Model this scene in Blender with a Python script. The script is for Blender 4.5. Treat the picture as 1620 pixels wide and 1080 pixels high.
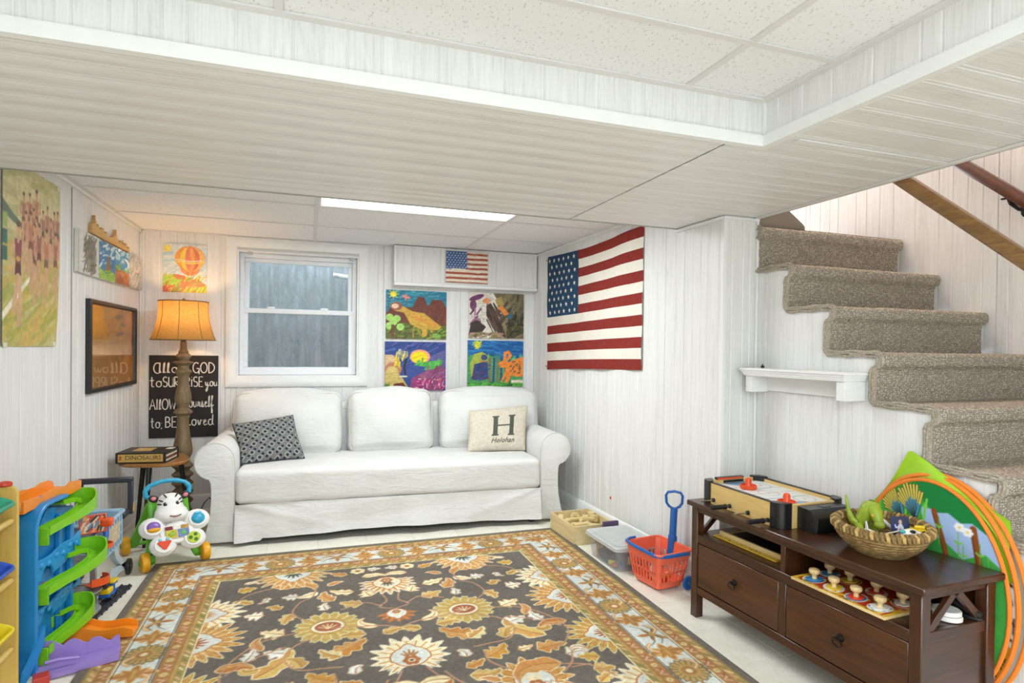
import bpy, bmesh, math, random
import numpy as np
from mathutils import Vector, Matrix, noise

S = bpy.context.scene
for _o in list(bpy.data.objects): bpy.data.objects.remove(_o)
COL = S.collection
PI = math.pi
rad = math.radians

# ---------------------------------------------------------------- camera
_yaw, _pit, _rol = rad(18.987), rad(-0.6011), rad(0.7123)
_F = Vector((math.sin(_yaw)*math.cos(_pit), math.cos(_yaw)*math.cos(_pit), math.sin(_pit)))
_R0 = Vector((math.cos(_yaw), -math.sin(_yaw), 0)); _U0 = _R0.cross(_F)
_R = _R0*math.cos(_rol)+_U0*math.sin(_rol); _U = -_R0*math.sin(_rol)+_U0*math.cos(_rol)
cam_d = bpy.data.cameras.new('camera'); cam = bpy.data.objects.new('camera', cam_d); COL.objects.link(cam)
cam.matrix_world = Matrix(((_R.x,_U.x,-_F.x,0),(_R.y,_U.y,-_F.y,0),(_R.z,_U.z,-_F.z,1.28),(0,0,0,1)))
cam_d.sensor_width = 36; cam_d.lens = 941.18/1620*36
cam_d.shift_y = (560.77-540)/1620
cam_d.clip_start = .02
S.camera = cam

# ---------------------------------------------------------------- world, lamps, exposure
W = bpy.data.worlds.new('world'); S.world = W; W.use_nodes = True
_bg = W.node_tree.nodes['Background']; _bg.inputs[0].default_value = (.78,.88,1,1); _bg.inputs[1].default_value = 8.5
S.view_settings.view_transform = 'Standard'; S.view_settings.look = 'None'
S.view_settings.exposure = 0.24; S.view_settings.gamma = 1
S.view_settings.use_curve_mapping = False
def area(name, loc, rot, sx, sy, power, col):
    l = bpy.data.lights.new(name, 'AREA'); l.shape = 'RECTANGLE'; l.size = sx; l.size_y = sy
    l.energy = power; l.color = col
    o = bpy.data.objects.new(name, l); COL.objects.link(o); o.location = loc; o.rotation_euler = rot
    return o
NEUT = (.81,.905,1)
area('ceiling_lamp_front', (.535,-.18,2.115), (0,0,0), 1.2, .58, 27, NEUT)
area('ceiling_lamp_left', (-.685,-.79,2.115), (0,0,0), 1.2, .58, 30, NEUT)
area('ceiling_lamp_rear', (.535,-1.4,2.115), (0,0,0), 1.2, .58, 30, NEUT)
area('ceiling_lamp_back', (.652,3.495,2.118), (0,0,0), 1.18, .57, 30, (.86,.935,1))
# fill light added behind the camera to brighten the soffit and walls
area('added_front_fill', (.6,-2.25,1.15), (rad(90),0,0), 2.6, 1.7, 22, (.79,.895,1))
area('stair_lamp', (2.8,3.2,4.4), (0,0,0), .6, .6, 62, (1,.78,.68))
def point(name, loc, power, col, r=.03):
    l = bpy.data.lights.new(name, 'POINT'); l.energy = power; l.color = col; l.shadow_soft_size = r
    o = bpy.data.objects.new(name, l); COL.objects.link(o); o.location = loc
    return o
point('lamp_bulb', (-.84,4.80,1.43), 5.5, (1,.62,.30), .035)

# ---------------------------------------------------------------- colour and materials
def lin(c):
    if isinstance(c, str): c = [int(c[i:i+2],16)/255 for i in (0,2,4)]
    return [(x/12.92 if x <= .04045 else ((x+.055)/1.055)**2.4) for x in c[:3]]
def rgba(c): return (*lin(c), 1)
MATS = {}
def _new(name):
    m = bpy.data.materials.new(name); m.use_nodes = True
    nt = m.node_tree; return m, nt, nt.nodes['Principled BSDF']
def _n(nt, t, **k):
    n = nt.nodes.new(t)
    for a, b in k.items(): setattr(n, a, b)
    return n
def _map(nt, coord='Object', scale=(1,1,1)):
    tc = _n(nt,'ShaderNodeTexCoord'); mp = _n(nt,'ShaderNodeMapping'); mp.inputs['Scale'].default_value = scale
    nt.links.new(tc.outputs[coord], mp.inputs[0]); return mp.outputs[0]
def _noise(nt, vec, scale, detail=4, rough=.6, dist=0):
    n = _n(nt,'ShaderNodeTexNoise'); n.inputs['Scale'].default_value = scale; n.inputs['Detail'].default_value = detail
    n.inputs['Roughness'].default_value = rough; n.inputs['Distortion'].default_value = dist
    nt.links.new(vec, n.inputs['Vector']); return n.outputs[0]
def _ramp(nt, fac, stops):
    r = _n(nt,'ShaderNodeValToRGB'); e = r.color_ramp.elements
    while len(e) < len(stops): e.new(.5)
    for el, (p, c) in zip(e, stops): el.position = p; el.color = c if len(c) == 4 else rgba(c)
    nt.links.new(fac, r.inputs[0]); return r.outputs[0]
def _bump(nt, p, h, strength, dist=.002):
    b = _n(nt,'ShaderNodeBump'); b.inputs['Strength'].default_value = strength; b.inputs['Distance'].default_value = dist
    nt.links.new(h, b.inputs['Height']); nt.links.new(b.outputs[0], p.inputs['Normal'])
def _mix(nt, a, b, f, mode='MIX'):
    m = _n(nt,'ShaderNodeMix', data_type='RGBA', blend_type=mode)
    for s, v in ((m.inputs[0], f), (m.inputs[6], a), (m.inputs[7], b)):
        if hasattr(v, 'links') or hasattr(v, 'is_linked'): nt.links.new(v, s)
        else: s.default_value = v
    return m.outputs[2]
def mat(name, c, rough=.5, metal=0, var=.06, vs=18, bump=0, bs=60, spec=.5, coat=0, sheen=0, trans=0, alpha=1, sss=0):
    if name in MATS: return MATS[name]
    m, nt, p = _new(name)
    v = _map(nt); n = _noise(nt, v, vs, 5)
    l = lin(c); d = [x*(1-var) for x in l]; u = [min(1, x*(1+var)) for x in l]
    col = _ramp(nt, n, [(.3,(*d,1)),(.7,(*u,1))])
    nt.links.new(col, p.inputs['Base Color'])
    p.inputs['Roughness'].default_value = rough; p.inputs['Metallic'].default_value = metal
    p.inputs['Specular IOR Level'].default_value = spec; p.inputs['Coat Weight'].default_value = coat
    p.inputs['Sheen Weight'].default_value = sheen; p.inputs['Transmission Weight'].default_value = trans
    p.inputs['Alpha'].default_value = alpha
    if sss: p.inputs['Subsurface Weight'].default_value = sss; p.inputs['Subsurface Scale'].default_value = .01
    if bump: _bump(nt, p, _noise(nt, v, bs, 4), bump)
    MATS[name] = m; return m
def emit(name, c, strength):
    m, nt, p = _new(name)
    p.inputs['Base Color'].default_value = rgba(c); p.inputs['Emission Color'].default_value = rgba(c)
    p.inputs['Emission Strength'].default_value = strength
    v = _map(nt, scale=(60,60,60)); _bump(nt, p, _noise(nt, v, 3, 2), .2)
    return m
def wood(name, c1, c2, axis=0, scale=1.0, rough=.4, coat=0, contrast=(.35,.65), bump=.12, stretch=14):
    m, nt, p = _new(name)
    sc = [10*scale]*3; sc[axis] = 10*scale/stretch
    v = _map(nt, scale=sc)
    n1 = _noise(nt, v, 1.6, 6, .65, 1.2); n2 = _noise(nt, v, 9, 4, .7, .3)
    f = _mix(nt, n1, n2, .35)
    col = _ramp(nt, f, [(contrast[0], c1), (contrast[1], c2)])
    nt.links.new(col, p.inputs['Base Color']); p.inputs['Roughness'].default_value = rough
    p.inputs['Coat Weight'].default_value = coat; p.inputs['Coat Roughness'].default_value = .15
    _bump(nt, p, n2, bump, .001)
    return m
def panelling(name, axis, base=('cfcecb','e1e0dd','ebeae8')):
    # white-washed printed wood panelling: fine streaks and some broad cathedral grain
    m, nt, p = _new(name)
    sc = [46,46,46]; sc[axis] = .9
    v = _map(nt, scale=sc)
    fine = _noise(nt, v, 3.2, 5, .75, .35)
    sc2 = [7,7,7]; sc2[axis] = .55
    v2 = _map(nt, scale=sc2)
    broad = _noise(nt, v2, 1.4, 3, .6, 2.2)
    wv = _n(nt,'ShaderNodeMath', operation='MULTIPLY'); nt.links.new(broad, wv.inputs[0]); wv.inputs[1].default_value = 60
    sn = _n(nt,'ShaderNodeMath', operation='SINE'); nt.links.new(wv.outputs[0], sn.inputs[0])
    rg = _n(nt,'ShaderNodeMapRange'); nt.links.new(sn.outputs[0], rg.inputs[0]); rg.inputs[1].default_value = -1; rg.inputs[2].default_value = 1
    f = _mix(nt, fine, rg.outputs[0], .10)
    f2 = _mix(nt, f, broad, .3)
    col = _ramp(nt, f2, [(.30,base[0]),(.45,base[1]),(.62,base[2])])
    nt.links.new(col, p.inputs['Base Color']); p.inputs['Roughness'].default_value = .42
    _bump(nt, p, fine, .08, .001)
    return m
M_PZ = panelling('whitewashed_panel_upright', 2)
M_PX = panelling('whitewashed_panel_overhead', 0)
M_TRIM = mat('white_trim_paint', 'ececea', .35, var=.02)
M_WALLBACK = mat('wall_backing', 'e0dfdb', .8)
def _tile_mat():
    m, nt, p = _new('acoustic_tile')
    v = _map(nt)
    vo = _n(nt,'ShaderNodeTexVoronoi', feature='F1'); vo.inputs['Scale'].default_value = 105
    mp = _map(nt, scale=(1,.55,1)); di = _noise(nt, mp, 45, 3)
    ad = _n(nt,'ShaderNodeMix', data_type='RGBA'); ad.inputs[0].default_value = .03
    nt.links.new(mp, ad.inputs[6]); nt.links.new(di, ad.inputs[7]); nt.links.new(ad.outputs[2], vo.inputs['Vector'])
    big = _noise(nt, v, 55, 2)
    lt = _n(nt,'ShaderNodeMath', operation='LESS_THAN'); nt.links.new(vo.outputs['Distance'], lt.inputs[0]); lt.inputs[1].default_value = .26
    gt = _n(nt,'ShaderNodeMath', operation='GREATER_THAN'); nt.links.new(big, gt.inputs[0]); gt.inputs[1].default_value = .46
    mu = _n(nt,'ShaderNodeMath', operation='MULTIPLY'); nt.links.new(lt.outputs[0], mu.inputs[0]); nt.links.new(gt.outputs[0], mu.inputs[1])
    col = _mix(nt, rgba('eeeeee'), rgba('d3d2cf'), mu.outputs[0])
    nt.links.new(col, p.inputs['Base Color']); p.inputs['Roughness'].default_value = .9
    sp = _noise(nt, v, 300, 2)
    _bump(nt, p, sp, .25, .002)
    return m
M_TILE = _tile_mat()

# ---------------------------------------------------------------- geometry collector
class G:
    def __init__(s): s.v=[]; s.f=[]; s.m=[]
    def add(s, vs, fs, M=None, mi=0):
        o = len(s.v)
        if M is not None: vs = [M @ Vector(p) for p in vs]
        s.v += [tuple(p) for p in vs]; s.f += [tuple(i+o for i in f) for f in fs]; s.m += [mi]*len(fs); return s
    def box(s, x0,x1,y0,y1,z0,z1, b=0, M=None, mi=0):
        c = ((x0+x1)/2,(y0+y1)/2,(z0+z1)/2); h = (abs(x1-x0)/2,abs(y1-y0)/2,abs(z1-z0)/2)
        if b <= 0:
            vs = [(c[0]+i*h[0],c[1]+j*h[1],c[2]+k*h[2]) for i in(-1,1) for j in(-1,1) for k in(-1,1)]
            return s.add(vs, [(0,1,3,2),(4,6,7,5),(0,4,5,1),(2,3,7,6),(0,2,6,4),(1,5,7,3)], M, mi)
        b = min(b, *(q*.95 for q in h)); vs = []; ix = {}
        for i in(-1,1):
            for j in(-1,1):
                for k in(-1,1):
                    g = (i,j,k)
                    for a in range(3):
                        ix[(g,a)] = len(vs)
                        vs.append(tuple(c[q]+g[q]*(h[q] if q==a else h[q]-b) for q in range(3)))
        fs = []
        for a in range(3):
            u,w = [q for q in range(3) if q!=a]
            for sg in(-1,1):
                q = []
                for (p,r) in((-1,-1),(1,-1),(1,1),(-1,1)):
                    g=[0,0,0]; g[a]=sg; g[u]=p; g[w]=r; q.append(ix[(tuple(g),a)])
                fs.append(tuple(q))
        for a in range(3):
            u,w = [q for q in range(3) if q!=a]
            for p in(-1,1):
                for r in(-1,1):
                    g0=[0,0,0]; g0[u]=p; g0[w]=r; g1=list(g0); g0[a]=-1; g1[a]=1
                    g0=tuple(g0); g1=tuple(g1)
                    fs.append((ix[(g0,u)],ix[(g1,u)],ix[(g1,w)],ix[(g0,w)]))
        for i in(-1,1):
            for j in(-1,1):
                for k in(-1,1): fs.append(tuple(ix[((i,j,k),a)] for a in range(3)))
        return s.add(vs, fs, M, mi)
    def rbox(s, c, size, r, n=3, sub=(1,1,1), bulge=0, amp=0, fr=6, seed=0, M=None, mi=0):
        h = [q/2 for q in size]; r = min(r, *(q*.99 for q in h)); axs = []
        for a in range(3):
            e = [-h[a]+r*(1-math.cos(t*PI/2/n)) for t in range(n)] if r>0 else [-h[a]]
            e = [-h[a]+r*(1-math.tan(PI/4*(1-t/n))) for t in range(n)]
            mid = [-(h[a]-r)+2*(h[a]-r)*t/sub[a] for t in range(sub[a]+1)]
            axs.append(e+mid+[-q for q in reversed(e)])
        vs=[]; key={}; fs=[]
        def vid(p):
            k = tuple(round(q,6) for q in p)
            if k in key: return key[k]
            cl = Vector([max(-(h[a]-r),min(h[a]-r,p[a])) for a in range(3)]); d = Vector(p)-cl
            nn = d.normalized(); q = cl+nn*r
            if bulge:
                u,w_,t = [q[a]/h[a] for a in range(3)]
                if abs(nn.z) > .3: q.z += math.copysign(bulge*max(0,1-u*u)*max(0,1-w_*w_), nn.z)
                elif abs(nn.y)>.3 and size[1] < size[2]: q.y += math.copysign(bulge*max(0,1-u*u)*max(0,1-t*t), nn.y)
                if size[1] < size[2] and abs(nn.y)>.3: q.y += math.copysign(bulge*max(0,1-u*u)*max(0,1-t*t), nn.y)
            if amp: q += nn*amp*noise.noise(Vector((p[0]*fr+seed*7.1,p[1]*fr,p[2]*fr)))
            key[k]=len(vs); vs.append(tuple(q+Vector(c))); return key[k]
        for a in range(3):
            u,w = [q for q in range(3) if q!=a]
            for sg in(-1,1):
                for i in range(len(axs[u])-1):
                    for j in range(len(axs[w])-1):
                        q=[]
                        for (ii,jj) in((i,j),(i+1,j),(i+1,j+1),(i,j+1)):
                            p=[0,0,0]; p[a]=sg*h[a]; p[u]=axs[u][ii]; p[w]=axs[w][jj]; q.append(vid(p))
                        fs.append(tuple(q))
        return s.add(vs, fs, M, mi)
    def lathe(s, prof, n=24, M=None, mi=0, a0=0, a1=2*PI):
        full = abs(a1-a0-2*PI)<1e-6; k = n if full else n+1; vs=[]; fs=[]
        for r,z in prof:
            for i in range(k):
                a=a0+(a1-a0)*i/n; vs.append((max(r,1e-5)*math.cos(a),max(r,1e-5)*math.sin(a),z))
        for j in range(len(prof)-1):
            for i in range(n):
                i2=(i+1)%k; fs.append((j*k+i,j*k+i2,(j+1)*k+i2,(j+1)*k+i))
        return s.add(vs,fs,M,mi)
    def cyl(s, p0, p1, r0, r1=None, n=16, mi=0, M=None):
        return s.tube([p0,p1],r0,n,rs=[r0,r0 if r1 is None else r1],mi=mi,M=M)
    def tube(s, pts, r, n=8, closed=False, rs=None, caps=True, flat=1.0, M=None, mi=0):
        P=[Vector(p) for p in pts]; L=len(P); vs=[]; fs=[]
        def tan(i):
            a=P[(i-1)%L] if (closed or i>0) else P[i]; b=P[(i+1)%L] if (closed or i<L-1) else P[i]
            return (b-a).normalized()
        t=tan(0); up=Vector((0,0,1)) if abs(t.z)<.9 else Vector((0,1,0))
        nrm=(up-t*up.dot(t)).normalized()
        for i in range(L):
            t=tan(i); nrm=(nrm-t*nrm.dot(t))
            if nrm.length<1e-6: nrm=t.orthogonal()
            nrm.normalize(); b=t.cross(nrm); rr=rs[i] if rs else r
            for k in range(n):
                a=2*PI*k/n; vs.append(P[i]+nrm*(rr*flat*math.cos(a))+b*(rr*math.sin(a)))
        for i in range(L if closed else L-1):
            for k in range(n):
                j=(i+1)%L; k2=(k+1)%n; fs.append((i*n+k,i*n+k2,j*n+k2,j*n+k))
        if not closed and caps: fs += [tuple(range(n))[::-1], tuple((L-1)*n+k for k in range(n))]
        return s.add(vs,fs,M,mi)
    def prism(s, poly, z0, z1, M=None, mi=0, b=0):
        n=len(poly)
        if b:
            A=sum(poly[i][0]*poly[(i+1)%n][1]-poly[(i+1)%n][0]*poly[i][1] for i in range(n)); sg=1 if A>0 else -1
            ins=[]
            for i in range(n):
                p=Vector(poly[i-1]);q=Vector(poly[i]);r=Vector(poly[(i+1)%n])
                e1=(q-p).normalized();e2=(r-q).normalized(); n1=Vector((-e1.y,e1.x))*sg;n2=Vector((-e2.y,e2.x))*sg
                d=(n1+n2); d=d/max(.4,d.length_squared/2) if d.length>1e-6 else n1
                ins.append(tuple(q+d*b))
            rings=[(ins,z0),(poly,z0+b),(poly,z1-b),(ins,z1)]
        else: rings=[(poly,z0),(poly,z1)]
        vs=[(p[0],p[1],z) for pl,z in rings for p in pl]; fs=[]
        for k in range(len(rings)-1):
            for i in range(n):
                j=(i+1)%n; fs.append((k*n+i,k*n+j,(k+1)*n+j,(k+1)*n+i))
        fs += [tuple(range(n))[::-1], tuple((len(rings)-1)*n+i for i in range(n))]
        return s.add(vs,fs,M,mi)
    def ell(s, c, r, n=14, m=9, M=None, mi=0):
        vs=[];fs=[]
        for j in range(m+1):
            t=PI*j/m
            for i in range(n):
                a=2*PI*i/n; q=max(math.sin(t),1e-4)
                vs.append((c[0]+r[0]*q*math.cos(a),c[1]+r[1]*q*math.sin(a),c[2]-r[2]*math.cos(t)))
        for j in range(m):
            for i in range(n):
                i2=(i+1)%n; fs.append((j*n+i,j*n+i2,(j+1)*n+i2,(j+1)*n+i))
        return s.add(vs,fs,M,mi)
    def grid(s, fn, nu, nv, M=None, mi=0, wrapu=False):
        vs=[fn(i/nu,j/nv) for j in range(nv+1) for i in range(nu+1)]
        fs=[(j*(nu+1)+i,j*(nu+1)+i+1,(j+1)*(nu+1)+i+1,(j+1)*(nu+1)+i) for j in range(nv) for i in range(nu)]
        return s.add(vs,fs,M,mi)
    def loft(s, secs, caps=True, M=None, mi=0):
        n=len(secs[0]); vs=[p for q in secs for p in q]; fs=[]
        for k in range(len(secs)-1):
            for i in range(n):
                j=(i+1)%n; fs.append((k*n+i,k*n+j,(k+1)*n+j,(k+1)*n+i))
        if caps: fs += [tuple(range(n))[::-1], tuple((len(secs)-1)*n+i for i in range(n))]
        return s.add(vs,fs,M,mi)
def T(x=0,y=0,z=0,rx=0,ry=0,rz=0,s=1):
    from mathutils import Euler
    return Matrix.Translation((x,y,z)) @ Euler((rx,ry,rz)).to_matrix().to_4x4() @ Matrix.Scale(s,4)
def mesh(name, g, mats, fix=True, ang=38):
    me = bpy.data.meshes.new(name); me.from_pydata(g.v, [], g.f)
    if fix:
        bm = bmesh.new(); bm.from_mesh(me)
        bmesh.ops.remove_doubles(bm, verts=bm.verts, dist=1e-6) if len(g.v) < 60000 else None
        if len(bm.faces) == len(g.f):
            for f, mi in zip(bm.faces, g.m): f.material_index = mi
        bmesh.ops.recalc_face_normals(bm, faces=bm.faces); bm.to_mesh(me); bm.free()
    if any(g.m) and len(me.polygons) == len(g.m): me.polygons.foreach_set('material_index', g.m)
    me.polygons.foreach_set('use_smooth', [True]*len(me.polygons))
    me.set_sharp_from_angle(angle=rad(ang))
    for m in (mats if isinstance(mats,(list,tuple)) else [mats]): me.materials.append(m)
    me.update(); return me
def O(name, g, mats, parent=None, label=None, cat=None, group=None, kind=None, loc=None, rot=None, fix=True, ang=38):
    me = g if isinstance(g, bpy.types.Mesh) else mesh(name, g, mats, fix, ang)
    o = bpy.data.objects.new(name, me); COL.objects.link(o)
    if parent is not None: o.parent = parent
    if loc is not None: o.location = loc
    if rot is not None: o.rotation_euler = rot
    if label: o['label'] = label
    if cat: o['category'] = cat
    if group: o['group'] = group
    if kind: o['kind'] = kind
    return o
def E(name, label, cat, loc=(0,0,0), rot=(0,0,0), group=None):
    o = bpy.data.objects.new(name, None); COL.objects.link(o); o.location = loc
    o.rotation_euler = rot if not isinstance(rot,(int,float)) else (0,0,rot)
    o.empty_display_size = .05; o['label'] = label; o['category'] = cat
    if group: o['group'] = group
    return o
# ================================================================ the room
XL, YB, XS, XW = -1.181, 5.08, 2.25, 3.29      # left wall, back wall, stair side, stairwell far wall
ZC, ZS = 2.128, 1.983                          # tile ceiling, soffit
def XR(y): return 1.9496+.0333*(YB-y)          # right wall runs very slightly askew
YJ = 2.56                                      # where the right wall ends at the stair
def ST(name, g, m, **k): return O(name, g, m, kind='structure', **k)

# floor and its vinyl tiles
def _floor_mat():
    m, nt, p = _new('cream_vinyl_tile'); v = _map(nt, 'Object')
    info = _n(nt,'ShaderNodeObjectInfo')
    a = _noise(nt, v, 9, 5, .7, .8); b = _noise(nt, v, 90, 3, .7)
    f = _mix(nt, a, b, .35)
    c = _ramp(nt, f, [(.30,'dcd6c3'),(.5,'ebe6d6'),(.7,'f3f0e4')])
    hs = _n(nt,'ShaderNodeHueSaturation'); nt.links.new(c, hs.inputs['Color'])
    mr = _n(nt,'ShaderNodeMapRange'); nt.links.new(info.outputs['Random'], mr.inputs[0]); mr.inputs[3].default_value=.94; mr.inputs[4].default_value=1.04
    nt.links.new(mr.outputs[0], hs.inputs['Value']); nt.links.new(hs.outputs[0], p.inputs['Base Color'])
    p.inputs['Roughness'].default_value = .38; _bump(nt, p, a, .06, .001); return m
M_FLOOR = _floor_mat()
fl = ST('floor', G().box(-1.35,3.4,-2.3,5.2,-.12,-.003), mat('floor_base','d5d0bf',.6))
tl = mesh('tile', G().box(.0009,.3041,.0009,.3041,-.004,0,.0006), M_FLOOR)
ty = [2.283+.305*k for k in range(-7,10)]; tx = [1.905+.305*k for k in range(-11,2)]
for y in ty:
    for x in tx:
        if x+.305 < XL or x > 2.25 or y > YB: continue
        O('tile', tl, None, fl, loc=(x,y,0))

def panel(parent, org, U, w, V, h, m, seed=0, grooves=None, d=.0028, gw=.0045, name='panel'):
    """one grooved sheet: org corner, U across the boards, V along them; front faces U x V"""
    U = Vector(U); V = Vector(V); N = U.cross(V); rr = random.Random(seed)
    if grooves is None:
        grooves=[]; x = rr.uniform(.03,.1)
        while x < w-.03: grooves.append(x); x += rr.choice((.102,.068,.135,.055,.09,.076,.11))
    pr = [(0,-.005),(.0012,0)]
    for q in grooves: pr += [(q-gw,0),(q-.001,-d),(q+.001,-d),(q+gw,0)]
    pr += [(w-.0012,0),(w,-.005)]
    o = Vector(org); g = G(); n = len(pr)
    vs = [o+U*a+N*b for a,b in pr]+[o+U*a+N*b+V*h for a,b in pr]
    g.add(vs,[(i,i+1,n+i+1,n+i) for i in range(n-1)])
    return O(name, g, m, parent, fix=False)

# left wall
wl = ST('wall_left', G().box(-1.32,XL-.006,-2.3,5.2,0,2.3), M_WALLBACK)
ys = [-2.3,-1.21,.02,1.25,2.48,3.73,5.08]
for i in range(6): panel(wl, (XL,ys[i]+.001,0), (0,1,0), ys[i+1]-ys[i]-.002, (0,0,1), ZC+.02, M_PZ, 10+i)
# back wall with the window opening
wx0,wx1,wz0,wz1 = -.522,.398,1.03,2.022
g = G(); yb=(YB+.006,5.26)
g.box(-1.32,wx0,*yb,0,2.3).box(wx1,2.2,*yb,0,2.3).box(wx0,wx1,*yb,0,wz0).box(wx0,wx1,*yb,wz1,2.3)
wb = ST('wall_back', g, M_WALLBACK)
def back(x0,x1,z0,z1,sd): panel(wb, (x0,YB,z0), (1,0,0), x1-x0, (0,0,1), z1-z0, M_PZ, sd)
back(XL+.0,-.601,0,ZC+.02,31); back(-.599,wx0,0,ZC+.02,32); back(wx0+.001,wx1-.001,0,wz0,33); back(wx1,.60,0,ZC+.02,34); back(.602,1.26,0,ZC+.02,35); back(1.262,1.951,0,ZC+.02,36)
# right wall: askew slab that ends in the return beside the stair
g = G().prism([(XR(5.2)+.006,5.26),(XR(YJ)+.006,YJ+.006),(XS-.002,YJ+.006),(XS-.002,5.26)],0,2.3)
wr = ST('wall_right', g, M_WALLBACK)
dv = Vector((XR(YJ)-XR(YB),YJ-YB,0)).normalized(); tot = (Vector((XR(YJ),YJ,0))-Vector((XR(YB),YB,0))).length
st = [0,.9,2.02,2.2,tot]
for i in range(4):
    a = Vector((XR(YB),YB,0))+dv*st[i]; panel(wr, a, dv, st[i+1]-st[i]-.0015, (0,0,1), ZC+.02, M_PZ, 50+i)
panel(wr, (XR(YJ),YJ,0), (1,0,0), XS-XR(YJ), (0,0,1), ZC, M_PZ, 61, grooves=[.05,.12,.165])
# stairwell far wall, upper wall over the soffit, ends and lid
wf = ST('wall_stairwell', G().box(XW+.006,XW+.12,-2.3,6.2,0,4.7), M_WALLBACK)
ys = [0.0,1.23,2.05,3.28,4.5,6.2]
for i in range(5): panel(wf, (XW,ys[i+1]-.001,0), (0,-1,0), ys[i+1]-ys[i]-.002, (0,0,1), 4.6, M_PZ, 70+i)
ST('wall_stair_upper', G().box(2.19,XS-.004,-2.3,6.2,2.165,4.7), M_WALLBACK)
ST('wall_stair_end', G().box(2.1,3.45,6.1,6.25,1.9,4.7), M_WALLBACK)
ST('wall_front', G().box(-1.35,3.45,-2.45,-2.3,0,4.7), M_WALLBACK)
ST('ceiling_stairwell', G().box(2.1,3.45,-2.4,6.2,4.7,4.8), M_WALLBACK)

# tile ceilings: backing slab, lay-in tiles and the metal grid
ce = ST('ceiling', G().box(-1.33,2.245,-2.35,5.26,2.166,2.3), M_WALLBACK)
M_TEE = mat('ceiling_grid_metal','dedcda',.4,var=.02)
def ceil_field(xs, ys, skip=()):
    for i in range(len(xs)-1):
        for j in range(len(ys)-1):
            if (i,j) in skip: continue
            O('ceiling_tile', G().box(xs[i]+.003,xs[i+1]-.003,ys[j]+.003,ys[j+1]-.003,ZC+.0022,ZC+.018), M_TILE, ce)
    for x in xs[1:-1]: O('tee', G().box(x-.012,x+.012,ys[0],ys[-1]+.0+.0,ZC-.002,ZC+.003,.001), M_TEE, ce)
    for y in ys[1:-1]: O('tee', G().box(xs[0],xs[-1],y-.012,y+.012,ZC-.003,ZC+.002,.001), M_TEE, ce)
fx = [-1.181,-.075,1.145,1.467]; fy = [-2.3,-1.705,-1.095,-.485,.125,.735,1.345,1.653]
ceil_field(fx, fy, {(1,3),(0,2),(1,1)})
bx = [-1.181,.048,1.268,2.02]; by = [2.95,3.2,3.805,4.44,5.08]
ceil_field(bx, by, {(1,1)})
def wall_angle(x0,x1,y0,y1): O('wall_angle', G().box(x0,x1,y0,y1,ZC-.0045,ZC+.0015), M_TEE, ce)
wall_angle(-1.181,1.44,1.625,1.66); wall_angle(1.44,1.475,-2.3,1.66)
wall_angle(-1.181,-1.157,2.95,5.08); wall_angle(-1.181,1.95,5.062,5.08); wall_angle(1.965,2.02,2.95,5.08)

# fluorescent fixtures lying in the grid
M_DIFF = emit('lamp_diffuser','fffdf4',2.2)
def fixture(x0,x1,y0,y1,label):
    t = E('ceiling_light', label, 'ceiling light', ((x0+x1)/2,(y0+y1)/2,ZC)); a=(x1-x0)/2; b=(y1-y0)/2
    O('housing', G().box(-a+.01,a-.01,-b+.01,b-.01,.012,.03), M_TRIM, t)
    O('diffuser', G().box(-a+.024,a-.024,-b+.024,b-.024,.004,.0115,.001), M_DIFF, t)
    g=G()
    g.box(-a+.006,a-.006,-b+.006,-b+.023,-.001,.0118).box(-a+.006,a-.006,b-.023,b-.006,-.001,.0118).box(-a+.006,-a+.023,-b+.024,b-.024,-.001,.0118).box(a-.023,a-.006,-b+.024,b-.024,-.001,.0118)
    O('frame', g, M_TRIM, t)
fixture(.048,1.268,3.2,3.805,'lit rectangular fluorescent panel in the tile ceiling above the white sofa')
fixture(-.075,1.145,-.485,.125,'lit fluorescent panel in the front tile ceiling over the rug')
fixture(-1.181,-.075,-1.095,-.485,'lit fluorescent panel in the front tile ceiling by the left wall')
fixture(-.075,1.145,-1.705,-1.095,'lit fluorescent panel in the tile ceiling farthest from the sofa')

# boxed soffit
so = ST('soffit', G().box(-1.186,2.244,1.660,2.944,1.989,2.166).box(1.474,2.244,-2.3,1.66,1.989,2.166), M_WALLBACK)
def under(x0,x1,y0,y1,sd,gr=None):
    panel(so, (x0,y0,ZS), (0,1,0), y1-y0, (1,0,0), x1-x0, M_PX, sd, gr, d=.0006 if sd==81 else .0016, gw=.003)
def dbl(w, sd):
    rr = random.Random(sd); out=[]; x=.05
    while x < w-.02: out += [x-.007,x+.007]; x += rr.choice((.1,.068,.1,.135,.085))
    return out
under(XL,1.3325,1.653,2.95,81,dbl(1.297,1)); under(1.467,XS,1.572,2.95,82,dbl(1.378,2)); under(1.3385,1.4668,1.653,2.95,82,[q-.081 for q in dbl(1.378,2) if q>.09]); under(1.467,XS,.35,1.570,83,dbl(1.22,3)); under(1.467,XS,-.87,.348,84,dbl(1.218,4)); under(1.467,XS,-2.3,-.872,85,dbl(1.42,5))
panel(so, (XL,1.653,1.988), (1,0,0), 2.647, (0,0,1), .15, M_PZ, 91)
for i,(a,b) in enumerate(((1.653,.433),(.431,-.79),(-.79,-2.3))):
    panel(so, (1.467,a,1.988), (0,-1,0), a-b-.002, (0,0,1), .15, M_PZ, 94+i)
panel(so, (1.335,2.95,1.988), (-1,0,0), 2.5, (0,0,1), .15, M_PZ, 97)
ST('trim_1', G().box(XL,1.470,1.645,1.656,ZS-.006,ZS+.032).box(XL,1.470,1.656,1.672,ZS-.006,ZS-.0005), M_TRIM)
ST('trim_2', G().box(1.459,1.470,-2.3,1.645,ZS-.006,ZS+.032).box(1.470,1.486,-2.3,1.672,ZS-.006,ZS-.0005), M_TRIM)
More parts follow.
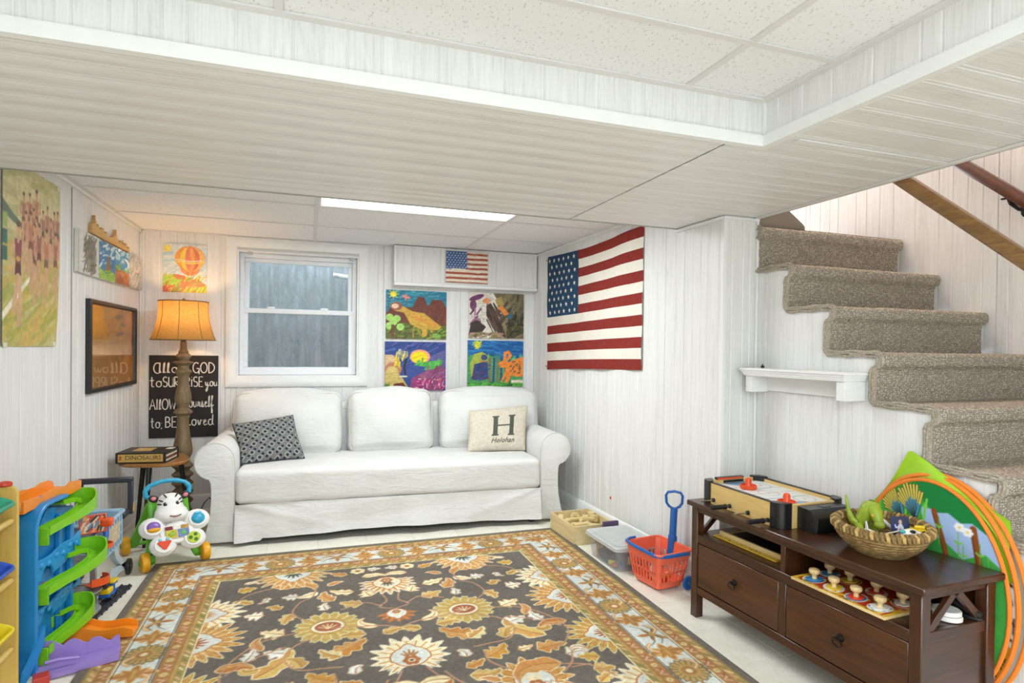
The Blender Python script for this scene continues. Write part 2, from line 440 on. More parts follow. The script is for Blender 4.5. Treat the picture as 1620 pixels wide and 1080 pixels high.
ST('trim_3', G().box(1.455,1.470,1.640,1.656,ZS+.033,ZC-.0046), M_TRIM)
ST('trim_4', G().box(1.53,2.225,1.555,1.585,ZS-.004,ZS-.0003,.001), M_TRIM)
ST('trim_5', G().box(XS-.03,XS+.006,-2.3,YJ-.002,ZS-.006,ZS-.0003,.002).box(XS-.002,XS+.008,-2.3,YJ,ZS-.006,ZS+.03,.002), M_TRIM)
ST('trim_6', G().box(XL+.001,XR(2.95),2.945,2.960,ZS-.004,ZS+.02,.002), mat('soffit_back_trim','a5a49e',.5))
# slim mouldings where walls meet
def stick(n, pts, w=.012, m=M_TRIM):
    g=G()
    for (a,b) in zip(pts[:-1],pts[1:]):
        g.tube([a,b], w, 4, flat=.7)
    ST('trim_%d'%n, g, m)
g=G().box(XR(YJ)-.006,XR(YJ)+.016,YJ-.006,YJ+.018,.0,ZS-.005,.002); ST('trim_7', g, M_TRIM)
ST('trim_8', G().box(XS-.016,XS-.001,YJ-.010,YJ-.001,.0,ZS-.006,.002), M_TRIM)
ST('trim_9', G().box(XR(YJ)-.008,XS,YJ-.012,YJ-.001,ZS-.02,ZS-.006,.002), M_TRIM)
ST('trim_10', G().prism([(XR(2.96)-.013,2.96),(XR(2.96)-.001,2.96),(XR(YJ)-.001,YJ),(XR(YJ)-.013,YJ)],ZS-.022,ZS-.007), M_TRIM)
ST('trim_11', G().box(XL,XL+.013,2.96,5.07,ZC-.022,ZC-.004,.003), M_TRIM)
ST('trim_12', G().prism([(XR(2.96)-.013,2.96),(XR(2.96)-.001,2.96),(XR(5.07)-.001,5.07),(XR(5.07)-.013,5.07)],ZC-.02,ZC-.004), M_TRIM)
ST('trim_13', G().box(XL,XL+.012,YB-.012,YB,.14,ZC-.03,.004), M_TRIM)
ST('trim_14', G().box(1.937,1.950,YB-.012,YB,.14,1.78,.004), M_TRIM)
ST('trim_15', G().box(XL+.0003,XL+.0022,3.726,3.734,.14,ZC-.03), mat('dark_seam','8a857a',.8))
# baseboards
def base_prof(): return [(0,0),(.024,0),(.024,.012),(.014,.022),(.014,.112),(.009,.124),(.004,.132),(0,.134)]
g=G().loft([[(XL+a,y,z) for a,z in base_prof()] for y in(-2.3,YB)]); ST('baseboard_left', g, M_TRIM)
g=G().loft([[(x,YB-a,z) for a,z in base_prof()] for x in(XL+.025,XR(YB)-.025)]); ST('baseboard_back', g, M_TRIM)
g=G().loft([[(XR(y)-a,y,z) for a,z in base_prof()] for y in(YB-.002,YJ)]); ST('baseboard_right', g, M_TRIM)
g=G().loft([[(x,YJ-a,z) for a,z in base_prof()] for x in(XR(YJ),XS)]); ST('baseboard_return', g, M_TRIM)
g=G().loft([[(XS-a,y,z) for a,z in base_prof()] for y in(YJ-.025,.45)]); ST('baseboard_stair', g, M_TRIM)

# shallow boxing at the top of the back wall
g=G().box(.683,1.94,4.986,5.08,1.82,ZC-.004); bo=ST('wall_boxing', g, M_WALLBACK)
panel(bo,(.683,4.981,1.82),(1,0,0),.38,(0,0,1),ZC-1.824,M_PZ,101); panel(bo,(1.064,4.981,1.82),(1,0,0),.876,(0,0,1),ZC-1.824,M_PZ,102); panel(bo,(.678,5.079,1.82),(0,-1,0),.098,(0,0,1),ZC-1.824,M_PZ,103,[.05])
O('moulding', G().box(.674,1.945,4.974,5.079,1.792,1.82,.004).box(.672,.69,4.972,4.99,1.82,ZC-.005,.002), M_TRIM, bo)

# window
M_VINYL = mat('white_vinyl','ebedef',.3,var=.015)
def facing(nt,ior):
    # mirror part of a thin pane, front faces only
    f=_n(nt,'ShaderNodeFresnel'); f.inputs[0].default_value=ior; ge=_n(nt,'ShaderNodeNewGeometry'); m=_n(nt,'ShaderNodeMath',operation='SUBTRACT'); m.inputs[0].default_value=1; nt.links.new(ge.outputs['Backfacing'],m.inputs[1])
    q=_n(nt,'ShaderNodeMath',operation='MULTIPLY'); nt.links.new(f.outputs[0],q.inputs[0]); nt.links.new(m.outputs[0],q.inputs[1]); return q.outputs[0]
def _glass():
    m=bpy.data.materials.new('window_glass'); m.use_nodes=True; nt=m.node_tree; nt.nodes.clear()
    out=_n(nt,'ShaderNodeOutputMaterial'); tr=_n(nt,'ShaderNodeBsdfTransparent'); gl=_n(nt,'ShaderNodeBsdfGlossy'); df=_n(nt,'ShaderNodeBsdfDiffuse')
    gl.inputs['Roughness'].default_value=.05; df.inputs[0].default_value=rgba('b9bcc0')
    tr.inputs[0].default_value=(.9,.93,.94,1)
    fr=facing(nt,1.12)
    a=_n(nt,'ShaderNodeMixShader'); b=_n(nt,'ShaderNodeMixShader')
    v=_map(nt,scale=(9,9,2.5)); n=_noise(nt,v,2.2,6,.75); mr=_n(nt,'ShaderNodeMapRange'); nt.links.new(n,mr.inputs[0]); mr.inputs[1].default_value=.4; mr.inputs[2].default_value=.75; mr.inputs[3].default_value=.10; mr.inputs[4].default_value=.42
    nt.links.new(mr.outputs[0],a.inputs[0]); nt.links.new(tr.outputs[0],a.inputs[1]); nt.links.new(df.outputs[0],a.inputs[2])
    nt.links.new(fr,b.inputs[0]); nt.links.new(a.outputs[0],b.inputs[1]); nt.links.new(gl.outputs[0],b.inputs[2]); nt.links.new(b.outputs[0],out.inputs[0]); return m
M_GLASS=_glass()
wn=bpy.data.objects.new('window_1',None); COL.objects.link(wn); wn['kind']='structure'; wn.location=(0,YB,0); wn['label']='white double-hung basement window above the sofa'
def ring(x0,x1,z0,z1,w,y0,y1,b=.002,wb=None):
    wb = w if wb is None else wb
    return G().box(x0,x1,y0,y1,z1-w,z1,b).box(x0,x1,y0,y1,z0,z0+wb,b).box(x0,x0+w,y0,y1,z0+wb,z1-w,b).box(x1-w,x1,y0,y1,z0+wb,z1-w,b)
def mitre(x0,x1,z0,z1,w,y0,y1):
    g=G(); prof=[(0,.0),(0,.014),(.01,.018),(.05,.012),(w-.006,.010),(w,.0)]
    # four mitred casings with a moulded section
    for (a,b,na) in (((x0,z0),(x1,z0),(0,1)),((x1,z0),(x1,z1),(-1,0)),((x1,z1),(x0,z1),(0,-1)),((x0,z1),(x0,z0),(1,0))):
        d=Vector((b[0]-a[0],b[1]-a[1])).normalized(); nn=Vector(na); s0=[];s1=[]
        for q,t in prof:
            p0=Vector(a)+nn*q+d*q; p1=Vector(b)+nn*q-d*q
            s0.append((p0.x,-t,p0.y)); s1.append((p1.x,-t,p1.y))
        g.loft([s0,s1])
    return g
O('casing', mitre(-.60,.476,.952,2.121,.082,0,0), M_TRIM, wn)
O('jamb_liner', ring(-.522,.398,1.03,2.022,.012,-.004,.18,.001), M_TRIM, wn)
O('window_frame', ring(-.509,.385,1.043,2.009,.032,.075,.175,.002), M_VINYL, wn)
us=O('upper_sash', ring(-.478,.354,1.545,1.978,.034,.115,.145,.003,.03), M_VINYL, wn)
O('pane', G().box(-.447,.323,.128,.132,1.573,1.947), M_GLASS, us)
ls=O('lower_sash', ring(-.486,.362,1.06,1.575,.038,.078,.110,.003,.045), M_VINYL, wn)
O('pane', G().box(-.451,.327,.092,.096,1.10,1.541), M_GLASS, ls)
for x in(-.28,.13): O('sash_lock', G().rbox((x,.088,1.582),(.06,.028,.018),.006,2), M_VINYL, wn)
for x in(-.432,.345): O('blind_bracket', G().box(x-.018,x+.018,-.002,.02,1.99,2.02,.003).box(x-.01,x+.01,-.006,-.002,1.995,2.014,.001), mat('clear_bracket','c9ccd0',.2,alpha=.8), wn)
# galvanised window well outside
def _well():
    m,nt,p=_new('galvanised_steel'); v=_map(nt,scale=(6,6,1.2)); n=_noise(nt,v,3,6,.75); v2=_map(nt,scale=(14,14,14)); n2=_noise(nt,v2,3,4)
    c=_ramp(nt,_mix(nt,n,n2,.4),[(.3,'6d7371'),(.5,'8e9594'),(.7,'b3b9bb')]); nt.links.new(c,p.inputs['Base Color']); p.inputs['Metallic'].default_value=.1; p.inputs['Roughness'].default_value=.7; return m
ww=E('window_well','grey galvanised corrugated window well outside the basement window','window well',(-.06,5.26,0))
def wellf(u,v):
    a=PI*u; r=.80+.016*math.sin(u*2*PI*34); z=.72+1.42*v
    return (r*math.cos(a)*1.05, r*math.sin(a)*.62, z)
O('steel_wall', G().grid(wellf,272,6), _well(), ww, fix=False)
O('gravel_bed', G().prism([(.9*math.cos(PI*t/16),.6*math.sin(PI*t/16)) for t in range(17)],.66,.74), mat('gravel','6a6a62',.95,var=.4,vs=60,bump=1,bs=50), ww)
O('cover_bar', G().cyl((.28,.34,1.92),(.62,.20,1.86),.020), mat('pale_bar','d8d8d0',.5), ww)

# ================================================================ staircase
NOS=[(3.0,2.37),(2.765,2.155),(2.532,1.94),(2.312,1.712),(2.065,1.492),(1.828,1.282),(1.590,1.076),(1.357,.860),(1.122,.645),(.887,.430),(.652,.215)]
M_CARPET=None
def _carpet():
    m,nt,p=_new('looped_wool_carpet'); tc=_n(nt,'ShaderNodeTexCoord'); v=tc.outputs['UV']
    mp=_n(nt,'ShaderNodeMapping'); mp.inputs['Scale'].default_value=(1,1,1); nt.links.new(v,mp.inputs[0]); v=mp.outputs[0]
    mp.inputs['Scale'].default_value=(1/.0125,1/.0085,1)
    vo=_n(nt,'ShaderNodeTexVoronoi',feature='F1'); vo.inputs['Scale'].default_value=1; vo.inputs['Randomness'].default_value=.62; nt.links.new(v,vo.inputs['Vector'])
    fib=_noise(nt,v,6,3,.8); sp=_n(nt,'ShaderNodeSeparateColor'); nt.links.new(vo.outputs['Color'],sp.inputs[0])
    mr=_n(nt,'ShaderNodeMapRange'); nt.links.new(vo.outputs['Distance'],mr.inputs[0]); mr.inputs[1].default_value=.62; mr.inputs[2].default_value=.12
    f=_mix(nt,_mix(nt,mr.outputs[0],sp.outputs[0],.12),fib,.2)
    c=_ramp(nt,f,[(.15,'958a7b'),(.45,'bdb3a3'),(.75,'dbd2c3')]); nt.links.new(c,p.inputs['Base Color']); p.inputs['Roughness'].default_value=1; p.inputs['Specular IOR Level'].default_value=.1
    _bump(nt,p,mr.outputs[0],.9,.006); return m
M_CARPET=_carpet()
M_ROPE=mat('braided_carpet_edge','a79d8e',1,var=.45,vs=140,bump=1,bs=160,spec=.1)
sc=E('staircase','straight stair with looped taupe carpet rising behind the dark console','stairs',(XS,0,0))
path=[]
for k,(N,z) in enumerate(NOS):
    if k<2: continue
    back = NOS[k-1][0]+.028 if k>2 else YJ-.006
    path += [(back-.004,z+.001),(N+.024,z),(N+.008,z-.004),(N-.002,z-.015),(N-.005,z-.032),(N-.002,z-.050),(N+.007,z-.061),(N+.022,z-.066)]
    zb = NOS[k+1][1] if k+1<len(NOS) else 0
    path += [(N+.029,z-.085),(N+.030,zb+.012),(N+.026,zb+.003)]
def carpet(x0,x1):
    nx=42; L=[0]
    rr=random.Random(5)
    # resample long spans so the pile can undulate
    pts=[]
    for a,b in zip(path[:-1],path[1:]):
        d=math.hypot(b[0]-a[0],b[1]-a[1]); k=max(1,int(d/.03))
        for i in range(k): pts.append((a[0]+(b[0]-a[0])*i/k,a[1]+(b[1]-a[1])*i/k))
    pts.append(path[-1]); L=[0]
    for a,b in zip(pts[:-1],pts[1:]): L.append(L[-1]+math.hypot(b[0]-a[0],b[1]-a[1]))
    V=[];F=[];UV=[]
    for j,(y,z) in enumerate(pts):
        for i in range(nx+1):
            u=i/nx; x=x0+(x1-x0)*u; w=noise.noise(Vector((x*5,y*5,z*5)))*.004
            V.append((x,y+w*.6,z+w*.7)); UV.append((x,L[j]))
    for j in range(len(pts)-1):
        for i in range(nx): F.append((j*(nx+1)+i,j*(nx+1)+i+1,(j+1)*(nx+1)+i+1,(j+1)*(nx+1)+i))
    me=bpy.data.meshes.new('carpet_runner'); me.from_pydata(V,[],F); uv=me.uv_layers.new(name='UVMap')
    li=np.zeros(len(me.loops),dtype=np.int32); me.loops.foreach_get('vertex_index',li)
    uv.data.foreach_set('uv',np.array(UV,dtype=np.float32)[li].ravel()); me.polygons.foreach_set('use_smooth',[True]*len(me.polygons))
    me.materials.append(M_CARPET); return me,pts
me,cpts=carpet(-.008,1.005)
O('carpet_runner',me,None,sc)
g=G()
for q,(dx,dn) in enumerate(((-.010,-.006),(-.011,-.017),(-.008,.002))):
    pp=[]
    for i,(y,z) in enumerate(cpts):
        a=cpts[max(0,i-1)];b=cpts[min(len(cpts)-1,i+1)]; t=Vector((b[0]-a[0],b[1]-a[1])); t=t.normalized() if t.length>0 else Vector((0,-1))
        nn=Vector((-t.y,t.x)); nn = nn if True else -nn
        # outward normal: left of travel down the stair is below, so flip
        nn=-nn if nn.y<0 and abs(nn.y)>.5 else nn
        wob=.0025*math.sin(i*1.7+q*2)
        pp.append((dx+wob*.5, y+nn.x*0-(-.0 if abs(t.y)<.5 else 0)+ (0.0), z+ (dn if abs(t.x)>.5 else 0)+wob))
        if abs(t.y)>=.5: pp[-1]=(dx+wob*.5,y-dn,z)
    g.tube(pp,.0068,6)
O('edge_binding',g,M_ROPE,sc,label='thick braided left edge of the carpet')
M_STEPW=mat('painted_step','d9d6cf',.6)
for k,(N,z) in enumerate(NOS):
    if k<2: continue
    back=NOS[k-1][0]+.024
    O('step', G().box(.055,1.035,N+.04,back+.01,max(z-.19,0.0),z-.004), M_STEPW, sc)
# winder riser seen past the top tread
g=G().prism([(.012,1.942),(.36,1.942),(.36,1.975),(.345,1.99),(.20,2.085),(.012,2.19)],-2.95,-2.60,M=Matrix(((1,0,0,0),(0,0,-1,0),(0,1,0,0),(0,0,0,1))),b=.008)
O('winder_step', g, M_CARPET, sc); O('landing_tread', G().box(.002,1.03,YJ-.003,3.1,1.92,1.941), M_CARPET, sc); O('landing_tread', G().box(.002,1.03,YJ-.003,3.1,1.92,1.941), M_CARPET, sc)
# panelled stair side with stepped top
ws=ST('wall_stair', G().prism([(y,z) for y,z in ([(.70,0)]+sum([[(NOS[k][0]+.045, NOS[k+1][1]-.03 if k+1<len(NOS) else 0.0),(NOS[k][0]+.045, NOS[k][1]-.03)] for k in range(len(NOS)-1,1,-1)],[])+[(YJ+.2,NOS[2][1]-.03),(YJ+.2,0)])],-.0035,-.05,
     M=Matrix(((0,0,-1,XS),(1,0,0,0),(0,1,0,0),(0,0,0,1)))), M_WALLBACK)
def topz(y):
    for (N,z) in NOS:
        if y >= N+.03: return z-.012
    return .0
rr=random.Random(4); y=.70; cuts=sorted({N+.03 for N,z in NOS})
while y < YJ-.005:
    w=rr.choice((.1,.068,.135,.055,.09,.11)); y1=min(y+w,YJ-.001)
    ins=[c for c in cuts if y+.004<c<y1-.004]
    seg=[y]+ins+[y1]
    for a,b in zip(seg[:-1],seg[1:]):
        h=topz((a+b)/2)
        if h<=.02: continue
        c0=.0025 if a==y else 0; c1=.0025 if b==y1 else 0
        gg=G(); prf=[(a,.003 if c0 else 0),(a+max(c0,.0004),0),(b-max(c1,.0004),0),(b,.003 if c1 else 0)]
        gg.add([(XS+d,q,0) for q,d in prf]+[(XS+d,q,h) for q,d in prf],[(i+1,i,4+i,5+i) for i in range(3)])
        O('plank', gg, M_PZ, ws, fix=False)
    y=y1
# hand rails
M_RAIL1=wood('honey_handrail','6b4a26','9c7440',1,2,.35,.4); M_RAIL2=wood('red_brown_handrail','4a2715','6c3b22',1,2,.35,.4); M_IRON=mat('black_iron','17171a',.45,.5)
def rail(label,x,y0,z0,y1,z1,r,m,brackets,wallx):
    d=Vector((0,y1-y0,z1-z0)); t=E('handrail',label,'handrail',(x,y0,z0)); nn=Vector((0,-d.z,d.y)).normalized()
    prof=[(.9,-.5),(1,0),(.9,.55),(.55,.95),(0,1.05),(-.55,.95),(-.9,.55),(-1,0),(-.9,-.5),(-.6,-.9),(.6,-.9)]
    g=G().loft([[Vector((a*r,0,0))+nn*(b*r)+q for a,b in prof] for q in(Vector((0,0,0)),d)])
    O('rail',g,m,t)
    for f in brackets:
        p=d*f; b=G()
        b.tube([(p+Vector((0,0,-r))),p+Vector((.0,-.01,-r-.03)),p+Vector((.04,-.02,-r-.055)),p+Vector((wallx-x-.004,-.02,-r-.06))],.009,8)
        b.cyl(p+Vector((wallx-x-.012,-.02,-r-.06)),p+Vector((wallx-x-.001,-.02,-r-.06)),.03)
        b.box(-.008,.008,p.y-.03,p.y+.03,p.z-r-.006,p.z-r+.002,.002)
        O('bracket',b,M_IRON,t)
rail('honey coloured wooden handrail, the nearer and lower of the two over the stair',2.36,.55,.885,2.9,2.93,.028,M_RAIL1,(.95,),2.36+.03)
rail('red-brown wooden handrail on a black iron bracket against the far stairwell wall',3.17,.7,.965,3.3,3.275,.028,M_RAIL2,(.474,.8),XW)
# ================================================================ flat art: colours per vertex on fine grids
class Art:
    def __init__(s,w,h,res,bg):
        s.w,s.h=w,h; s.nx=int(round(w/res))+1; s.ny=int(round(h/res))+1; s.res=w/(s.nx-1)
        s.x=np.linspace(0,w,s.nx); s.y=np.linspace(0,h,s.ny)
        s.C=np.empty((s.ny,s.nx,3)); s.C[:]=s.c(bg); s.R=np.random.RandomState(7)
    def c(s,v):
        if isinstance(v,str): return np.array([int(v[i:i+2],16)/255 for i in(0,2,4)])
        return np.array(v,float)
    def win(s,x0,x1,y0,y1):
        m=s.res*1.5
        i0=max(0,int((x0-m)/s.res)); i1=min(s.nx,int((x1+m)/s.res)+2); j0=max(0,int((y0-m)/s.h*(s.ny-1))); j1=min(s.ny,int((y1+m)/s.h*(s.ny-1))+2)
        if i0>=i1 or j0>=j1: return None
        X,Y=np.meshgrid(s.x[i0:i1],s.y[j0:j1]); return (slice(j0,j1),slice(i0,i1)),X,Y
    def blend(s,sl,d,col,a=1.0):
        al=np.clip(.5-d/s.res,0,1)[...,None]*a; s.C[sl]=s.C[sl]*(1-al)+s.c(col)*al
    def ell(s,cx,cy,rx,ry,col,rot=0,a=1):
        m=max(rx,ry); w=s.win(cx-m,cx+m,cy-m,cy+m)
        if not w: return
        sl,X,Y=w; c,sn=math.cos(rot),math.sin(rot); u=(X-cx)*c+(Y-cy)*sn; v=-(X-cx)*sn+(Y-cy)*c
        s.blend(sl,(np.sqrt((u/rx)**2+(v/ry)**2)-1)*min(rx,ry),col,a)
    def poly(s,pts,col,a=1,grow=0):
        P=np.array(pts,float); w=s.win(P[:,0].min()-grow,P[:,0].max()+grow,P[:,1].min()-grow,P[:,1].max()+grow)
        if not w: return
        sl,X,Y=w; D=np.full(X.shape,1e9); ins=np.zeros(X.shape,bool); n=len(P)
        for i in range(n):
            a0,b0=P[i],P[(i+1)%n]; e=b0-a0; l2=e@e
            if l2<1e-14: continue
            t=np.clip(((X-a0[0])*e[0]+(Y-a0[1])*e[1])/l2,0,1)
            D=np.minimum(D,(X-a0[0]-t*e[0])**2+(Y-a0[1]-t*e[1])**2)
            if a0[1]!=b0[1]:
                cr=((a0[1]>Y)!=(b0[1]>Y))&(X<(b0[0]-a0[0])*(Y-a0[1])/(b0[1]-a0[1])+a0[0]); ins^=cr
        D=np.sqrt(D); D[ins]*=-1; s.blend(sl,D-grow,col,a)
    def line(s,pts,wd,col,a=1,taper=None):
        P=np.array(pts,float); m=wd; w=s.win(P[:,0].min()-m,P[:,0].max()+m,P[:,1].min()-m,P[:,1].max()+m)
        if not w: return
        sl,X,Y=w; D=np.full(X.shape,1e9); n=len(P)-1
        for i in range(n):
            a0,b0=P[i],P[i+1]; e=b0-a0; l2=max(e@e,1e-14)
            t=np.clip(((X-a0[0])*e[0]+(Y-a0[1])*e[1])/l2,0,1); wl=wd/2
            if taper: q=(i+t)/n; wl=wd/2*(1-q*(1-taper))
            D=np.minimum(D,np.sqrt((X-a0[0]-t*e[0])**2+(Y-a0[1]-t*e[1])**2)-wl)
        s.blend(sl,D,col,a)
    def rect(s,x0,x1,y0,y1,col,a=1): s.poly([(x0,y0),(x1,y0),(x1,y1),(x0,y1)],col,a)
    def vnoise(s,sx,sy,seed=0):
        R=np.random.RandomState(seed); gx=max(2,int(s.w/sx)+2); gy=max(2,int(s.h/sy)+2); g=R.rand(gy,gx)
        u=s.x/s.w*(gx-1.001); v=s.y/s.h*(gy-1.001); i=u.astype(int); j=v.astype(int); fu=(u-i)[None,:]; fv=(v-j)[:,None]
        fu=fu*fu*(3-2*fu); fv=fv*fv*(3-2*fv)
        return (g[np.ix_(j,i)]*(1-fu)+g[np.ix_(j,i+1)]*fu)*(1-fv)+(g[np.ix_(j+1,i)]*(1-fu)+g[np.ix_(j+1,i+1)]*fu)*fv
    def grain(s,sx,sy,amt,seed=0): s.C*= (1+amt*(s.vnoise(sx,sy,seed)-.5)*2)[...,None]
    def dab(s,x0,x1,y0,y1,n,cols,L,wd,ang=0,sp=.5,seed=1,a=1):
        R=random.Random(seed)
        for _ in range(n):
            x=R.uniform(x0,x1);y=R.uniform(y0,y1);t=ang+R.uniform(-sp,sp);l=L*R.uniform(.5,1.3)
            s.line([(x-l/2*math.cos(t),y-l/2*math.sin(t)),(x+l/2*math.cos(t),y+l/2*math.sin(t))],wd*R.uniform(.6,1.3),R.choice(cols),a)
    def tris(s,T_,x,y,col):
        for t in T_: s.poly([(x+p[0],y+p[1]) for p in t],col,1,grow=s.res*.12)
    def mesh(s,name,fn,m):
        V=np.array([fn(a,b) for b in s.y for a in s.x],dtype=np.float32) if callable(fn) else fn
        ny,nx=s.ny,s.nx; idx=np.arange(ny*nx).reshape(ny,nx)
        F=np.stack([idx[:-1,:-1],idx[:-1,1:],idx[1:,1:],idx[1:,:-1]],-1).reshape(-1,4)
        me=bpy.data.meshes.new(name); me.vertices.add(ny*nx); me.vertices.foreach_set('co',V.ravel())
        me.loops.add(F.size); me.loops.foreach_set('vertex_index',F.ravel().astype(np.int32)); me.polygons.add(len(F))
        me.polygons.foreach_set('loop_start',np.arange(0,F.size,4,dtype=np.int32))
        try: me.polygons.foreach_set('loop_total',np.full(len(F),4,dtype=np.int32))
        except Exception: pass
        me.polygons.foreach_set('use_smooth',np.ones(len(F),bool))
        at=me.color_attributes.new('Col','FLOAT_COLOR','POINT'); c=np.clip(s.C.reshape(-1,3),0,1)
        l=np.where(c<=.04045,c/12.92,((c+.055)/1.055)**2.4); at.data.foreach_set('color',np.c_[l,np.ones(len(l))].astype(np.float32).ravel())
        me.materials.append(m); me.update(); me.validate(); return me
def artmat(name,rough=.6,bump=.15,bs=120,spec=.4,coat=0,sheen=0,dist=.002):
    m,nt,p=_new(name); a=_n(nt,'ShaderNodeAttribute'); a.attribute_name='Col'; v=_map(nt); n=_noise(nt,v,bs,4,.7)
    mr=_n(nt,'ShaderNodeMapRange'); nt.links.new(n,mr.inputs[0]); mr.inputs[3].default_value=.9; mr.inputs[4].default_value=1.1
    hs=_n(nt,'ShaderNodeHueSaturation'); nt.links.new(a.outputs['Color'],hs.inputs['Color']); nt.links.new(mr.outputs[0],hs.inputs['Value'])
    nt.links.new(hs.outputs[0],p.inputs['Base Color']); p.inputs['Roughness'].default_value=rough; p.inputs['Specular IOR Level'].default_value=spec; p.inputs['Coat Weight'].default_value=coat; p.inputs['Sheen Weight'].default_value=sheen
    _bump(nt,p,n,bump,dist); return m
M_PAINT=artmat('acrylic_paint',.55,.5,90); M_PRINT=artmat('printed_paper',.4,.04,40); M_CLOTHART=artmat('printed_cloth',.9,.35,420,.15)
M_RUG=artmat('tufted_wool_rug',1,.5,300,.08,dist=.004); M_PLASART=artmat('printed_plastic',.35,.05,60)
def text_tris(body,size,shear=0,align='LEFT',space=1):
    cu=bpy.data.curves.new('t','FONT'); cu.body=body; cu.size=size; cu.shear=shear; cu.align_x=align; cu.space_character=space
    ob=bpy.data.objects.new('t',cu); COL.objects.link(ob); dg=bpy.context.evaluated_depsgraph_get()
    me=bpy.data.meshes.new_from_object(ob.evaluated_get(dg)); me.calc_loop_triangles()
    r=[[tuple(me.vertices[i].co[:2]) for i in t.vertices] for t in me.loop_triangles]
    bpy.data.objects.remove(ob); bpy.data.curves.remove(cu); bpy.data.meshes.remove(me); return r
def textG(body,size,M,depth=.0006,shear=0,align='CENTER'):
    g=G()
    for t in text_tris(body,size,shear,align): g.add([(p[0],p[1],depth) for p in t],[(0,1,2)],M)
    return g
def flatM(o,U,V):
    U=Vector(U).normalized();V=Vector(V).normalized();N=U.cross(V); o=Vector(o)
    return Matrix(((U.x,V.x,N.x,o.x),(U.y,V.y,N.y,o.y),(U.z,V.z,N.z,o.z),(0,0,0,1)))

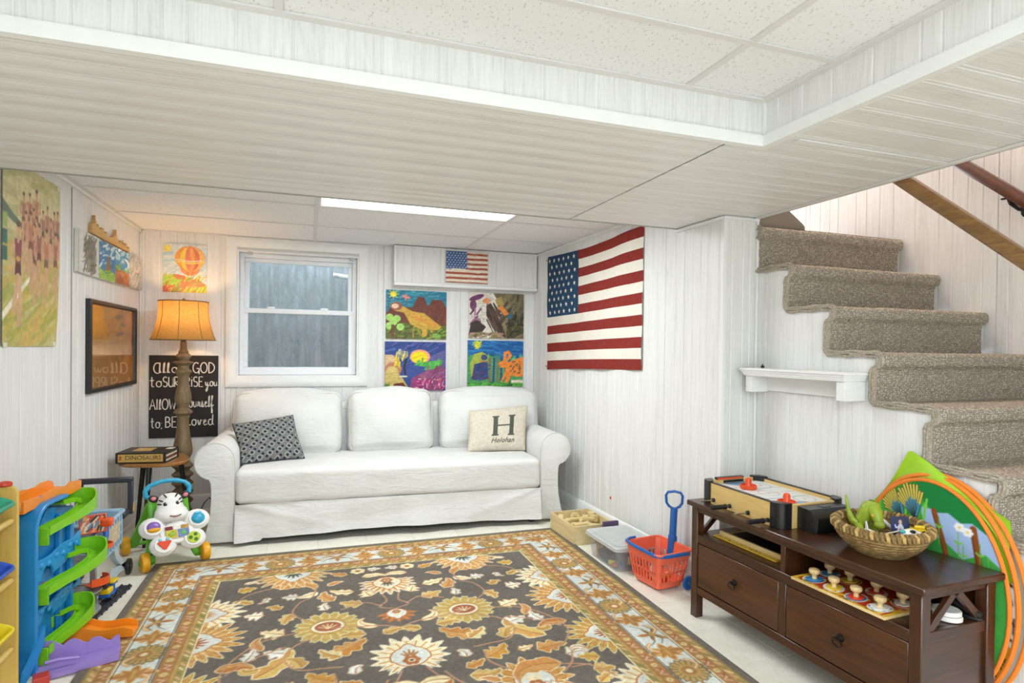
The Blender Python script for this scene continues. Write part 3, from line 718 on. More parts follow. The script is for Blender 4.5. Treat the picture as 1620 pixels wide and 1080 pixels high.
# ---------------------------------------------------------------- the rug
RW,RL=2.49,3.04; RCX,RCY=.411,2.375
def build_rug():
    A=Art(RW,RL,.0052,'6b635a'); R=random.Random(3)
    GR='736a60';RU='a9794a';GO='bd9550';CR='e2d0a0';IV='e6ddc4';PB='cdd0c6';BR='a3562c';OL='a08b4c';DG='54534c'
    def u(x,y): return (x+RW/2,y+RL/2)
    def line(p,w,c,t=None): A.line([u(*q) for q in p],w,c,1,t)
    def poly(p,c,g=0): A.poly([u(*q) for q in p],c,1,g)
    def dot(x,y,r,c,r2=None,rot=0): A.ell(*u(x,y),r,r2 or r,c,rot)
    def fr(i,c): A.rect(i,RW-i,i,RL-i,c)
    fr(0,GR); fr(.042,OL); fr(.052,GO); fr(.080,RU); fr(.130,CR); fr(.136,PB); fr(.287,DG); fr(.291,RU); fr(.352,GO); fr(.362,OL); fr(.392,CR); fr(.398,'6b635a')
    hw,hl=RW/2,RL/2
    def along(i,step,fn):
        # walk each side of the frame at inset i
        for side in range(4):
            Lh=(hl if side%2==0 else hw)-i; n=max(2,int(round(2*Lh/step)))
            for k in range(n+1):
                t=-Lh+2*Lh*k/n
                d=(hw-i if side%2==0 else hl-i)
                if side==0: p,r=(d,t),PI/2
                elif side==1: p,r=(-t,d),PI
                elif side==2: p,r=(-d,-t),-PI/2
                else: p,r=(t,-d),0
                fn(p,r,k)
    def loc(p,r,a,b): return (p[0]+a*math.cos(r)-b*math.sin(r),p[1]+a*math.sin(r)+b*math.cos(r))
    def small(p,r,k):
        if k%2==0:
            for q in range(6): dot(*loc(p,q,.011,0),.008,GO)
            dot(*p,.011,CR); dot(*p,.006,OL)
        else:
            line([loc(p,r,-.022,-.012),loc(p,r,-.01,.012),loc(p,r,.006,-.008),loc(p,r,.022,.012)],.007,'d9a98a'); line([loc(p,r,.012,.0),loc(p,r,.026,-.012)],.005,BR)
    along(.105,.056,small); along(.322,.056,small)
    def tiny(p,r,k):
        c=(CR,'7d7a55','d9a98a')[k%3]; line([loc(p,r,-.011,-.008),loc(p,r,.011,.008)],.008,c)
    along(.066,.034,tiny); along(.377,.034,tiny)
    # pale band: alternating leaf sprays and fringed rosettes on curling stems
    def fringe(x,y,r,c,e,core,n=15,sq=1,rot=0):
        pts=[]; pe=[]
        for k in range(n*6):
            t=2*PI*k/(n*6); q=1+.26*abs(math.sin(n*t/2))**.8-.14+.05*math.sin(n*t*2.5)
            pts.append((x+r*q*math.cos(t)*math.cos(rot)-r*q*sq*math.sin(t)*math.sin(rot),y+r*q*math.cos(t)*math.sin(rot)+r*q*sq*math.sin(t)*math.cos(rot)))
        poly(pts,e,.006); poly(pts,c)
        dot(x,y,r*.62,GO,r*.62*sq,rot); dot(x,y,r*.45,core,r*.45*sq,rot); dot(x,y,r*.2,CR,r*.2*sq,rot)
        for k in range(n): 
            t=2*PI*k/n; line([(x+r*.66*math.cos(t+rot),y+r*.66*math.sin(t+rot)*sq),(x+r*.95*math.cos(t+rot),y+r*.95*math.sin(t+rot)*sq)],.006,e)
    def maple(x,y,r,rot,c,e=None,n=5,spread=2.3):
        pts=[]
        for k in range(n):
            t=rot-spread+2*spread*k/(n-1); l=r*(1 if k in(0,n-1,n//2) else .8)
            w=.19
            pts += [(x+l*.55*math.cos(t-w*1.7),y+l*.55*math.sin(t-w*1.7)),(x+l*.75*math.cos(t-w),y+l*.75*math.sin(t-w)),(x+l*math.cos(t),y+l*math.sin(t)),(x+l*.75*math.cos(t+w),y+l*.75*math.sin(t+w)),(x+l*.55*math.cos(t+w*1.7),y+l*.55*math.sin(t+w*1.7)),(x+.22*r*math.cos(t+spread/(n-1)),y+.22*r*math.sin(t+spread/(n-1)))]
        if e: poly(pts,e,.006)
        poly(pts,c)
    def pale(p,r,k):
        if k%4==2: fringe(*p,.070,GO,'77745f',RU,17,1,r)
        elif k%4==0:
            maple(*loc(p,r,.0,-.02),.075,r+PI/2,'b57a42'); 
            for a in(-1,1):
                line([loc(p,r,.0,-.03),loc(p,r,a*.05,-.045),loc(p,r,a*.085,-.02)],.01,'6f6d5c',.3); line([loc(p,r,.0,-.01),loc(p,r,a*.06,.0),loc(p,r,a*.09,.035)],.009,'6f6d5c',.3)
            dot(*loc(p,r,0,-.02),.014,GO)
        else: 
            maple(*loc(p,r,-.012,.0),.082,r,'b27a42','d2a86a',5,1.45); maple(*loc(p,r,.012,.0),.082,r+PI,'b27a42','d2a86a',5,1.45); dot(*p,.030,'b27a42'); line([loc(p,r,-.03,0),loc(p,r,.03,0)],.014,GO)
        s=1 if k%2 else -1
        arc=[loc(p,r,.01+.07*t/6,s*(.035+.028*math.sin(PI*t/6))) for t in range(7)]
        line(arc,.017,'c98f5c'); line(arc,.006,CR)
    along(.2115,.158,pale)
    for s in(.141,.282):
        A.line([(s,s),(RW-s,s),(RW-s,RL-s),(s,RL-s),(s,s)],.004,DG)
    # field: palmettes, scrolling vines, leaves; laid out on the left half and mirrored
    def vine(p,w=.011,c='bb8a68'):
        q=[]
        P=[Vector(a) for a in p]; P=[P[0]*2-P[1]]+P+[P[-1]*2-P[-2]]
        for i in range(1,len(P)-2):
            for t in range(8):
                t/=8; a,b,c_,d=P[i-1:i+3]; q.append(tuple(.5*((2*b)+(c_-a)*t+(2*a-5*b+4*c_-d)*t*t+(3*b-a-3*c_+d)*t**3)))
        q.append(p[-1]); line(q,w,c)
    def leaf(x,y,L,rot,c,e=None,curl=.5,jag=.5,wd=.30,vein=None):
        # plump lobed leaf with an outline, a paler half and a vein
        L*=.86; wd=wd*1.2+.05; up=[];dn=[];mid=[]; px,py,a=x,y,rot; n=18; e=e or ('b58a5c' if c in(CR,PB,IV) else CR)
        for i in range(n+1):
            t=i/n; lob=1+jag*.42*math.cos(2*PI*(3*t+.35)); w=L*wd*math.sin(PI*min(1,t*1.01)**.75)**.8*(1-.30*t)*lob; nx_,ny_=-math.sin(a),math.cos(a)
            up.append((px+nx_*w*.62,py+ny_*w*.62)); dn.append((px-nx_*w*.55,py-ny_*w*.55)); mid.append((px,py))
            px+=L/n*math.cos(a);py+=L/n*math.sin(a); a+=curl*2.2/n*(t*1.6)
        poly(up+dn[::-1],e,.0045); poly(up+dn[::-1],c)
        c2={GO:'cdaa62',CR:'ebdcb2',PB:'dadbd0',IV:'ede4c8'}.get(c,'cb9654')
        poly([(m[0]*.25+q[0]*.75,m[1]*.25+q[1]*.75) for m,q in zip(mid,up)]+mid[::-1],c2)
        line(mid[1:-2],.007,vein or ('b0743c' if c!=RU else CR),.4)
    def palm(x,y,r,rot,c,e,mid,core,n=13,a0=-2.6,a1=2.6,tear=True):
        # fan palmette: pointed lobed petals fan round a teardrop heart with teeth and a small base flower
        r*=.86
        def P(t,q): return (x+q*math.cos(rot+t),y+q*math.sin(rot+t))
        pts=[]
        for k in range(n):
            t0=a0+(a1-a0)*k/n; dt=(a1-a0)/n; rr=r*(.84+.16*math.cos((t0+dt/2)*.8))*(1.0 if k%2==0 else .93)
            for f,q in((.02,.66),(.12,.80),(.22,.79),(.34,.93),(.5,1.04),(.66,.93),(.78,.79),(.88,.80),(.98,.66)): pts.append(P(t0+dt*f,rr*q))
        pts.append(P(PI,r*.30))
        poly(pts,e,.006); poly(pts,c)
        c2={CR:'efe0b4'}.get(c,'d2a662')
        for k in range(n):
            t=a0+(a1-a0)*(k+.5)/n; line([P(t,r*.48),P(t,r*.86)],r*.12,c2,.35); line([P(t,r*.5),P(t,r*.74)],.006,'b9793a')
        for k in range(n+1):
            t=a0+(a1-a0)*k/n; line([P(t,r*.40),P(t,r*.74)],.006,e)
        ht=[P(t,r*(.43+(.17*max(0,1-abs(t)/.35)))*(1 if abs(t)<2 else .9)) for t in np.linspace(-2.9,2.9,40)]
        poly(ht,'b5703c',.010); poly(ht,IV,.003); poly(ht,mid)
        for k in range(-2,3): line([P(k*.5,r*.10),P(k*.42,r*(.33-.03*abs(k)))],r*.085,core,.5)
        bx,by=P(PI,r*.16)
        for k in range(6): dot(bx+r*.13*math.cos(k*PI/3),by+r*.13*math.sin(k*PI/3),r*.085,'b0693c')
        dot(bx,by,r*.14,'b0693c'); dot(bx,by,r*.085,CR); dot(bx,by,r*.05,DG)
    def pair(fn,*a):
        fn(1,*a); fn(-1,*a)
    def mx(s,x): return s*x
    def mr(s,t): return t if s>0 else PI-t
    _keep=A.C.copy()
    for y0 in (0,-1.13):
        palm(.0,.05+y0,.205,PI/2,CR,IV,PB,RU,15)
        palm(.0,.86+y0,.185,-PI/2,'d7b287',IV,'dccfae',DG,13,-1.9,1.9)
        palm(.0,.47+y0,.115,-PI/2,'b8653a','8d6a50',PB,CR,7,-1.7,1.7)
        for s in(1,-1):
            fringe(s*.315,.42+y0,.128,'bf9f55','d3ca98','a56240',17,1.0)
            dot(s*.315,.42+y0,.070,IV,.058); dot(s*.315,.42+y0,.058,'a86444',.046); 
            for k in range(5): line([(s*.315,.40+y0),(s*.315+.045*math.cos(.6+k*.5),.40+y0+.045*math.sin(.6+k*.5))],.006,CR)
            palm(s*.425,-.27+y0,.20,PI/2,'b9782f',CR,PB,CR,13)
            # leaves
            L=lambda x,y,l,t,c,e=None,cu=.5,j=.5,w=.3: leaf(s*x,y+y0,l,mr(s,t),c,e,s*cu,j,w)
            L(.15,.62,.13,.3,GO,None,.3,.9,.42); L(.08,.28,.11,2.6,GO,None,.6,.5,.4); L(.16,.30,.13,.2,GO,None,-.3,.9,.4)
            L(.10,.36,.17,.35,CR,None,1.6,.1,.2); L(.18,.78,.15,.2,CR,'b08a52',.5,.6,.34); L(.12,.97,.16,2.9,CR,None,.8,.2,.26)
            L(.28,.70,.16,.9,'c98d55',IV,.8,.6,.34); L(.36,.83,.13,-.7,CR,IV,.7,.3,.3); L(.30,.90,.1,2.4,'c98d55',IV,.6,.3,.3)
            L(.47,.60,.13,-1.0,'d1b06a',None,-.6,.8,.36); L(.45,.80,.09,.1,PB,None,.1,.9,.6); L(.60,.62,.10,.2,IV,'b58a72',.1,1,.62)
            L(.50,.40,.13,.4,CR,None,.2,.9,.5); L(.58,.28,.15,1.0,'c98d55',None,1.0,.2,.22); L(.47,.22,.13,.3,PB,None,.2,.9,.5)
            L(.64,.20,.13,2.0,PB,'b08060',-.4,.7,.35); L(.60,.06,.30,2.5,'d1b060',IV,-.8,.5,.24); L(.58,.13,.11,-.4,GO,None,2.2,.1,.36)
            L(.30,.16,.20,2.7,'c4823f',CR,-.4,.8,.36); L(.27,.13,.14,.6,'d6c58c',CR,.4,.8,.36); L(.42,.09,.14,1.3,GO,CR,-.9,.6,.34)
            L(.30,-.05,.16,.5,'c68f3c',CR,.5,.9,.4); L(.20,-.16,.16,-.3,GO,CR,.9,.5,.34); L(.52,-.05,.16,.2,'c4823f',CR,-.2,.9,.4)
            L(.62,-.12,.13,.1,PB,'b08060',0,1,.5); L(.68,-.26,.10,-.2,GO,None,.2,1,.6); L(.70,-.42,.15,-.9,CR,'c2a04f',-.3,.7,.4)
            L(.57,.95,.30,2.9,'cb8a4a',CR,1.3,.4,.26); L(.74,.95,.10,2.8,'c9a33c',None,.1,.9,.5); L(.72,1.04,.10,2.6,IV,None,1.6,.2,.26)
            L(.66,.78,.12,.6,'d3b35e',None,-.4,.6,.3); L(.74,.16,.18,2.9,'b9703a',CR,.9,.3,.26); L(.08,-.35,.14,.2,GO,CR,.6,.6,.4); L(.12,-.20,.1,2.4,'b9703a',CR,.4,.6,.4)
            L(.10,.70,.10,1.2,CR,'b58a72',.1,1,.6); L(.20,1.03,.11,.3,'c4823f',CR,.4,.6,.34)
            # half palmettes against the band
            palm(s*.868,.70+y0,.21,PI if s>0 else 0,CR,IV,PB,'c98d55',9,-1.45,1.45)
            palm(s*.875,.42+y0,.25,PI if s>0 else 0,'b9782f',CR,PB,'b0633c',11,-1.5,1.5)
            palm(s*.875,.0+y0,.22,PI if s>0 else 0,'b9882f','d8cf9a',PB,'a85c38',9,-1.4,1.4)
            if y0==0: palm(s*.48,1.135,.25,-PI/2,'c98d5a',CR,PB,DG,11,-1.4,1.4)
            V=lambda p,w=.0085: vine([(s*a,b+y0) for a,b in p],w)
            V([(.0,.32),(.08,.36),(.2,.38),(.3,.40)]); V([(.04,.70),(.03,.62),(.07,.56),(.0,.52)]); V([(.06,.57),(.14,.63),(.25,.58)])
            V([(.40,.50),(.47,.60),(.44,.72),(.38,.78),(.36,.92)]); V([(.37,.33),(.45,.28),(.49,.18),(.44,.08),(.34,.06),(.27,.05)])
            V([(.30,.0),(.30,-.08),(.36,-.16),(.42,-.18)]); V([(.11,-.1),(.16,-.2),(.26,-.28),(.40,-.36)]); V([(.44,.40),(.58,.36),(.68,.24),(.72,.10),(.66,-.02),(.58,-.06)])
            V([(.49,.28),(.60,.22),(.70,.12)],.007); V([(.56,-.24),(.62,-.18),(.66,-.10),(.74,-.10)]); V([(.60,-.22),(.68,-.22)],.007); V([(.74,.80),(.68,.90),(.56,.95)])
            V([(.05,-.05),(.10,-.2),(.02,-.3),(.0,-.42)],.008)
    _m=(np.abs(A.x-RW/2)<hw-.398)[None,:]&(np.abs(A.y-RL/2)<hl-.398)[:,None]; A.C=np.where(_m[...,None],A.C,_keep)
    # scattered small leaves and tendrils between the large motifs, mirrored
    fld=np.array([A.c('6b635a')]); R2=random.Random(21); put=0
    for _ in range(1500):
        x=R2.uniform(.03,hw-.44); y=R2.uniform(-hl+.46,hl-.44); L=R2.uniform(.08,.125)
        i=int((x+hw)/A.res); j=int((y+hl)/RL*(A.ny-1)); k=int(L*.55/A.res)
        w_=A.C[max(0,j-k):j+k,max(0,i-k):i+k]
        if np.abs(w_-fld[0]).sum(-1).max()>.16: continue
        t=R2.uniform(0,2*PI); c=R2.choice(['c79a4c',CR,CR,'c4823f',PB,'d3b35e']); cu=R2.uniform(-1.4,1.4); jg=R2.choice((.3,.7,1)); wd_=R2.choice((.26,.36,.5))
        for s in(1,-1):
            if put%6==5:
                for q_ in range(6): dot(s*x+.026*math.cos(q_*PI/3+.3),y+.026*math.sin(q_*PI/3+.3),.017,(IV,CR)[put%2])
                dot(s*x,y,.015,'b0743c')
            else: leaf(s*(x-.42*L*math.cos(t)),y-.42*L*math.sin(t),L,mr(s,t),c,None,s*cu,jg,wd_)
        put+=1
        if put>85: break
    _l=A.C.mean(-1,keepdims=True); A.C=_l+(A.C-_l)*.88
    A.grain(.012,.012,.05,5); A.grain(.15,.15,.05,6); A.grain(.007,.007,.04,8)
    # geometry: pile plane with soft relief and a slightly wavy lie
    X,Y=np.meshgrid(A.x-RW/2,A.y-RL/2)
    Zz=np.full(X.shape,.0125)+.0010*(A.vnoise(.25,.25,3)-.5)
    e=np.minimum(np.minimum(A.x[None,:],RW-A.x[None,:]),np.minimum(A.y[:,None],RL-A.y[:,None])); Zz=np.where(e<.004,.002,Zz)
    V=np.stack([X,Y,Zz],-1).reshape(-1,3).astype(np.float32)
    t=E('area_rug','large floral area rug with dark brown field and gold border in front of the sofa','rug',(RCX,RCY,0),(0,0,rad(-.35)))
    O('pile',A.mesh('pile',V,M_RUG),None,t)
    O('rug_backing',G().box(-RW/2+.003,RW/2-.003,-RL/2+.003,RL/2-.003,.0008,.006),mat('rug_backing','6b6155',1),t)
build_rug()

# ---------------------------------------------------------------- pictures on the walls
M_CANVAS=mat('canvas_edge','dcd9d0',.8,bump=.2,bs=300)
def picture(name,label,cat,x0,x1,z0,z1,art,y=YB,t=.016,group=None,m=None,part='painting',slack=0):
    root=E(name,label,cat,(x0,y-.002,z0),group=group); w=x1-x0;h=z1-z0
    O('panel' if t>.004 else 'sheet',G().box(0,w,-t,0,0,h,min(.002,t*.3)),M_CANVAS,root)
    f=lambda a,b:(a/art.w*w,-t-.0008-slack*math.sin(PI*a/art.w)*(.3+b/art.h),b/art.h*h)
    O(part,art.mesh(part,f,m or M_PAINT),None,root); return root
def art_dino():
    a=Art(.51,.41,.0042,'2f7f96'); a.dab(0,.51,.28,.41,60,['2a7a94','3b93a8','1f6c88','4aa0b0'],.12,.012,.15,.3,1)
    for cx,r,h in((.09,.09,.28),(.20,.06,.27),(.29,.07,.36),(.43,.10,.34)): a.poly([(cx-r*1.2,.1),(cx-r,h*.75),(cx-r*.4,h),(cx+r*.4,h*.99),(cx+r*1.0,h*.7),(cx+r*1.5,.1)],'6e3a2c')
    a.dab(.02,.5,.14,.3,30,['7b4330','5f3026','84503c'],.08,.01,1.4,.4,2,.5)
    a.poly([(0,0),(.51,0),(.51,.12),(.3,.1),(.15,.14),(0,.12)],'5d6b2c'); a.dab(0,.51,0,.12,70,['6f8a2f','4a5a26','86a03a','5c4a2c'],.07,.012,.3,.6,3)
    bd='cba23e'; a.poly([(.05,.25),(.10,.29),(.15,.27),(.22,.235),(.32,.22),(.40,.16),(.47,.11),(.44,.08),(.36,.08),(.335,.02),(.30,.02),(.30,.08),(.25,.10),(.2,.13),(.15,.22),(.08,.235)],bd)
    for k in range(6): a.line([(.22+k*.036,.215-k*.014),(.25+k*.034,.165-k*.012)],.012,'e58a3c')
    a.ell(.085,.275,.05,.035,'9a5a4a'); a.ell(.075,.275,.03,.02,'e8c4a8')
    for x,y in((.03,.18),(.09,.17),(.06,.14),(.12,.10),(.03,.11)): a.ell(x,y,.032,.03,'a6d46a')
    a.poly([(.04,.0),(.07,.0),(.07,.12),(.045,.12)],'6b4a30'); a.ell(.06,.375,.026,.022,'f0dc3a'); 
    for k in range(8): a.line([(.06,.375),(.06+.045*math.cos(k*PI/4),.375+.04*math.sin(k*PI/4))],.005,'f0dc3a')
    a.line([(.14,.36),(.19,.35)],.02,'e08a84'); a.line([(.165,.375),(.16,.335)],.014,'e08a84')
    a.ell(.42,.03,.04,.02,'7fae52'); a.dab(.2,.4,.02,.09,20,['caa040','7d7a3c'],.03,.008,1.4,.4,9); a.grain(.02,.008,.10,3); return a
def art_emu():
    a=Art(.51,.41,.0042,'31498a'); a.dab(0,.51,.2,.41,70,['31498a','27407c','4a63a0','5d5aa0'],.12,.014,.5,.4,1)
    a.poly([(.35,.28),(.51,.35),(.51,.2),(.4,.2)],'5f5c94'); a.ell(.29,.285,.085,.06,'f2a184'); a.ell(.285,.28,.068,.05,'f0d81c')
    a.poly([(.2,.2),(.28,.235),(.48,.26),(.46,.19),(.33,.17)],'4fae4a'); a.dab(.25,.47,.2,.25,25,['3f9a3c','68c25c'],.04,.01,1.3,.3,4)
    a.poly([(.15,.18),(.2,.22),(.34,.2),(.3,.12),(.18,.1)],'3c4f92'); a.poly([(.2,.0),(.22,.1),(.34,.17),(.5,.2),(.5,0)],'8e4a78')
    a.dab(.24,.5,.01,.12,90,['c02a78','e0589a','7d2f58','efb0c8','a8745a'],.03,.009,.8,1,5); a.dab(.34,.5,.1,.2,30,['7c3f5f','9a5a80'],.06,.01,.9,.5,7)
    a.poly([(0,.30),(.06,.30),(.12,.26),(.13,.16),(0,.14)],'d8b88a'); a.ell(.07,.18,.07,.06,'c08060'); a.ell(.06,.16,.05,.045,'d8c070')
    a.poly([(0,.14),(.1,.16),(.15,.1),(.2,.02),(0,.02)],'cbb468'); a.poly([(.05,.01),(.08,.06),(.15,.07),(.2,.01)],'6a2f2a'); a.rect(0,.04,0,.06,'5d8a3a')
    a.line([(.16,.29),(.18,.27),(.16,.20),(.17,.14)],.016,'20242c'); a.ell(.15,.30,.045,.035,'8e8e86'); a.dab(.10,.19,.29,.34,20,['d0d060','55544e','e6e6d8'],.02,.006,1.5,.5,8)
    a.dab(.08,.15,.2,.3,12,['e6d24a','caa832'],.05,.014,1.4,.3,11); a.line([(.13,.12),(.18,.12)],.012,'efe0c0'); a.grain(.02,.008,.10,3); return a
def art_eagle():
    a=Art(.51,.40,.0042,'dcd6c8'); a.poly([(.22,.40),(.51,.40),(.51,.0),(.34,.0),(.36,.2)],'70644e'); a.dab(.3,.5,.05,.4,60,['6b6350','8a7a5c','4c4a3c','7d6f4a'],.14,.03,1.2,.4,1)
    a.dab(.36,.5,.02,.2,40,['4d4b2c','37352c','5d5a3a','2f2d28'],.06,.02,.8,.8,2); a.poly([(.24,.34),(.3,.38),(.32,.3),(.27,.26)],'b09858')
    a.poly([(.16,.29),(.2,.31),(.25,.24),(.33,.06),(.34,.01),(.30,.02),(.22,.09),(.16,.2)],'4a3a32'); a.dab(.18,.3,.05,.27,30,['3a2d28','5f4c40','584438'],.1,.012,-1.1,.15,3)
    a.poly([(.26,.28),(.31,.29),(.37,.22),(.33,.2)],'e08a44'); a.ell(.38,.2,.03,.022,'3f6a86',.8); a.poly([(.12,.33),(.16,.36),(.2,.34),(.18,.3),(.13,.31)],'e39a6a')
    a.ell(.07,.355,.07,.022,'6d3a62',.35); a.ell(.04,.29,.03,.045,'6d3a5c'); a.dab(.02,.13,.13,.28,30,['7c4a6a','a87a94','c8b0bc','5c3a4a'],.05,.012,1.2,.5,4)
    a.poly([(0,.02),(.02,.13),(.08,.16),(.16,.10),(.12,.05),(.05,.02)],'3c332f'); a.dab(0,.3,0,.05,40,['6a7a3c','8a8050','b08a7a','504838'],.05,.012,.1,.4,5)
    a.poly([(.12,.12),(.16,.26),(.14,.28),(.09,.2)],'d9d4c8'); a.grain(.02,.008,.10,3); return a
def art_giraffe():
    a=Art(.51,.41,.0042,'1f62a4'); a.dab(0,.51,.25,.41,70,['1a5a9c','2a70b0','14508c','2c86c0'],.14,.014,-.1,.2,1)
    a.poly([(0,.27),(.12,.3),(.3,.25),(.44,.26),(.51,.24),(.51,.0),(0,.0)],'4f9a5c'); a.dab(.0,.51,.16,.27,50,['55b070','3c8a6a','64b48a'],.05,.014,1.4,.4,2)
    for k in range(6): a.line([(.2+.035*k,.05),(.205+.035*k,.25)],.018,('7c7358','33477e')[k%2])
    a.poly([(.04,.05),(.02,.2),(.06,.29),(.13,.31),(.19,.27),(.18,.2),(.12,.22),(.1,.12)],'a8b44a'); a.poly([(.04,.06),(.06,.2),(.18,.23),(.19,.07)],'33477e'); a.dab(.05,.18,.07,.2,20,['2a3c70','48508a','5c3a5c'],.06,.012,.5,.6,4)
    a.ell(.15,.26,.03,.025,'3a4a78'); a.line([(.1,.23),(.19,.22)],.008,'c87a4a')
    og='ee8a38'; a.poly([(.28,.21),(.33,.24),(.37,.22),(.42,.24),(.51,.27),(.51,.09),(.44,.09),(.40,.1),(.36,.01),(.33,.02),(.36,.1),(.32,.06),(.31,.03),(.30,.05),(.34,.13),(.35,.17),(.3,.17)],og)
    a.line([(.34,.24),(.34,.3),(.37,.31),(.39,.28),(.37,.25)],.028,og); a.dab(.38,.5,.11,.23,22,['7c5a34','8a6030'],.012,.012,0,1,5)
    a.rect(0,.51,0,.035,'5cb04a'); a.dab(0,.51,0,.04,40,['4ea03e','74c25c','2f7a34'],.04,.01,.5,.8,6); a.rect(.40,.51,.035,.06,'ead9c4'); a.dab(.27,.5,.008,.022,12,['26302a'],.012,.006,.5,1,7)
    a.ell(.09,.37,.026,.03,'d2d63a'); a.dab(.05,.13,.33,.4,10,['d2d63a','bcc83a'],.05,.008,1.2,1.2,8); a.grain(.02,.008,.10,3); return a
picture('canvas_painting','childlike canvas painting of a yellow dinosaur before brown mountains, upper left over the sofa','painting',.620,1.136,1.349,1.760,art_dino())
picture('canvas_painting','childlike canvas painting of a dark-necked bird and large yellow sun over the sofa','painting',.614,1.135,.909,1.326,art_emu())
picture('canvas_painting','loose canvas painting of a brown eagle with white, olive and orange brushwork','painting',1.335,1.849,1.367,1.769,art_eagle())
picture('canvas_painting','childlike canvas painting of an orange spotted animal under a deep blue sky','painting',1.329,1.849,.936,1.347,art_giraffe())
def art_smallflag():
    a=Art(.375,.275,.0036,'e9ddca'); R=random.Random(2)
    for k in range(7):
        y=.275-(k*2+1)*.275/13-.002
        x0=.18 if k<4 else 0
        if k==3: y+=.003
        a.line([(x,y+R.uniform(-.002,.002)) for x in np.linspace(x0,.375,9)],.0195,'a8503c')
    a.rect(0,.185,.125,.275,'3f5c8e'); a.dab(0,.185,.125,.275,20,['38548a','4a689a'],.06,.012,.2,.4,3,.6)
    for r in range(7):
        for c in range(6+(r%2==0)): a.ell(.014+c*.027+(0 if r%2==0 else .013),.137+r*.020,.0055,.0045,'dfe2e6',.5)
    a.dab(.2,.37,.02,.26,14,['e9ddca'],.05,.004,0,.2,4,.6); a.grain(.02,.006,.06,3); return a
picture('flag_painting','small stars and stripes painted on canvas on the white boxing over the paintings','painting',1.105,1.475,1.835,2.103,art_smallflag(),y=4.981)
def art_balloon():
    a=Art(.30,.37,.0034,'cfdde2'); a.dab(0,.3,.15,.37,60,['c2d6e0','d9e2e2','b4cfdd','e0e0d4'],.09,.02,.5,.5,1)
    a.ell(.03,.335,.026,.026,'f0d23c'); a.ell(.03,.335,.02,.02,'f6df5c')
    cx,cy=.185,.26
    a.poly([(cx+.105*math.sin(t)*(1 if abs(t)<2 else .8),cy+.1*math.cos(t)-(.03 if abs(t)>2.2 else 0)) for t in np.linspace(-PI,PI,40)],'e88a4c')
    for k,c in enumerate(('ef9a3a','f2cf4a','e8775a','ee9a52','e06a4a','f0b85a')):
        x0=-1+k/3;x1=-1+(k+1)/3
        a.poly([(cx+.1*x0*math.sin(t),cy+.095*math.cos(t)) for t in np.linspace(.15,PI-.1,14)]+[(cx+.1*x1*math.sin(t),cy+.095*math.cos(t)) for t in np.linspace(PI-.1,.15,14)],c)
    a.line([(cx-.1,cy-.02),(cx,cy-.035),(cx+.1,cy-.02)],.012,'f0d060'); a.line([(cx-.1,cy-.006),(cx,cy-.02),(cx+.1,cy-.006)],.008,'e8dcc0')
    a.line([(cx-.02,cy-.1),(cx-.01,cy-.15)],.004,'b06a4a'); a.line([(cx+.02,cy-.1),(cx+.01,cy-.15)],.004,'b06a4a'); a.rect(cx-.018,cx+.018,cy-.165,cy-.14,'c8a878')
    a.poly([(0,.02),(0,.12),(.07,.14),(.15,.12),(.2,.05),(.1,.0)],'9cc83c'); a.poly([(.07,.14),(.15,.13),(.17,.1),(.1,.1)],'d8684a'); a.poly([(.09,.0),(.1,.07),(.17,.11),(.25,.10),(.3,.06),(.3,0)],'b8864c')
    a.poly([(0,0),(0,.045),(.05,.06),(.09,.03),(.1,0)],'d0583c'); a.poly([(.15,0),(.2,.04),(.3,.05),(.3,0)],'e6d038'); a.dab(.0,.3,.0,.13,60,['b6d84c','7fae34','e8c43c','d86a44','c89c58'],.04,.009,.8,.5,2); 
    for k in range(5): a.line([(.17+.025*k,.005),(.19+.025*k,.04)],.007,'8cb83a')
    a.grain(.01,.01,.06,3); a.C=a.C*.84+a.c('f2ecd8')*.16; return a
r=picture('balloon_drawing','bright crayon drawing of a hot air balloon pinned above the lampshade','drawing',-1.029,-.733,1.672,2.034,art_balloon(),t=.0015,m=M_PRINT,part='drawing_face',slack=.006)

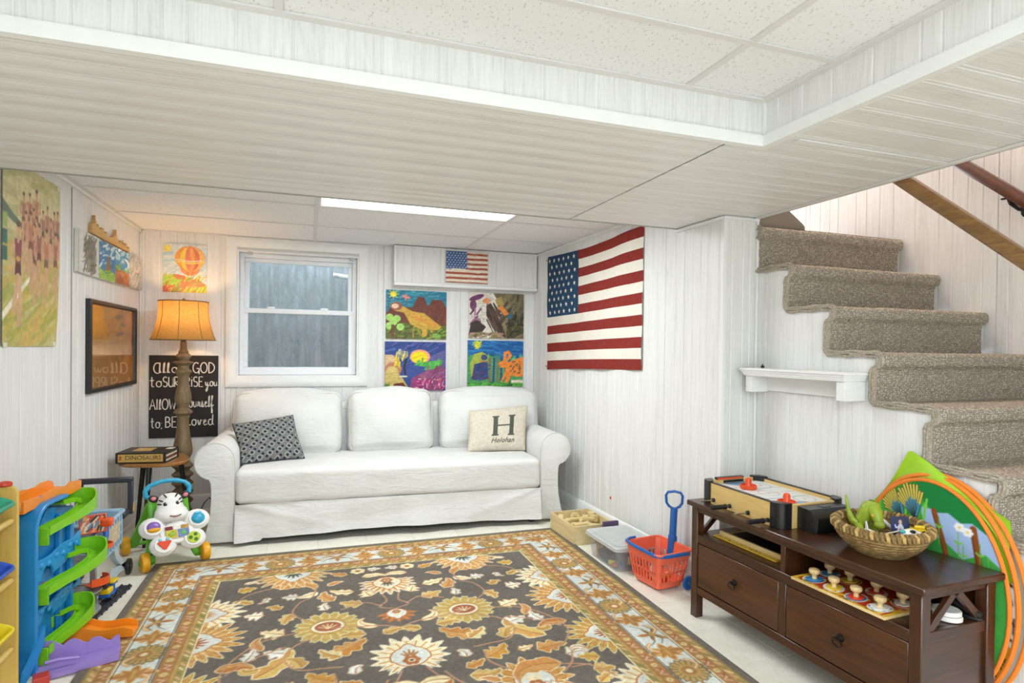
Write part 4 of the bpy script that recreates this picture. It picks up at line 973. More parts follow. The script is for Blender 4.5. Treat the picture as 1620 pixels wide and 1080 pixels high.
# chalkboard sign with hand lettering
cb=E('chalkboard_sign','black chalkboard sign with white hand lettering behind the floor lamp','sign',(-1.114,YB-.003,.574)); CW,CH=.466,.622
O('board',G().box(0,CW,-.012,0,0,CH,.002),mat('chalkboard','211c1a',.7,var=.15,vs=6),cb)
def arc(cx,cy,rx,ry,a0,a1,n=12): return [(cx+rx*math.cos(rad(a0+(a1-a0)*i/n)),cy+ry*math.sin(rad(a0+(a1-a0)*i/n))) for i in range(n+1)]
GL={ # strokes in a box 1 high (cap height), x-height .55
 'A':(.72,[[(0,0),(.36,1),(.70,0)],[(.15,.38),(.58,.38)]]),'G':(.72,[arc(.38,.5,.36,.5,50,330)+[(.68,.42),(.42,.42)],[(.68,.42),(.68,-.12)]]),
 'O':(.78,[arc(.39,.5,.36,.5,90,450,18)]),'D':(.74,[[(.06,0),(.06,1)],[(.06,1)]+arc(.12,.5,.56,.5,80,-80)+[(.06,0)]]),
 'S':(.60,[arc(.3,.75,.25,.25,40,250,10)+arc(.3,.25,.27,.25,90,-150,10)]),'U':(.66,[[(.05,1),(.05,.35)]+arc(.32,.3,.27,.3,180,360,8)+[(.59,1),(.62,0)]]),
 'R':(.64,[[(.06,0),(.06,1)]]+[[(.06,1)]+arc(.2,.74,.36,.26,85,-85,8)+[(.06,.48),(.6,0)]]),'P':(.60,[[(.06,0),(.06,1)]]+[[(.06,1)]+arc(.2,.74,.36,.26,85,-85,8)+[(.06,.48)]]),
 'I':(.22,[[(.1,0),(.1,1)]]),'i':(.22,[[(.1,0),(.1,.75)],[(.1,.95),(.11,1)]]),'E':(.58,[[(.55,1),(.06,1),(.06,0),(.56,0)],[(.06,.52),(.45,.52)]]),'B':(.62,[[(.06,0),(.06,1)],[(.06,1)]+arc(.2,.76,.3,.24,85,-85,8)+[(.06,.52)]+arc(.2,.26,.38,.26,85,-85,8)+[(.06,0)]]),
 'L':(.62,[arc(.3,.82,.14,.17,-20,200,8)+[(.22,.4),(.14,.12)]+arc(.1,.1,.09,.09,90,270,6)+[(.3,.03),(.66,.06)]]),'W':(.86,[[(0,1),(.2,0),(.42,.7),(.6,0),(.84,1)]]),
 'a':(.72,[arc(.36,.45,.34,.5,60,300,12)+[(.55,.5),(.58,1),(.56,.3),(.66,0)]]),
 'l':(.28,[[(.06,0),(.1,.9),(.18,1),(.2,.85),(.12,.25),(.2,.02),(.3,.06)]]),'|':(.2,[[(.08,0),(.08,1)]]),
 'o':(.54,[arc(.26,.27,.23,.27,90,450,14)+[(.4,.5),(.52,.48)]]),'w':(.72,[[(.0,.5),(.12,.05),(.2,.02),(.32,.5),(.42,.04),(.52,.03),(.64,.5),(.72,.45)]]),
 't':(.44,[[(.16,.95),(.16,.1),(.24,0),(.36,.05)],[(0,.6),(.36,.62)]]),'y':(.60,[[(.02,.5),(.08,.1),(.2,.02),(.38,.5),(.38,.0),(.3,-.5),(.16,-.62),(.1,-.45),(.3,-.12),(.6,.12)]]),
 'u':(.56,[[(.02,.5),(.06,.08),(.2,0),(.36,.12),(.42,.5),(.42,.08),(.56,.05)]]),'r':(.42,[[(.02,.1),(.12,.52),(.16,.42),(.3,.46),(.28,.1),(.44,.04)]]),
 's':(.40,[[(.0,.05),(.2,.55),(.3,.2),(.2,0),(.08,.06)],[(.22,0),(.42,.08)]]),'e':(.46,[[(.04,.22),(.32,.36),(.26,.52),(.12,.48),(.08,.15),(.2,0),(.46,.12)]]),
 'f':(.46,[[(.0,.1),(.26,.8),(.28,1.0),(.18,1.0),(.14,.5),(.14,-.5),(.24,-.55),(.26,-.3),(.16,.0),(.46,.2)]]),'v':(.48,[[(.02,.5),(.14,.04),(.22,.04),(.34,.5),(.48,.44)]]),
 'd':(.62,[arc(.24,.27,.21,.27,60,330,10)+[(.44,.3),(.5,1),(.46,.15),(.6,.02)]]),':':(.2,[[(.06,.42),(.08,.44)],[(.08,.02),(.02,-.1)]]),' ':(.3,[])}
def scribe(g,text,x,y,size,width,wob=0,seed=0,depth=-.0135):
    R=random.Random(seed); tot=sum(GL[c][0]+.10 for c in text); k=width/(tot*size)
    for c in text:
        w,st=GL[c]
        for s_ in st:
            pts=[(x+p[0]*size*k+R.uniform(-wob,wob),depth,y+p[1]*size+R.uniform(-wob,wob)) for p in s_]
            g.tube(pts,.0042,5,flat=.5 if False else 1)
        x+=(w+.10)*size*k
g=G()
scribe(g,'all',.030,.490,.078,.115); scribe(g,'ow',.150,.492,.072,.10); scribe(g,'GOD',.292,.490,.078,.158)
scribe(g,'to',.008,.385,.078,.085); scribe(g,'SURPRiSE',.092,.385,.074,.275); scribe(g,'you',.378,.388,.066,.088)
scribe(g,'A|lOW',.006,.215,.078,.180); scribe(g,'yourself',.236,.228,.088,.205)
scribe(g,'to:',.014,.078,.078,.085); scribe(g,'BE',.108,.080,.078,.085); scribe(g,'Loved',.240,.090,.082,.205)
O('lettering',g,mat('white_paint_marker','e9e3da',.6),cb)

# left wall: poster, framed print, small canvases, skyline
def leftM(y0,z0): return flatM((XL+.002,y0,z0),(0,1,0),(0,0,1))
def art_runners():
    a=Art(.60,.80,.0042,'b9b070'); R=random.Random(8)
    a.rect(0,.6,.45,.8,'c9c092'); a.dab(0,.6,.4,.8,50,['c4ba88','d0c898','b4ac74','a8a866'],.2,.04,.1,.2,1,.7); a.dab(0,.6,0,.42,90,['b5a048','a89a3a','c4a04a','8f9436','b8a85a'],.16,.03,.4,.3,2,.7)
    a.poly([(.0,.62),(.1,.57),(.3,.50),(.3,.48),(0,.56)],'51695a'); a.rect(0,.05,.43,.49,'1f5a52'); a.rect(0,.05,.36,.42,'1f5a52'); a.rect(.0,.05,.5,.56,'8aa05a')
    a.poly([(0,.10),(0,.14),(.33,.36),(.33,.34)],'e8e2c6')
    def runner(x,y,h,c,sk,s):
        lw=h*.055
        a.line([(x,y+h*.48),(x+s*h*.06,y+h*.25),(x+s*h*.02,y)],lw*1.5,sk); a.line([(x+.01,y+h*.48),(x-s*h*.05,y+h*.28),(x-s*h*.09,y+h*.14)],lw*1.5,sk)
        a.line([(x+s*h*.1,y+h*.8),(x+s*h*.13,y+h*.66),(x+s*h*.02,y+h*.62)],lw,sk); a.line([(x-s*h*.1,y+h*.8),(x-s*h*.14,y+h*.62),(x-s*h*.1,y+h*.5)],lw,sk)
        a.poly([(x-h*.075,y+h*.83),(x+h*.075,y+h*.83),(x+h*.055,y+h*.58),(x-h*.055,y+h*.58)],c); a.poly([(x-h*.058,y+h*.59),(x+h*.058,y+h*.59),(x+h*.07,y+h*.47),(x,y+h*.50),(x-h*.07,y+h*.47)],tuple(q*.6 for q in a.c(c)))
        a.line([(x,y+h*.82),(x,y+h*.9)],lw,sk); a.ell(x,y+h*.94,h*.045,h*.06,sk); a.ell(x,y+h*.98,h*.045,h*.03,'5a3a28')
    for x,y,h in ((.20,.42,.26),(.26,.44,.25),(.33,.43,.29),(.45,.41,.26),(.40,.40,.24),(.53,.40,.26),(.57,.40,.27),(.30,.38,.25),(.49,.38,.24),(.22,.34,.26)):
        runner(x,y,h,R.choice(['b0705c','a06454','c08872','94605a']),R.choice(['c08a6c','b88468','cc9a7c']),R.choice((1,-1)))
    for x,y,h in ((.55,.23,.33),(.44,.20,.36),(.31,.20,.36),(.27,.28,.33),(.36,.24,.33)): runner(x,y,h,R.choice(['a05650','b06a58','90504c']),'c2906e',R.choice((1,-1)))
    runner(.15,.10,.44,'7a3040','c79a78',1); a.ell(.15,.38,.02,.012,'d0a040'); a.grain(.02,.02,.07,4); a.C=a.C*.86+a.c('efe4c0')*.14; a.rect(0,.008,0,.8,'3a3a22'); return a
po=E('poster','unframed poster of cross-country runners on grass, taped to the left wall','poster',(0,0,0)); A_=art_runners()
def pf(a,b):
    u=a/A_.w; return (XL+.004+.010*math.sin(PI*min(1,max(0,b/A_.h)))*u*.6+.004*u, 2.962+u*(.545+.043*(b/A_.h)), 1.262+b/A_.h*.79)
O('sheet',A_.mesh('sheet',pf,M_PRINT),None,po)
for y,z in((2.99,1.268),(3.485,1.275),(3.53,2.04)): O('tape',G().box(XL+.003,XL+.010,y-.012,y+.012,z-.01,z+.01,.002),mat('clear_tape','dcdad2',.3),po)
def small_canvas(y0,y1,z0,z1,label,art):
    root=E('small_canvas',label,'painting',(XL+.002,y0,z0),group=None); w=y1-y0;h=z1-z0
    O('panel',G().box(0,.022,0,w,0,h,.002),M_CANVAS,root); O('painting',art.mesh('painting',lambda a,b:(.0228,a/art.w*w,b/art.h*h),M_PAINT),None,root)
def art_sm(k):
    a=Art(.3,.23,.0036,'d3d2cc')
    if k==0:
        a.ell(.17,.115,.085,.095,'8f887c'); a.dab(.07,.25,.02,.21,120,['8a8378','77716a','a39c90','6b665e'],.05,.012,.9,.7,1,.8)
    if k==1:
        a.rect(0,.3,0,.23,'4a86b4'); a.dab(0,.3,.08,.23,40,['3f7aa8','6aa2c4','b8d2dc','dbe6e6'],.07,.016,.3,.5,2); a.poly([(.1,.05),(.17,.17),(.23,.06)],'8a7258'); a.poly([(0,0),(0,.07),(.12,.04),(.3,.06),(.3,0)],'9cc25a'); a.dab(0,.3,0,.06,20,['8ab648','b4d070'],.05,.01,.3,.5,3)
    if k==2:
        a.rect(0,.3,0,.23,'5aa0c8'); a.dab(0,.3,.12,.23,30,['4a92be','a8d0e0','e4eef0'],.07,.02,.1,.4,2); a.poly([(0,0),(0,.09),(.1,.11),(.3,.08),(.3,0)],'b8704c'); a.dab(0,.3,0,.09,30,['c47c50','a8603e','d09060'],.06,.014,-.2,.3,3); a.dab(0,.3,.09,.12,14,['6aa050','8ab868'],.05,.01,0,.2,4)
    if k==3:
        a.rect(0,.3,0,.23,'b9b9b6'); a.dab(0,.3,0,.23,70,['a6a7a6','c8c8c6','d6d6d2','94989a'],.08,.012,.9,.5,2); a.ell(.19,.15,.042,.045,'d8d4cc'); a.ell(.175,.16,.036,.038,'b9b9b6'); a.line([(.17,.11),(.2,.105),(.225,.13)],.008,'7c6a5c')
    a.grain(.02,.008,.06,3); return a
small_canvas(3.760,4.082,1.662,1.893,'small canvas with a rough grey oval, first of four below the wooden skyline',art_sm(0))
small_canvas(4.086,4.392,1.662,1.888,'small canvas of a brown tower under blue sky with green grass, below the wooden skyline',art_sm(1))
small_canvas(4.396,4.706,1.666,1.892,'small canvas of orange-brown ground under pale blue sky, below the wooden skyline',art_sm(2))
small_canvas(4.710,5.030,1.672,1.900,'small grey canvas with a pale crescent, last of four nearest the corner',art_sm(3))
# skyline cut-out
prof=[(0,0),(0,.075),(.02,.075),(.02,.095),(.045,.095),(.05,.13),(.058,.17),(.062,.13),(.075,.12),(.08,.085),(.10,.085),(.10,.105),(.125,.105),(.125,.075),(.17,.075),(.17,.095),(.21,.095),(.21,.06),(.25,.06),(.25,.08),(.275,.08),(.275,.05),(.36,.05),(.36,.062),(.40,.062),(.40,.08),(.43,.085),(.445,.12),(.455,.155),(.462,.115),(.475,.08),(.5,.08),(.5,.05),(.545,.05),(.545,.075),(.57,.075),(.57,.045),(.60,.045),(.605,.085),(.61,.085),(.612,.05),(.66,.05),(.66,.075),(.69,.075),(.69,.04),(.72,.04),(.72,.055),(.752,.055),(.752,0)]
sk=O('skyline_cutout',G().prism([(a,b*.66) for a,b in prof],.0005,.019,M=flatM((XL+.001,3.978,1.905),(0,1,0),(0,0,1))),[wood('pale_plywood','b98a50','dcb878',1,2,.5)],label='pale plywood city skyline cut-out standing along the top of the small canvases',cat='wall decoration',fix=True)
# framed print behind glass
fr=E('framed_print','framed gold print behind reflecting glass in a black frame on the left wall','picture',(XL+.001,3.943,.992)); FW,FH=.962,.540
def fM(o=(0,0,0)): return Matrix(((0,0,1,0),(1,0,0,0),(0,1,0,0),(0,0,0,1)))
g=G()
for s_ in (((0,0),(FW,0),(0,1)),((FW,0),(FW,FH),(-1,0)),((FW,FH),(0,FH),(0,-1)),((0,FH),(0,0),(1,0))):
    a,b,nn=Vector(s_[0]),Vector(s_[1]),Vector(s_[2]); d=(b-a).normalized(); s0=[];s1=[]
    for q,t in((0,0),(0,.022),(.006,.028),(.020,.028),(.026,.020),(.026,0)):
        p=a+nn*q+d*q; s0.append((t,p.x,p.y)); p=b+nn*q-d*q; s1.append((t,p.x,p.y))
    g.loft([s0,s1])
O('frame',g,mat('black_frame','1b1815',.35,var=.1),fr)
a=Art(.92,.50,.006,'b5854a'); a.dab(0,.92,0,.5,70,['c08f52','a87840','caa066','b08048'],.25,.05,.2,.5,1,.5)
a.rect(0,.92,.0,.19,'a2703a',.7); a.rect(.0,.25,.27,.5,'bb8230',.6); a.rect(0,.92,.19,.26,'cfa878',.6)
a.dab(.25,.7,.3,.47,26,['8a6a4a','a08a52','7c6a66','b0a060'],.07,.012,.3,.6,2,.6); a.ell(.58,.44,.09,.018,'6d625c',.1); a.ell(.6,.33,.09,.012,'6d625c',.1); a.ell(.66,.39,.06,.014,'6d625c')
a.grain(.05,.05,.06,2)
O('print',a.mesh('print',lambda x,y:(.008,.021+x,.021+y),M_PRINT),None,fr)
M_PICGL=bpy.data.materials.new('picture_glass'); M_PICGL.use_nodes=True
def _pg(m):
    nt=m.node_tree; nt.nodes.clear(); out=_n(nt,'ShaderNodeOutputMaterial'); tr=_n(nt,'ShaderNodeBsdfTransparent'); gl=_n(nt,'ShaderNodeBsdfGlossy'); gl.inputs['Roughness'].default_value=.02
    fr_=facing(nt,1.6); mx_=_n(nt,'ShaderNodeMixShader'); nt.links.new(fr_,mx_.inputs[0]); nt.links.new(tr.outputs[0],mx_.inputs[1]); nt.links.new(gl.outputs[0],mx_.inputs[2]); nt.links.new(mx_.outputs[0],out.inputs[0])
_pg(M_PICGL)
O('picture_glass',G().box(.0105,.0125,.022,FW-.022,.022,FH-.022),M_PICGL,fr)

# cloth flag on the right wall
def build_flag():
    y0,y1=4.778,3.292; zt=2.068; Wd=1.48
    def P(u,v,off=0): # u from hoist (far) to fly (near), v down
        H=.966-.050*u
        y=y0+(y1-y0)*u+.010*math.sin(v*7)*u*(1-u)
        sag=.026*math.sin(PI*u)*(1-v)**2-.006*math.sin(PI*u)*v
        z=zt-H*v-sag-.015*u*(1-v)*0
        d=.012+.008*math.sin(u*9+v*3)*math.sin(PI*u)+.005*math.sin(u*23+v*5)*(.4+v)+.010*max(0,math.sin(PI*(u-.75)/.25) if u>.75 else 0)*(1-v)+.004*math.sin(v*19+u*4)
        if u<.03 or u>.99: d*=.7
        n=Vector((-1,-.0333,0))
        return Vector((XR(y),y,z))+n*(max(d,.004)+off)
    t=E('flag','large cloth stars and stripes flag pinned to the right wall beside the sofa','flag',(XR(4.03),4.03,1.6))
    iv=Matrix.Translation(t.location).inverted()
    RED=mat('red_cotton','88352f',.95,var=.08,vs=30,bump=.3,bs=500,spec=.1); WHT=mat('white_cotton','e6dfd2',.95,var=.03,bump=.3,bs=500,spec=.1); NAV=mat('navy_cotton','2f4862',.95,var=.1,vs=30,bump=.3,bs=500,spec=.1)
    nu=74
    for k in range(13):
        u0=.40 if k<7 else .018
        g=G().grid(lambda u,v:P(u0+(1-u0)*u,(k+v)/13),int(nu*(1-u0)),3,M=iv); O('stripe',g,RED if k%2==0 else WHT,t)
    g=G().grid(lambda u,v:P(.018+(.40-.018)*u,v*7/13),30,14,M=iv); O('canton',g,NAV,t)
    g=G().grid(lambda u,v:P(.018*u,v),2,30,M=iv); O('hoist_band',g,WHT,t)
    g=G()
    for r in range(9):
        for c in range(6 if r%2==0 else 5):
            cu=.018+.382*((c+.5)/6+(0 if r%2==0 else 1/12))*.94+.012; cv=(r+.75)/9.4*7/13; sz=.021
            ps=[]
            for q in range(10):
                a=PI/2+q*PI/5; rr=sz if q%2==0 else sz*.42
                ps.append(P(cu-rr*math.cos(a)/Wd*-1,cv-rr*math.sin(a)/.95,.0018))
            n=len(g.v); ce=sum(ps,Vector())/10; g.add(ps+[ce],[(i,(i+1)%10,10) for i in range(10)],iv)
    O('stars',g,WHT,t)
    for v in(.03,.97):
        p=iv@P(.009,v,.002); O('grommet',G().cyl(p,p+Vector((-.004,0,0)),.007),mat('brass','9a7a40',.3,.9),t)
build_flag()
# ================================================================ sofa
def _slip():
    m,nt,p=_new('white_cotton_slipcover'); v=_map(nt); n=_noise(nt,v,7,4,.6); w=_noise(nt,v,700,2)
    c=_ramp(nt,n,[(.3,'d8d7d3'),(.7,'dfdeda')]); nt.links.new(c,p.inputs['Base Color']); p.inputs['Roughness'].default_value=.95; p.inputs['Specular IOR Level'].default_value=.15; p.inputs['Sheen Weight'].default_value=.15
    v2=_map(nt,scale=(5,9,14)); cr=_noise(nt,v2,1.3,5,.55,1.0)
    _bump(nt,p,_mix(nt,cr,w,.12),.6,.014); return m
M_SLIP=_slip(); M_PIPE=mat('slipcover_piping','c4c1ba',.95,spec=.1)
sofa=E('sofa','long white slipcovered sofa with rolled arms against the back wall','sofa',(.60,4.105,0),(0,0,rad(-2.5)))
def armpoly(sx,fl=1.0):
    cx,cz,r=1.152,.540,.116
    p=[(1.036,.022),(1.034,.2),(1.032,.40),(1.032,.50)]
    for k in range(0,19):
        a=rad(172-k*(172+76)/18); p.append((cx+r*math.cos(a),cz+r*math.sin(a)))
    p+=[(1.170,.405),(1.166,.36),(1.166,.28),(1.172,.20),(1.190,.11),(1.214,.022)]
    return [(sx*a,b) for a,b in p]
def waves(p,y,s,amp):
    out=[]
    for x,z in p:
        k=max(0,(.26-z)/.26); out.append((x+amp*k*math.sin(y*23+s)*.5,y,z))
    return out
for sx in(-1,1):
    P=armpoly(sx); cx=sum(a for a,b in P)/len(P); cz=sum(b for a,b in P)/len(P)
    sec=[]
    for y,sc_ in((-.004,.955),(.0,.985),(.008,1.0)): sec.append([(cx+(a-cx)*sc_,y,max(.022,cz+(b-cz)*sc_)) for a,b in P])
    for k in range(1,19): sec.append(waves(P,.008+.84*k/18,sx,.016))
    arm=O('armrest',G().loft(sec),M_SLIP,sofa)
    g=G().tube([(a,.004,b) for a,b in P],.0045,6); O('piping',g,M_PIPE,arm)
# pleated corner of the arm skirts, front
def skirtfn(u,v):
    x=-1.028+2.056*u; z=.262-(.262-.040-.018*math.sin(PI*u)**2+.016*(u<.08))*v
    y=-.012-.016*v+.010*v*math.sin(u*17+1)+.006*v*math.sin(u*41)+.004*math.sin(u*9+v*6)
    fl=math.exp(-((u-.015)/.035)**2); fr=math.exp(-((u-.985)/.035)**2); y-=.030*v*fl+.022*v*fr
    d1=math.exp(-((v-(u-.02)*3.0)/.10)**2)*(u<.35)*(1-u/.35); d2=math.exp(-((v-(.98-u)*3.4)/.10)**2)*(u>.68)*((u-.68)/.32); y-=.012*(d1+d2)
    return (x,y,z)
sk_=O('skirt',G().grid(skirtfn,150,14).grid(lambda u,v:tuple(Vector(skirtfn(u,v))+Vector((0,.006,0))),150,14),M_SLIP,sofa,fix=False)
O('seat',G().rbox((0,.36,.365),(2.064,.76,.222),.040,4,(50,14,5),.010,.006,5.5,2),M_SLIP,sofa)
g=G().rbox((0,.79,.46),(2.02,.13,.76),.05,3,(12,2,6),0,.004,4); O('back_frame',g,M_SLIP,sofa)
for i,(x0,x1,lz,ry_) in enumerate(((-1.145,-.372,.0,.01),(-.328,.330,.006,-.012),(.382,1.215,.004,.01))):
    M=T((x0+x1)/2,.655,.685+lz,rad(-11),ry_,0); g=G().rbox((0,0,0),(x1-x0,.17,.475),.075,5,(20,3,14),.040,.010,5.5,20+i,M=M)
    bc=O('back_cushion',g,M_SLIP,sofa)
    w=(x1-x0)/2-.012; h=.475/2-.012; r=.06; ring_=[]
    for cx,cz,a0 in((w-r,h-r,0),(-(w-r),h-r,90),(-(w-r),-(h-r),180),(w-r,-(h-r),270)):
        ring_+=[M@Vector((cx+r*math.cos(rad(a0+q*18)),-.062,cz+r*math.sin(rad(a0+q*18)))) for q in range(6)]
    O('piping',G().tube(ring_,.0045,6,True),M_PIPE,bc)
M_BLK=mat('black_plastic','141416',.4,var=.1)
for x,y in((-.985,.06),(.985,.06),(-.985,.75),(.985,.75)): O('foot',G().lathe([(0,0),(.024,0),(.028,.005),(.028,.045),(.02,.05),(.02,.26),(0,.26)],16,T(x,y,0)),M_BLK,sofa)
O('underside',G().box(-1.02,1.02,.04,.78,.075,.26),mat('black_lining','161514',.95),sofa)
# throw pillows
def pillow(name,label,LT,RT,RB,LB,th,art,m,pinch=.05,puff=1.0):
    C4=[Vector(p) for p in(LB,RB,RT,LT)]; N=(C4[1]-C4[0]).cross(C4[3]-C4[0]).normalized(); cen=sum(C4,Vector())/4
    root=E(name,label,'pillow',cen)
    def base(u,v):
        uu=.5+(u-.5)*(1-pinch*math.sin(PI*v)**1.0*abs(2*u-1)); vv=.5+(v-.5)*(1-pinch*math.sin(PI*u)*abs(2*v-1))
        return C4[0]*(1-uu)*(1-vv)+C4[1]*uu*(1-vv)+C4[2]*uu*vv+C4[3]*(1-uu)*vv-cen
    def t(u,v): return th*(max(0,(1-(2*u-1)**2)*(1-(2*v-1)**2))**.42)+.006*noise.noise(Vector((u*4,v*4,th*50)))*(1-abs(2*u-1))
    O('pillow_front',art.mesh('pillow_front',lambda a,b:tuple(base(a/art.w,b/art.h)+N*t(a/art.w,b/art.h)),m),None,root)
    O('pillow_back',G().grid(lambda u,v:tuple(base(1-u,v)-N*t(1-u,v)*.9),20,20),mat('pillow_backing_'+name,art_edge,.95,spec=.1),root,fix=False)
    e=[base(i/12,0) for i in range(12)]+[base(1,i/12) for i in range(12)]+[base(1-i/12,1) for i in range(12)]+[base(0,1-i/12) for i in range(12)]
    O('seam',G().tube(e,.0035,6,True),mat('pillow_seam_'+name,art_edge,.95,spec=.1),root); return root
a=Art(.42,.34,.0024,'353d46'); k=0
P_=.043
for i in range(-16,30):
    for j in range(-16,30):
        cx=(i+j)*P_/2*1.08; cy=(i-j)*P_/2*.98
        if not(-.05<cx<.47 and -.05<cy<.39): continue
        d=[(cx-.0195,cy),(cx,cy-.0178),(cx+.0195,cy),(cx,cy+.0178)]
        kind=(i*1+j*2)%4
        if kind in(0,2): a.poly(d,'c9c2b4'); a.poly([(cx+(p[0]-cx)*.80,cy+(p[1]-cy)*.80) for p in d],'2c353f'); 
        elif kind==1: a.poly(d,'c9c2b4'); a.poly([(cx+(p[0]-cx)*.80,cy+(p[1]-cy)*.80) for p in d],'353d46'); a.ell(cx,cy,.0062,.0058,'c9c2b4'); a.ell(cx,cy,.0038,.0035,'2c353f')
        else: a.line([d[0],d[1],d[2],d[3],d[0]],.005,'b8b2a6'); a.poly([(cx+(p[0]-cx)*.7,cy+(p[1]-cy)*.7) for p in d],'2f3942')
art_edge='474c50'
pillow('patterned_pillow','dark blue-grey pillow with pale diamond lattice pattern on the left of the sofa',(-.489,4.525,.730),(-.096,4.585,.777),(-.011,4.45,.484),(-.409,4.345,.484),.058,a,M_CLOTHART)
a=Art(.50,.36,.0027,'cfc6b4'); a.grain(.01,.004,.05,2); a.grain(.004,.012,.05,3); ink='55584f'
def serifH(x0,x1,z0,z1):
    w=x1-x0; s=.052
    for x in(x0,x1-s*1.15): a.poly([(x,z0),(x+s*1.15,z0),(x+s*1.15,z0+.010),(x+s*.95,z0+.016),(x+s*.92,z1-.016),(x+s*1.15,z1-.010),(x+s*1.15,z1),(x,z1),(x,z1-.010),(x+s*.2,z1-.016),(x+s*.2,z0+.016),(x,z0+.010)],ink)
    a.rect(x0+s*.6,x1-s*.6,(z0+z1)/2-.006,(z0+z1)/2+.006,ink)
serifH(.185,.385,.115,.285)
a.tris(text_tris('Holohan',.054,.28,'CENTER',1.08),.285,.060,ink)
a.tris(text_tris('Holohan',.054,.28,'CENTER',1.08),.2862,.060,ink)
art_edge='c8bfad'
pillow('monogram_pillow','beige pillow lettered with a large grey H on the right of the sofa',(1.209,4.52,.784),(1.700,4.53,.818),(1.625,4.38,.482),(1.171,4.42,.482),.065,a,M_CLOTHART,.035)

# ================================================================ floor lamp, side table, boxed set
LX,LY=-.838,4.79
lp=E('floor_lamp','turned wooden floor lamp with lit tan burlap shade in the back left corner','lamp',(LX,LY,0))
M_LAMPW=wood('aged_taupe_wood','5a4830','937c5a',2,1.5,.6,0,bump=.3)
pf_=[(0,0),(.15,0),(.155,.015),(.15,.03),(.12,.045),(.10,.06),(.075,.075),(.055,.10),(.05,.12)]
for k in range(5): 
    z=.13+k*.062; pf_+=[(.045,z),(.05,z+.012),(.068,z+.028),(.07,z+.036),(.055,z+.05),(.046,z+.058)]
pf_+=[(.042,.455),(.05,.475),(.062,.50),(.064,.53),(.058,.57),(.048,.62),(.040,.69),(.037,.76),(.042,.775),(.062,.79),(.062,.80),(.046,.815),(.036,.825),(.038,.84),(.052,.865),(.054,.90),(.048,.94),(.038,.985),(.034,1.01),(.038,1.02),(.037,1.035),(.036,1.05),(.046,1.072),(.056,1.083),(.05,1.094),(.036,1.105),(.036,1.128),(.068,1.148),(.068,1.153),(.04,1.160),(.034,1.166),(.046,1.185),(.05,1.195),(.044,1.207),(.032,1.216),(.034,1.225),(.025,1.24),(.021,1.26),(.021,1.30),(.0,1.30)]
O('pole',G().lathe(pf_,28),M_LAMPW,lp)
O('socket',G().lathe([(0,1.30),(.016,1.30),(.018,1.315),(.018,1.345),(.012,1.35),(0,1.35)],16),M_BLK,lp)
def _shade():
    m=bpy.data.materials.new('burlap_shade'); m.use_nodes=True; nt=m.node_tree; nt.nodes.clear(); out=_n(nt,'ShaderNodeOutputMaterial'); d=_n(nt,'ShaderNodeBsdfDiffuse'); t=_n(nt,'ShaderNodeBsdfTranslucent'); x=_n(nt,'ShaderNodeMixShader'); x.inputs[0].default_value=.42
    v=_map(nt,scale=(1,1,1)); wv=_noise(nt,_map(nt,scale=(40,40,260)),2,3); wh=_noise(nt,_map(nt,scale=(260,260,30)),2,3); f=_mix(nt,wv,wh,.5)
    c=_ramp(nt,f,[(.35,'8f6a38'),(.65,'bf9a60')]); nt.links.new(c,d.inputs[0]); nt.links.new(c,t.inputs[0]); nt.links.new(d.outputs[0],x.inputs[1]); nt.links.new(t.outputs[0],x.inputs[2]); nt.links.new(x.outputs[0],out.inputs[0]); return m
def shade(u,v):
    a=2*PI*u; z=1.312+.272*v; r=(.208-.048*v-.018*math.sin(PI*v)*.9); s=abs(math.sin(a*4)); r*=1-.025*(1-s)**2*1
    return (r*math.cos(a),r*math.sin(a),z)
sh=O('lamp_shade',G().grid(shade,96,12),_shade(),lp,fix=False)
for z,v in((1.312,0),(1.584,1)): O('trim_band',G().tube([shade(i/48,v) for i in range(48)],.004,6,True),mat('shade_trim','8f6c3e',.9),sh)
for k in range(8): O('shade_seam',G().tube([tuple(Vector(shade(k/8,v/8))*1.002) for v in range(9)],.0022,5),mat('shade_trim','8f6c3e',.9),sh)
O('harp',G().tube([(-.03,0,1.34),(-.05,0,1.42),(-.045,0,1.52),(0,0,1.575),(.045,0,1.52),(.05,0,1.42),(.03,0,1.34)],.002,6),mat('brass','9a7a40',.3,.9),lp)
O('finial',G().lathe([(0,1.575),(.006,1.575),(.012,1.59),(.012,1.60),(.005,1.608),(0,1.61)],12),mat('brass','9a7a40',.3,.9),lp)
O('light_bulb',G().lathe([(0,1.35),(.012,1.352),(.014,1.37),(.028,1.395),(.031,1.415),(.022,1.44),(0,1.45)],16),emit('bulb_glow','ffdca0',5),lp)
bpy.data.objects['lamp_bulb'].location=(LX,LY-.0,1.475)
# power cord behind the lamp
cd=O('power_cord',G().tube([(LX+.08,LY+.09,.01),(LX+.12,LY+.14,.10),(LX+.15,LY+.17,.13),(LX+.19,LY+.15,.08),(LX+.195,LY+.10,.03),(LX+.18,LY+.0,.008),(LX+.17,LY-.1,.006)],.004,6),M_BLK,label='thin black power cord looping on the floor beside the lamp',cat='cord')

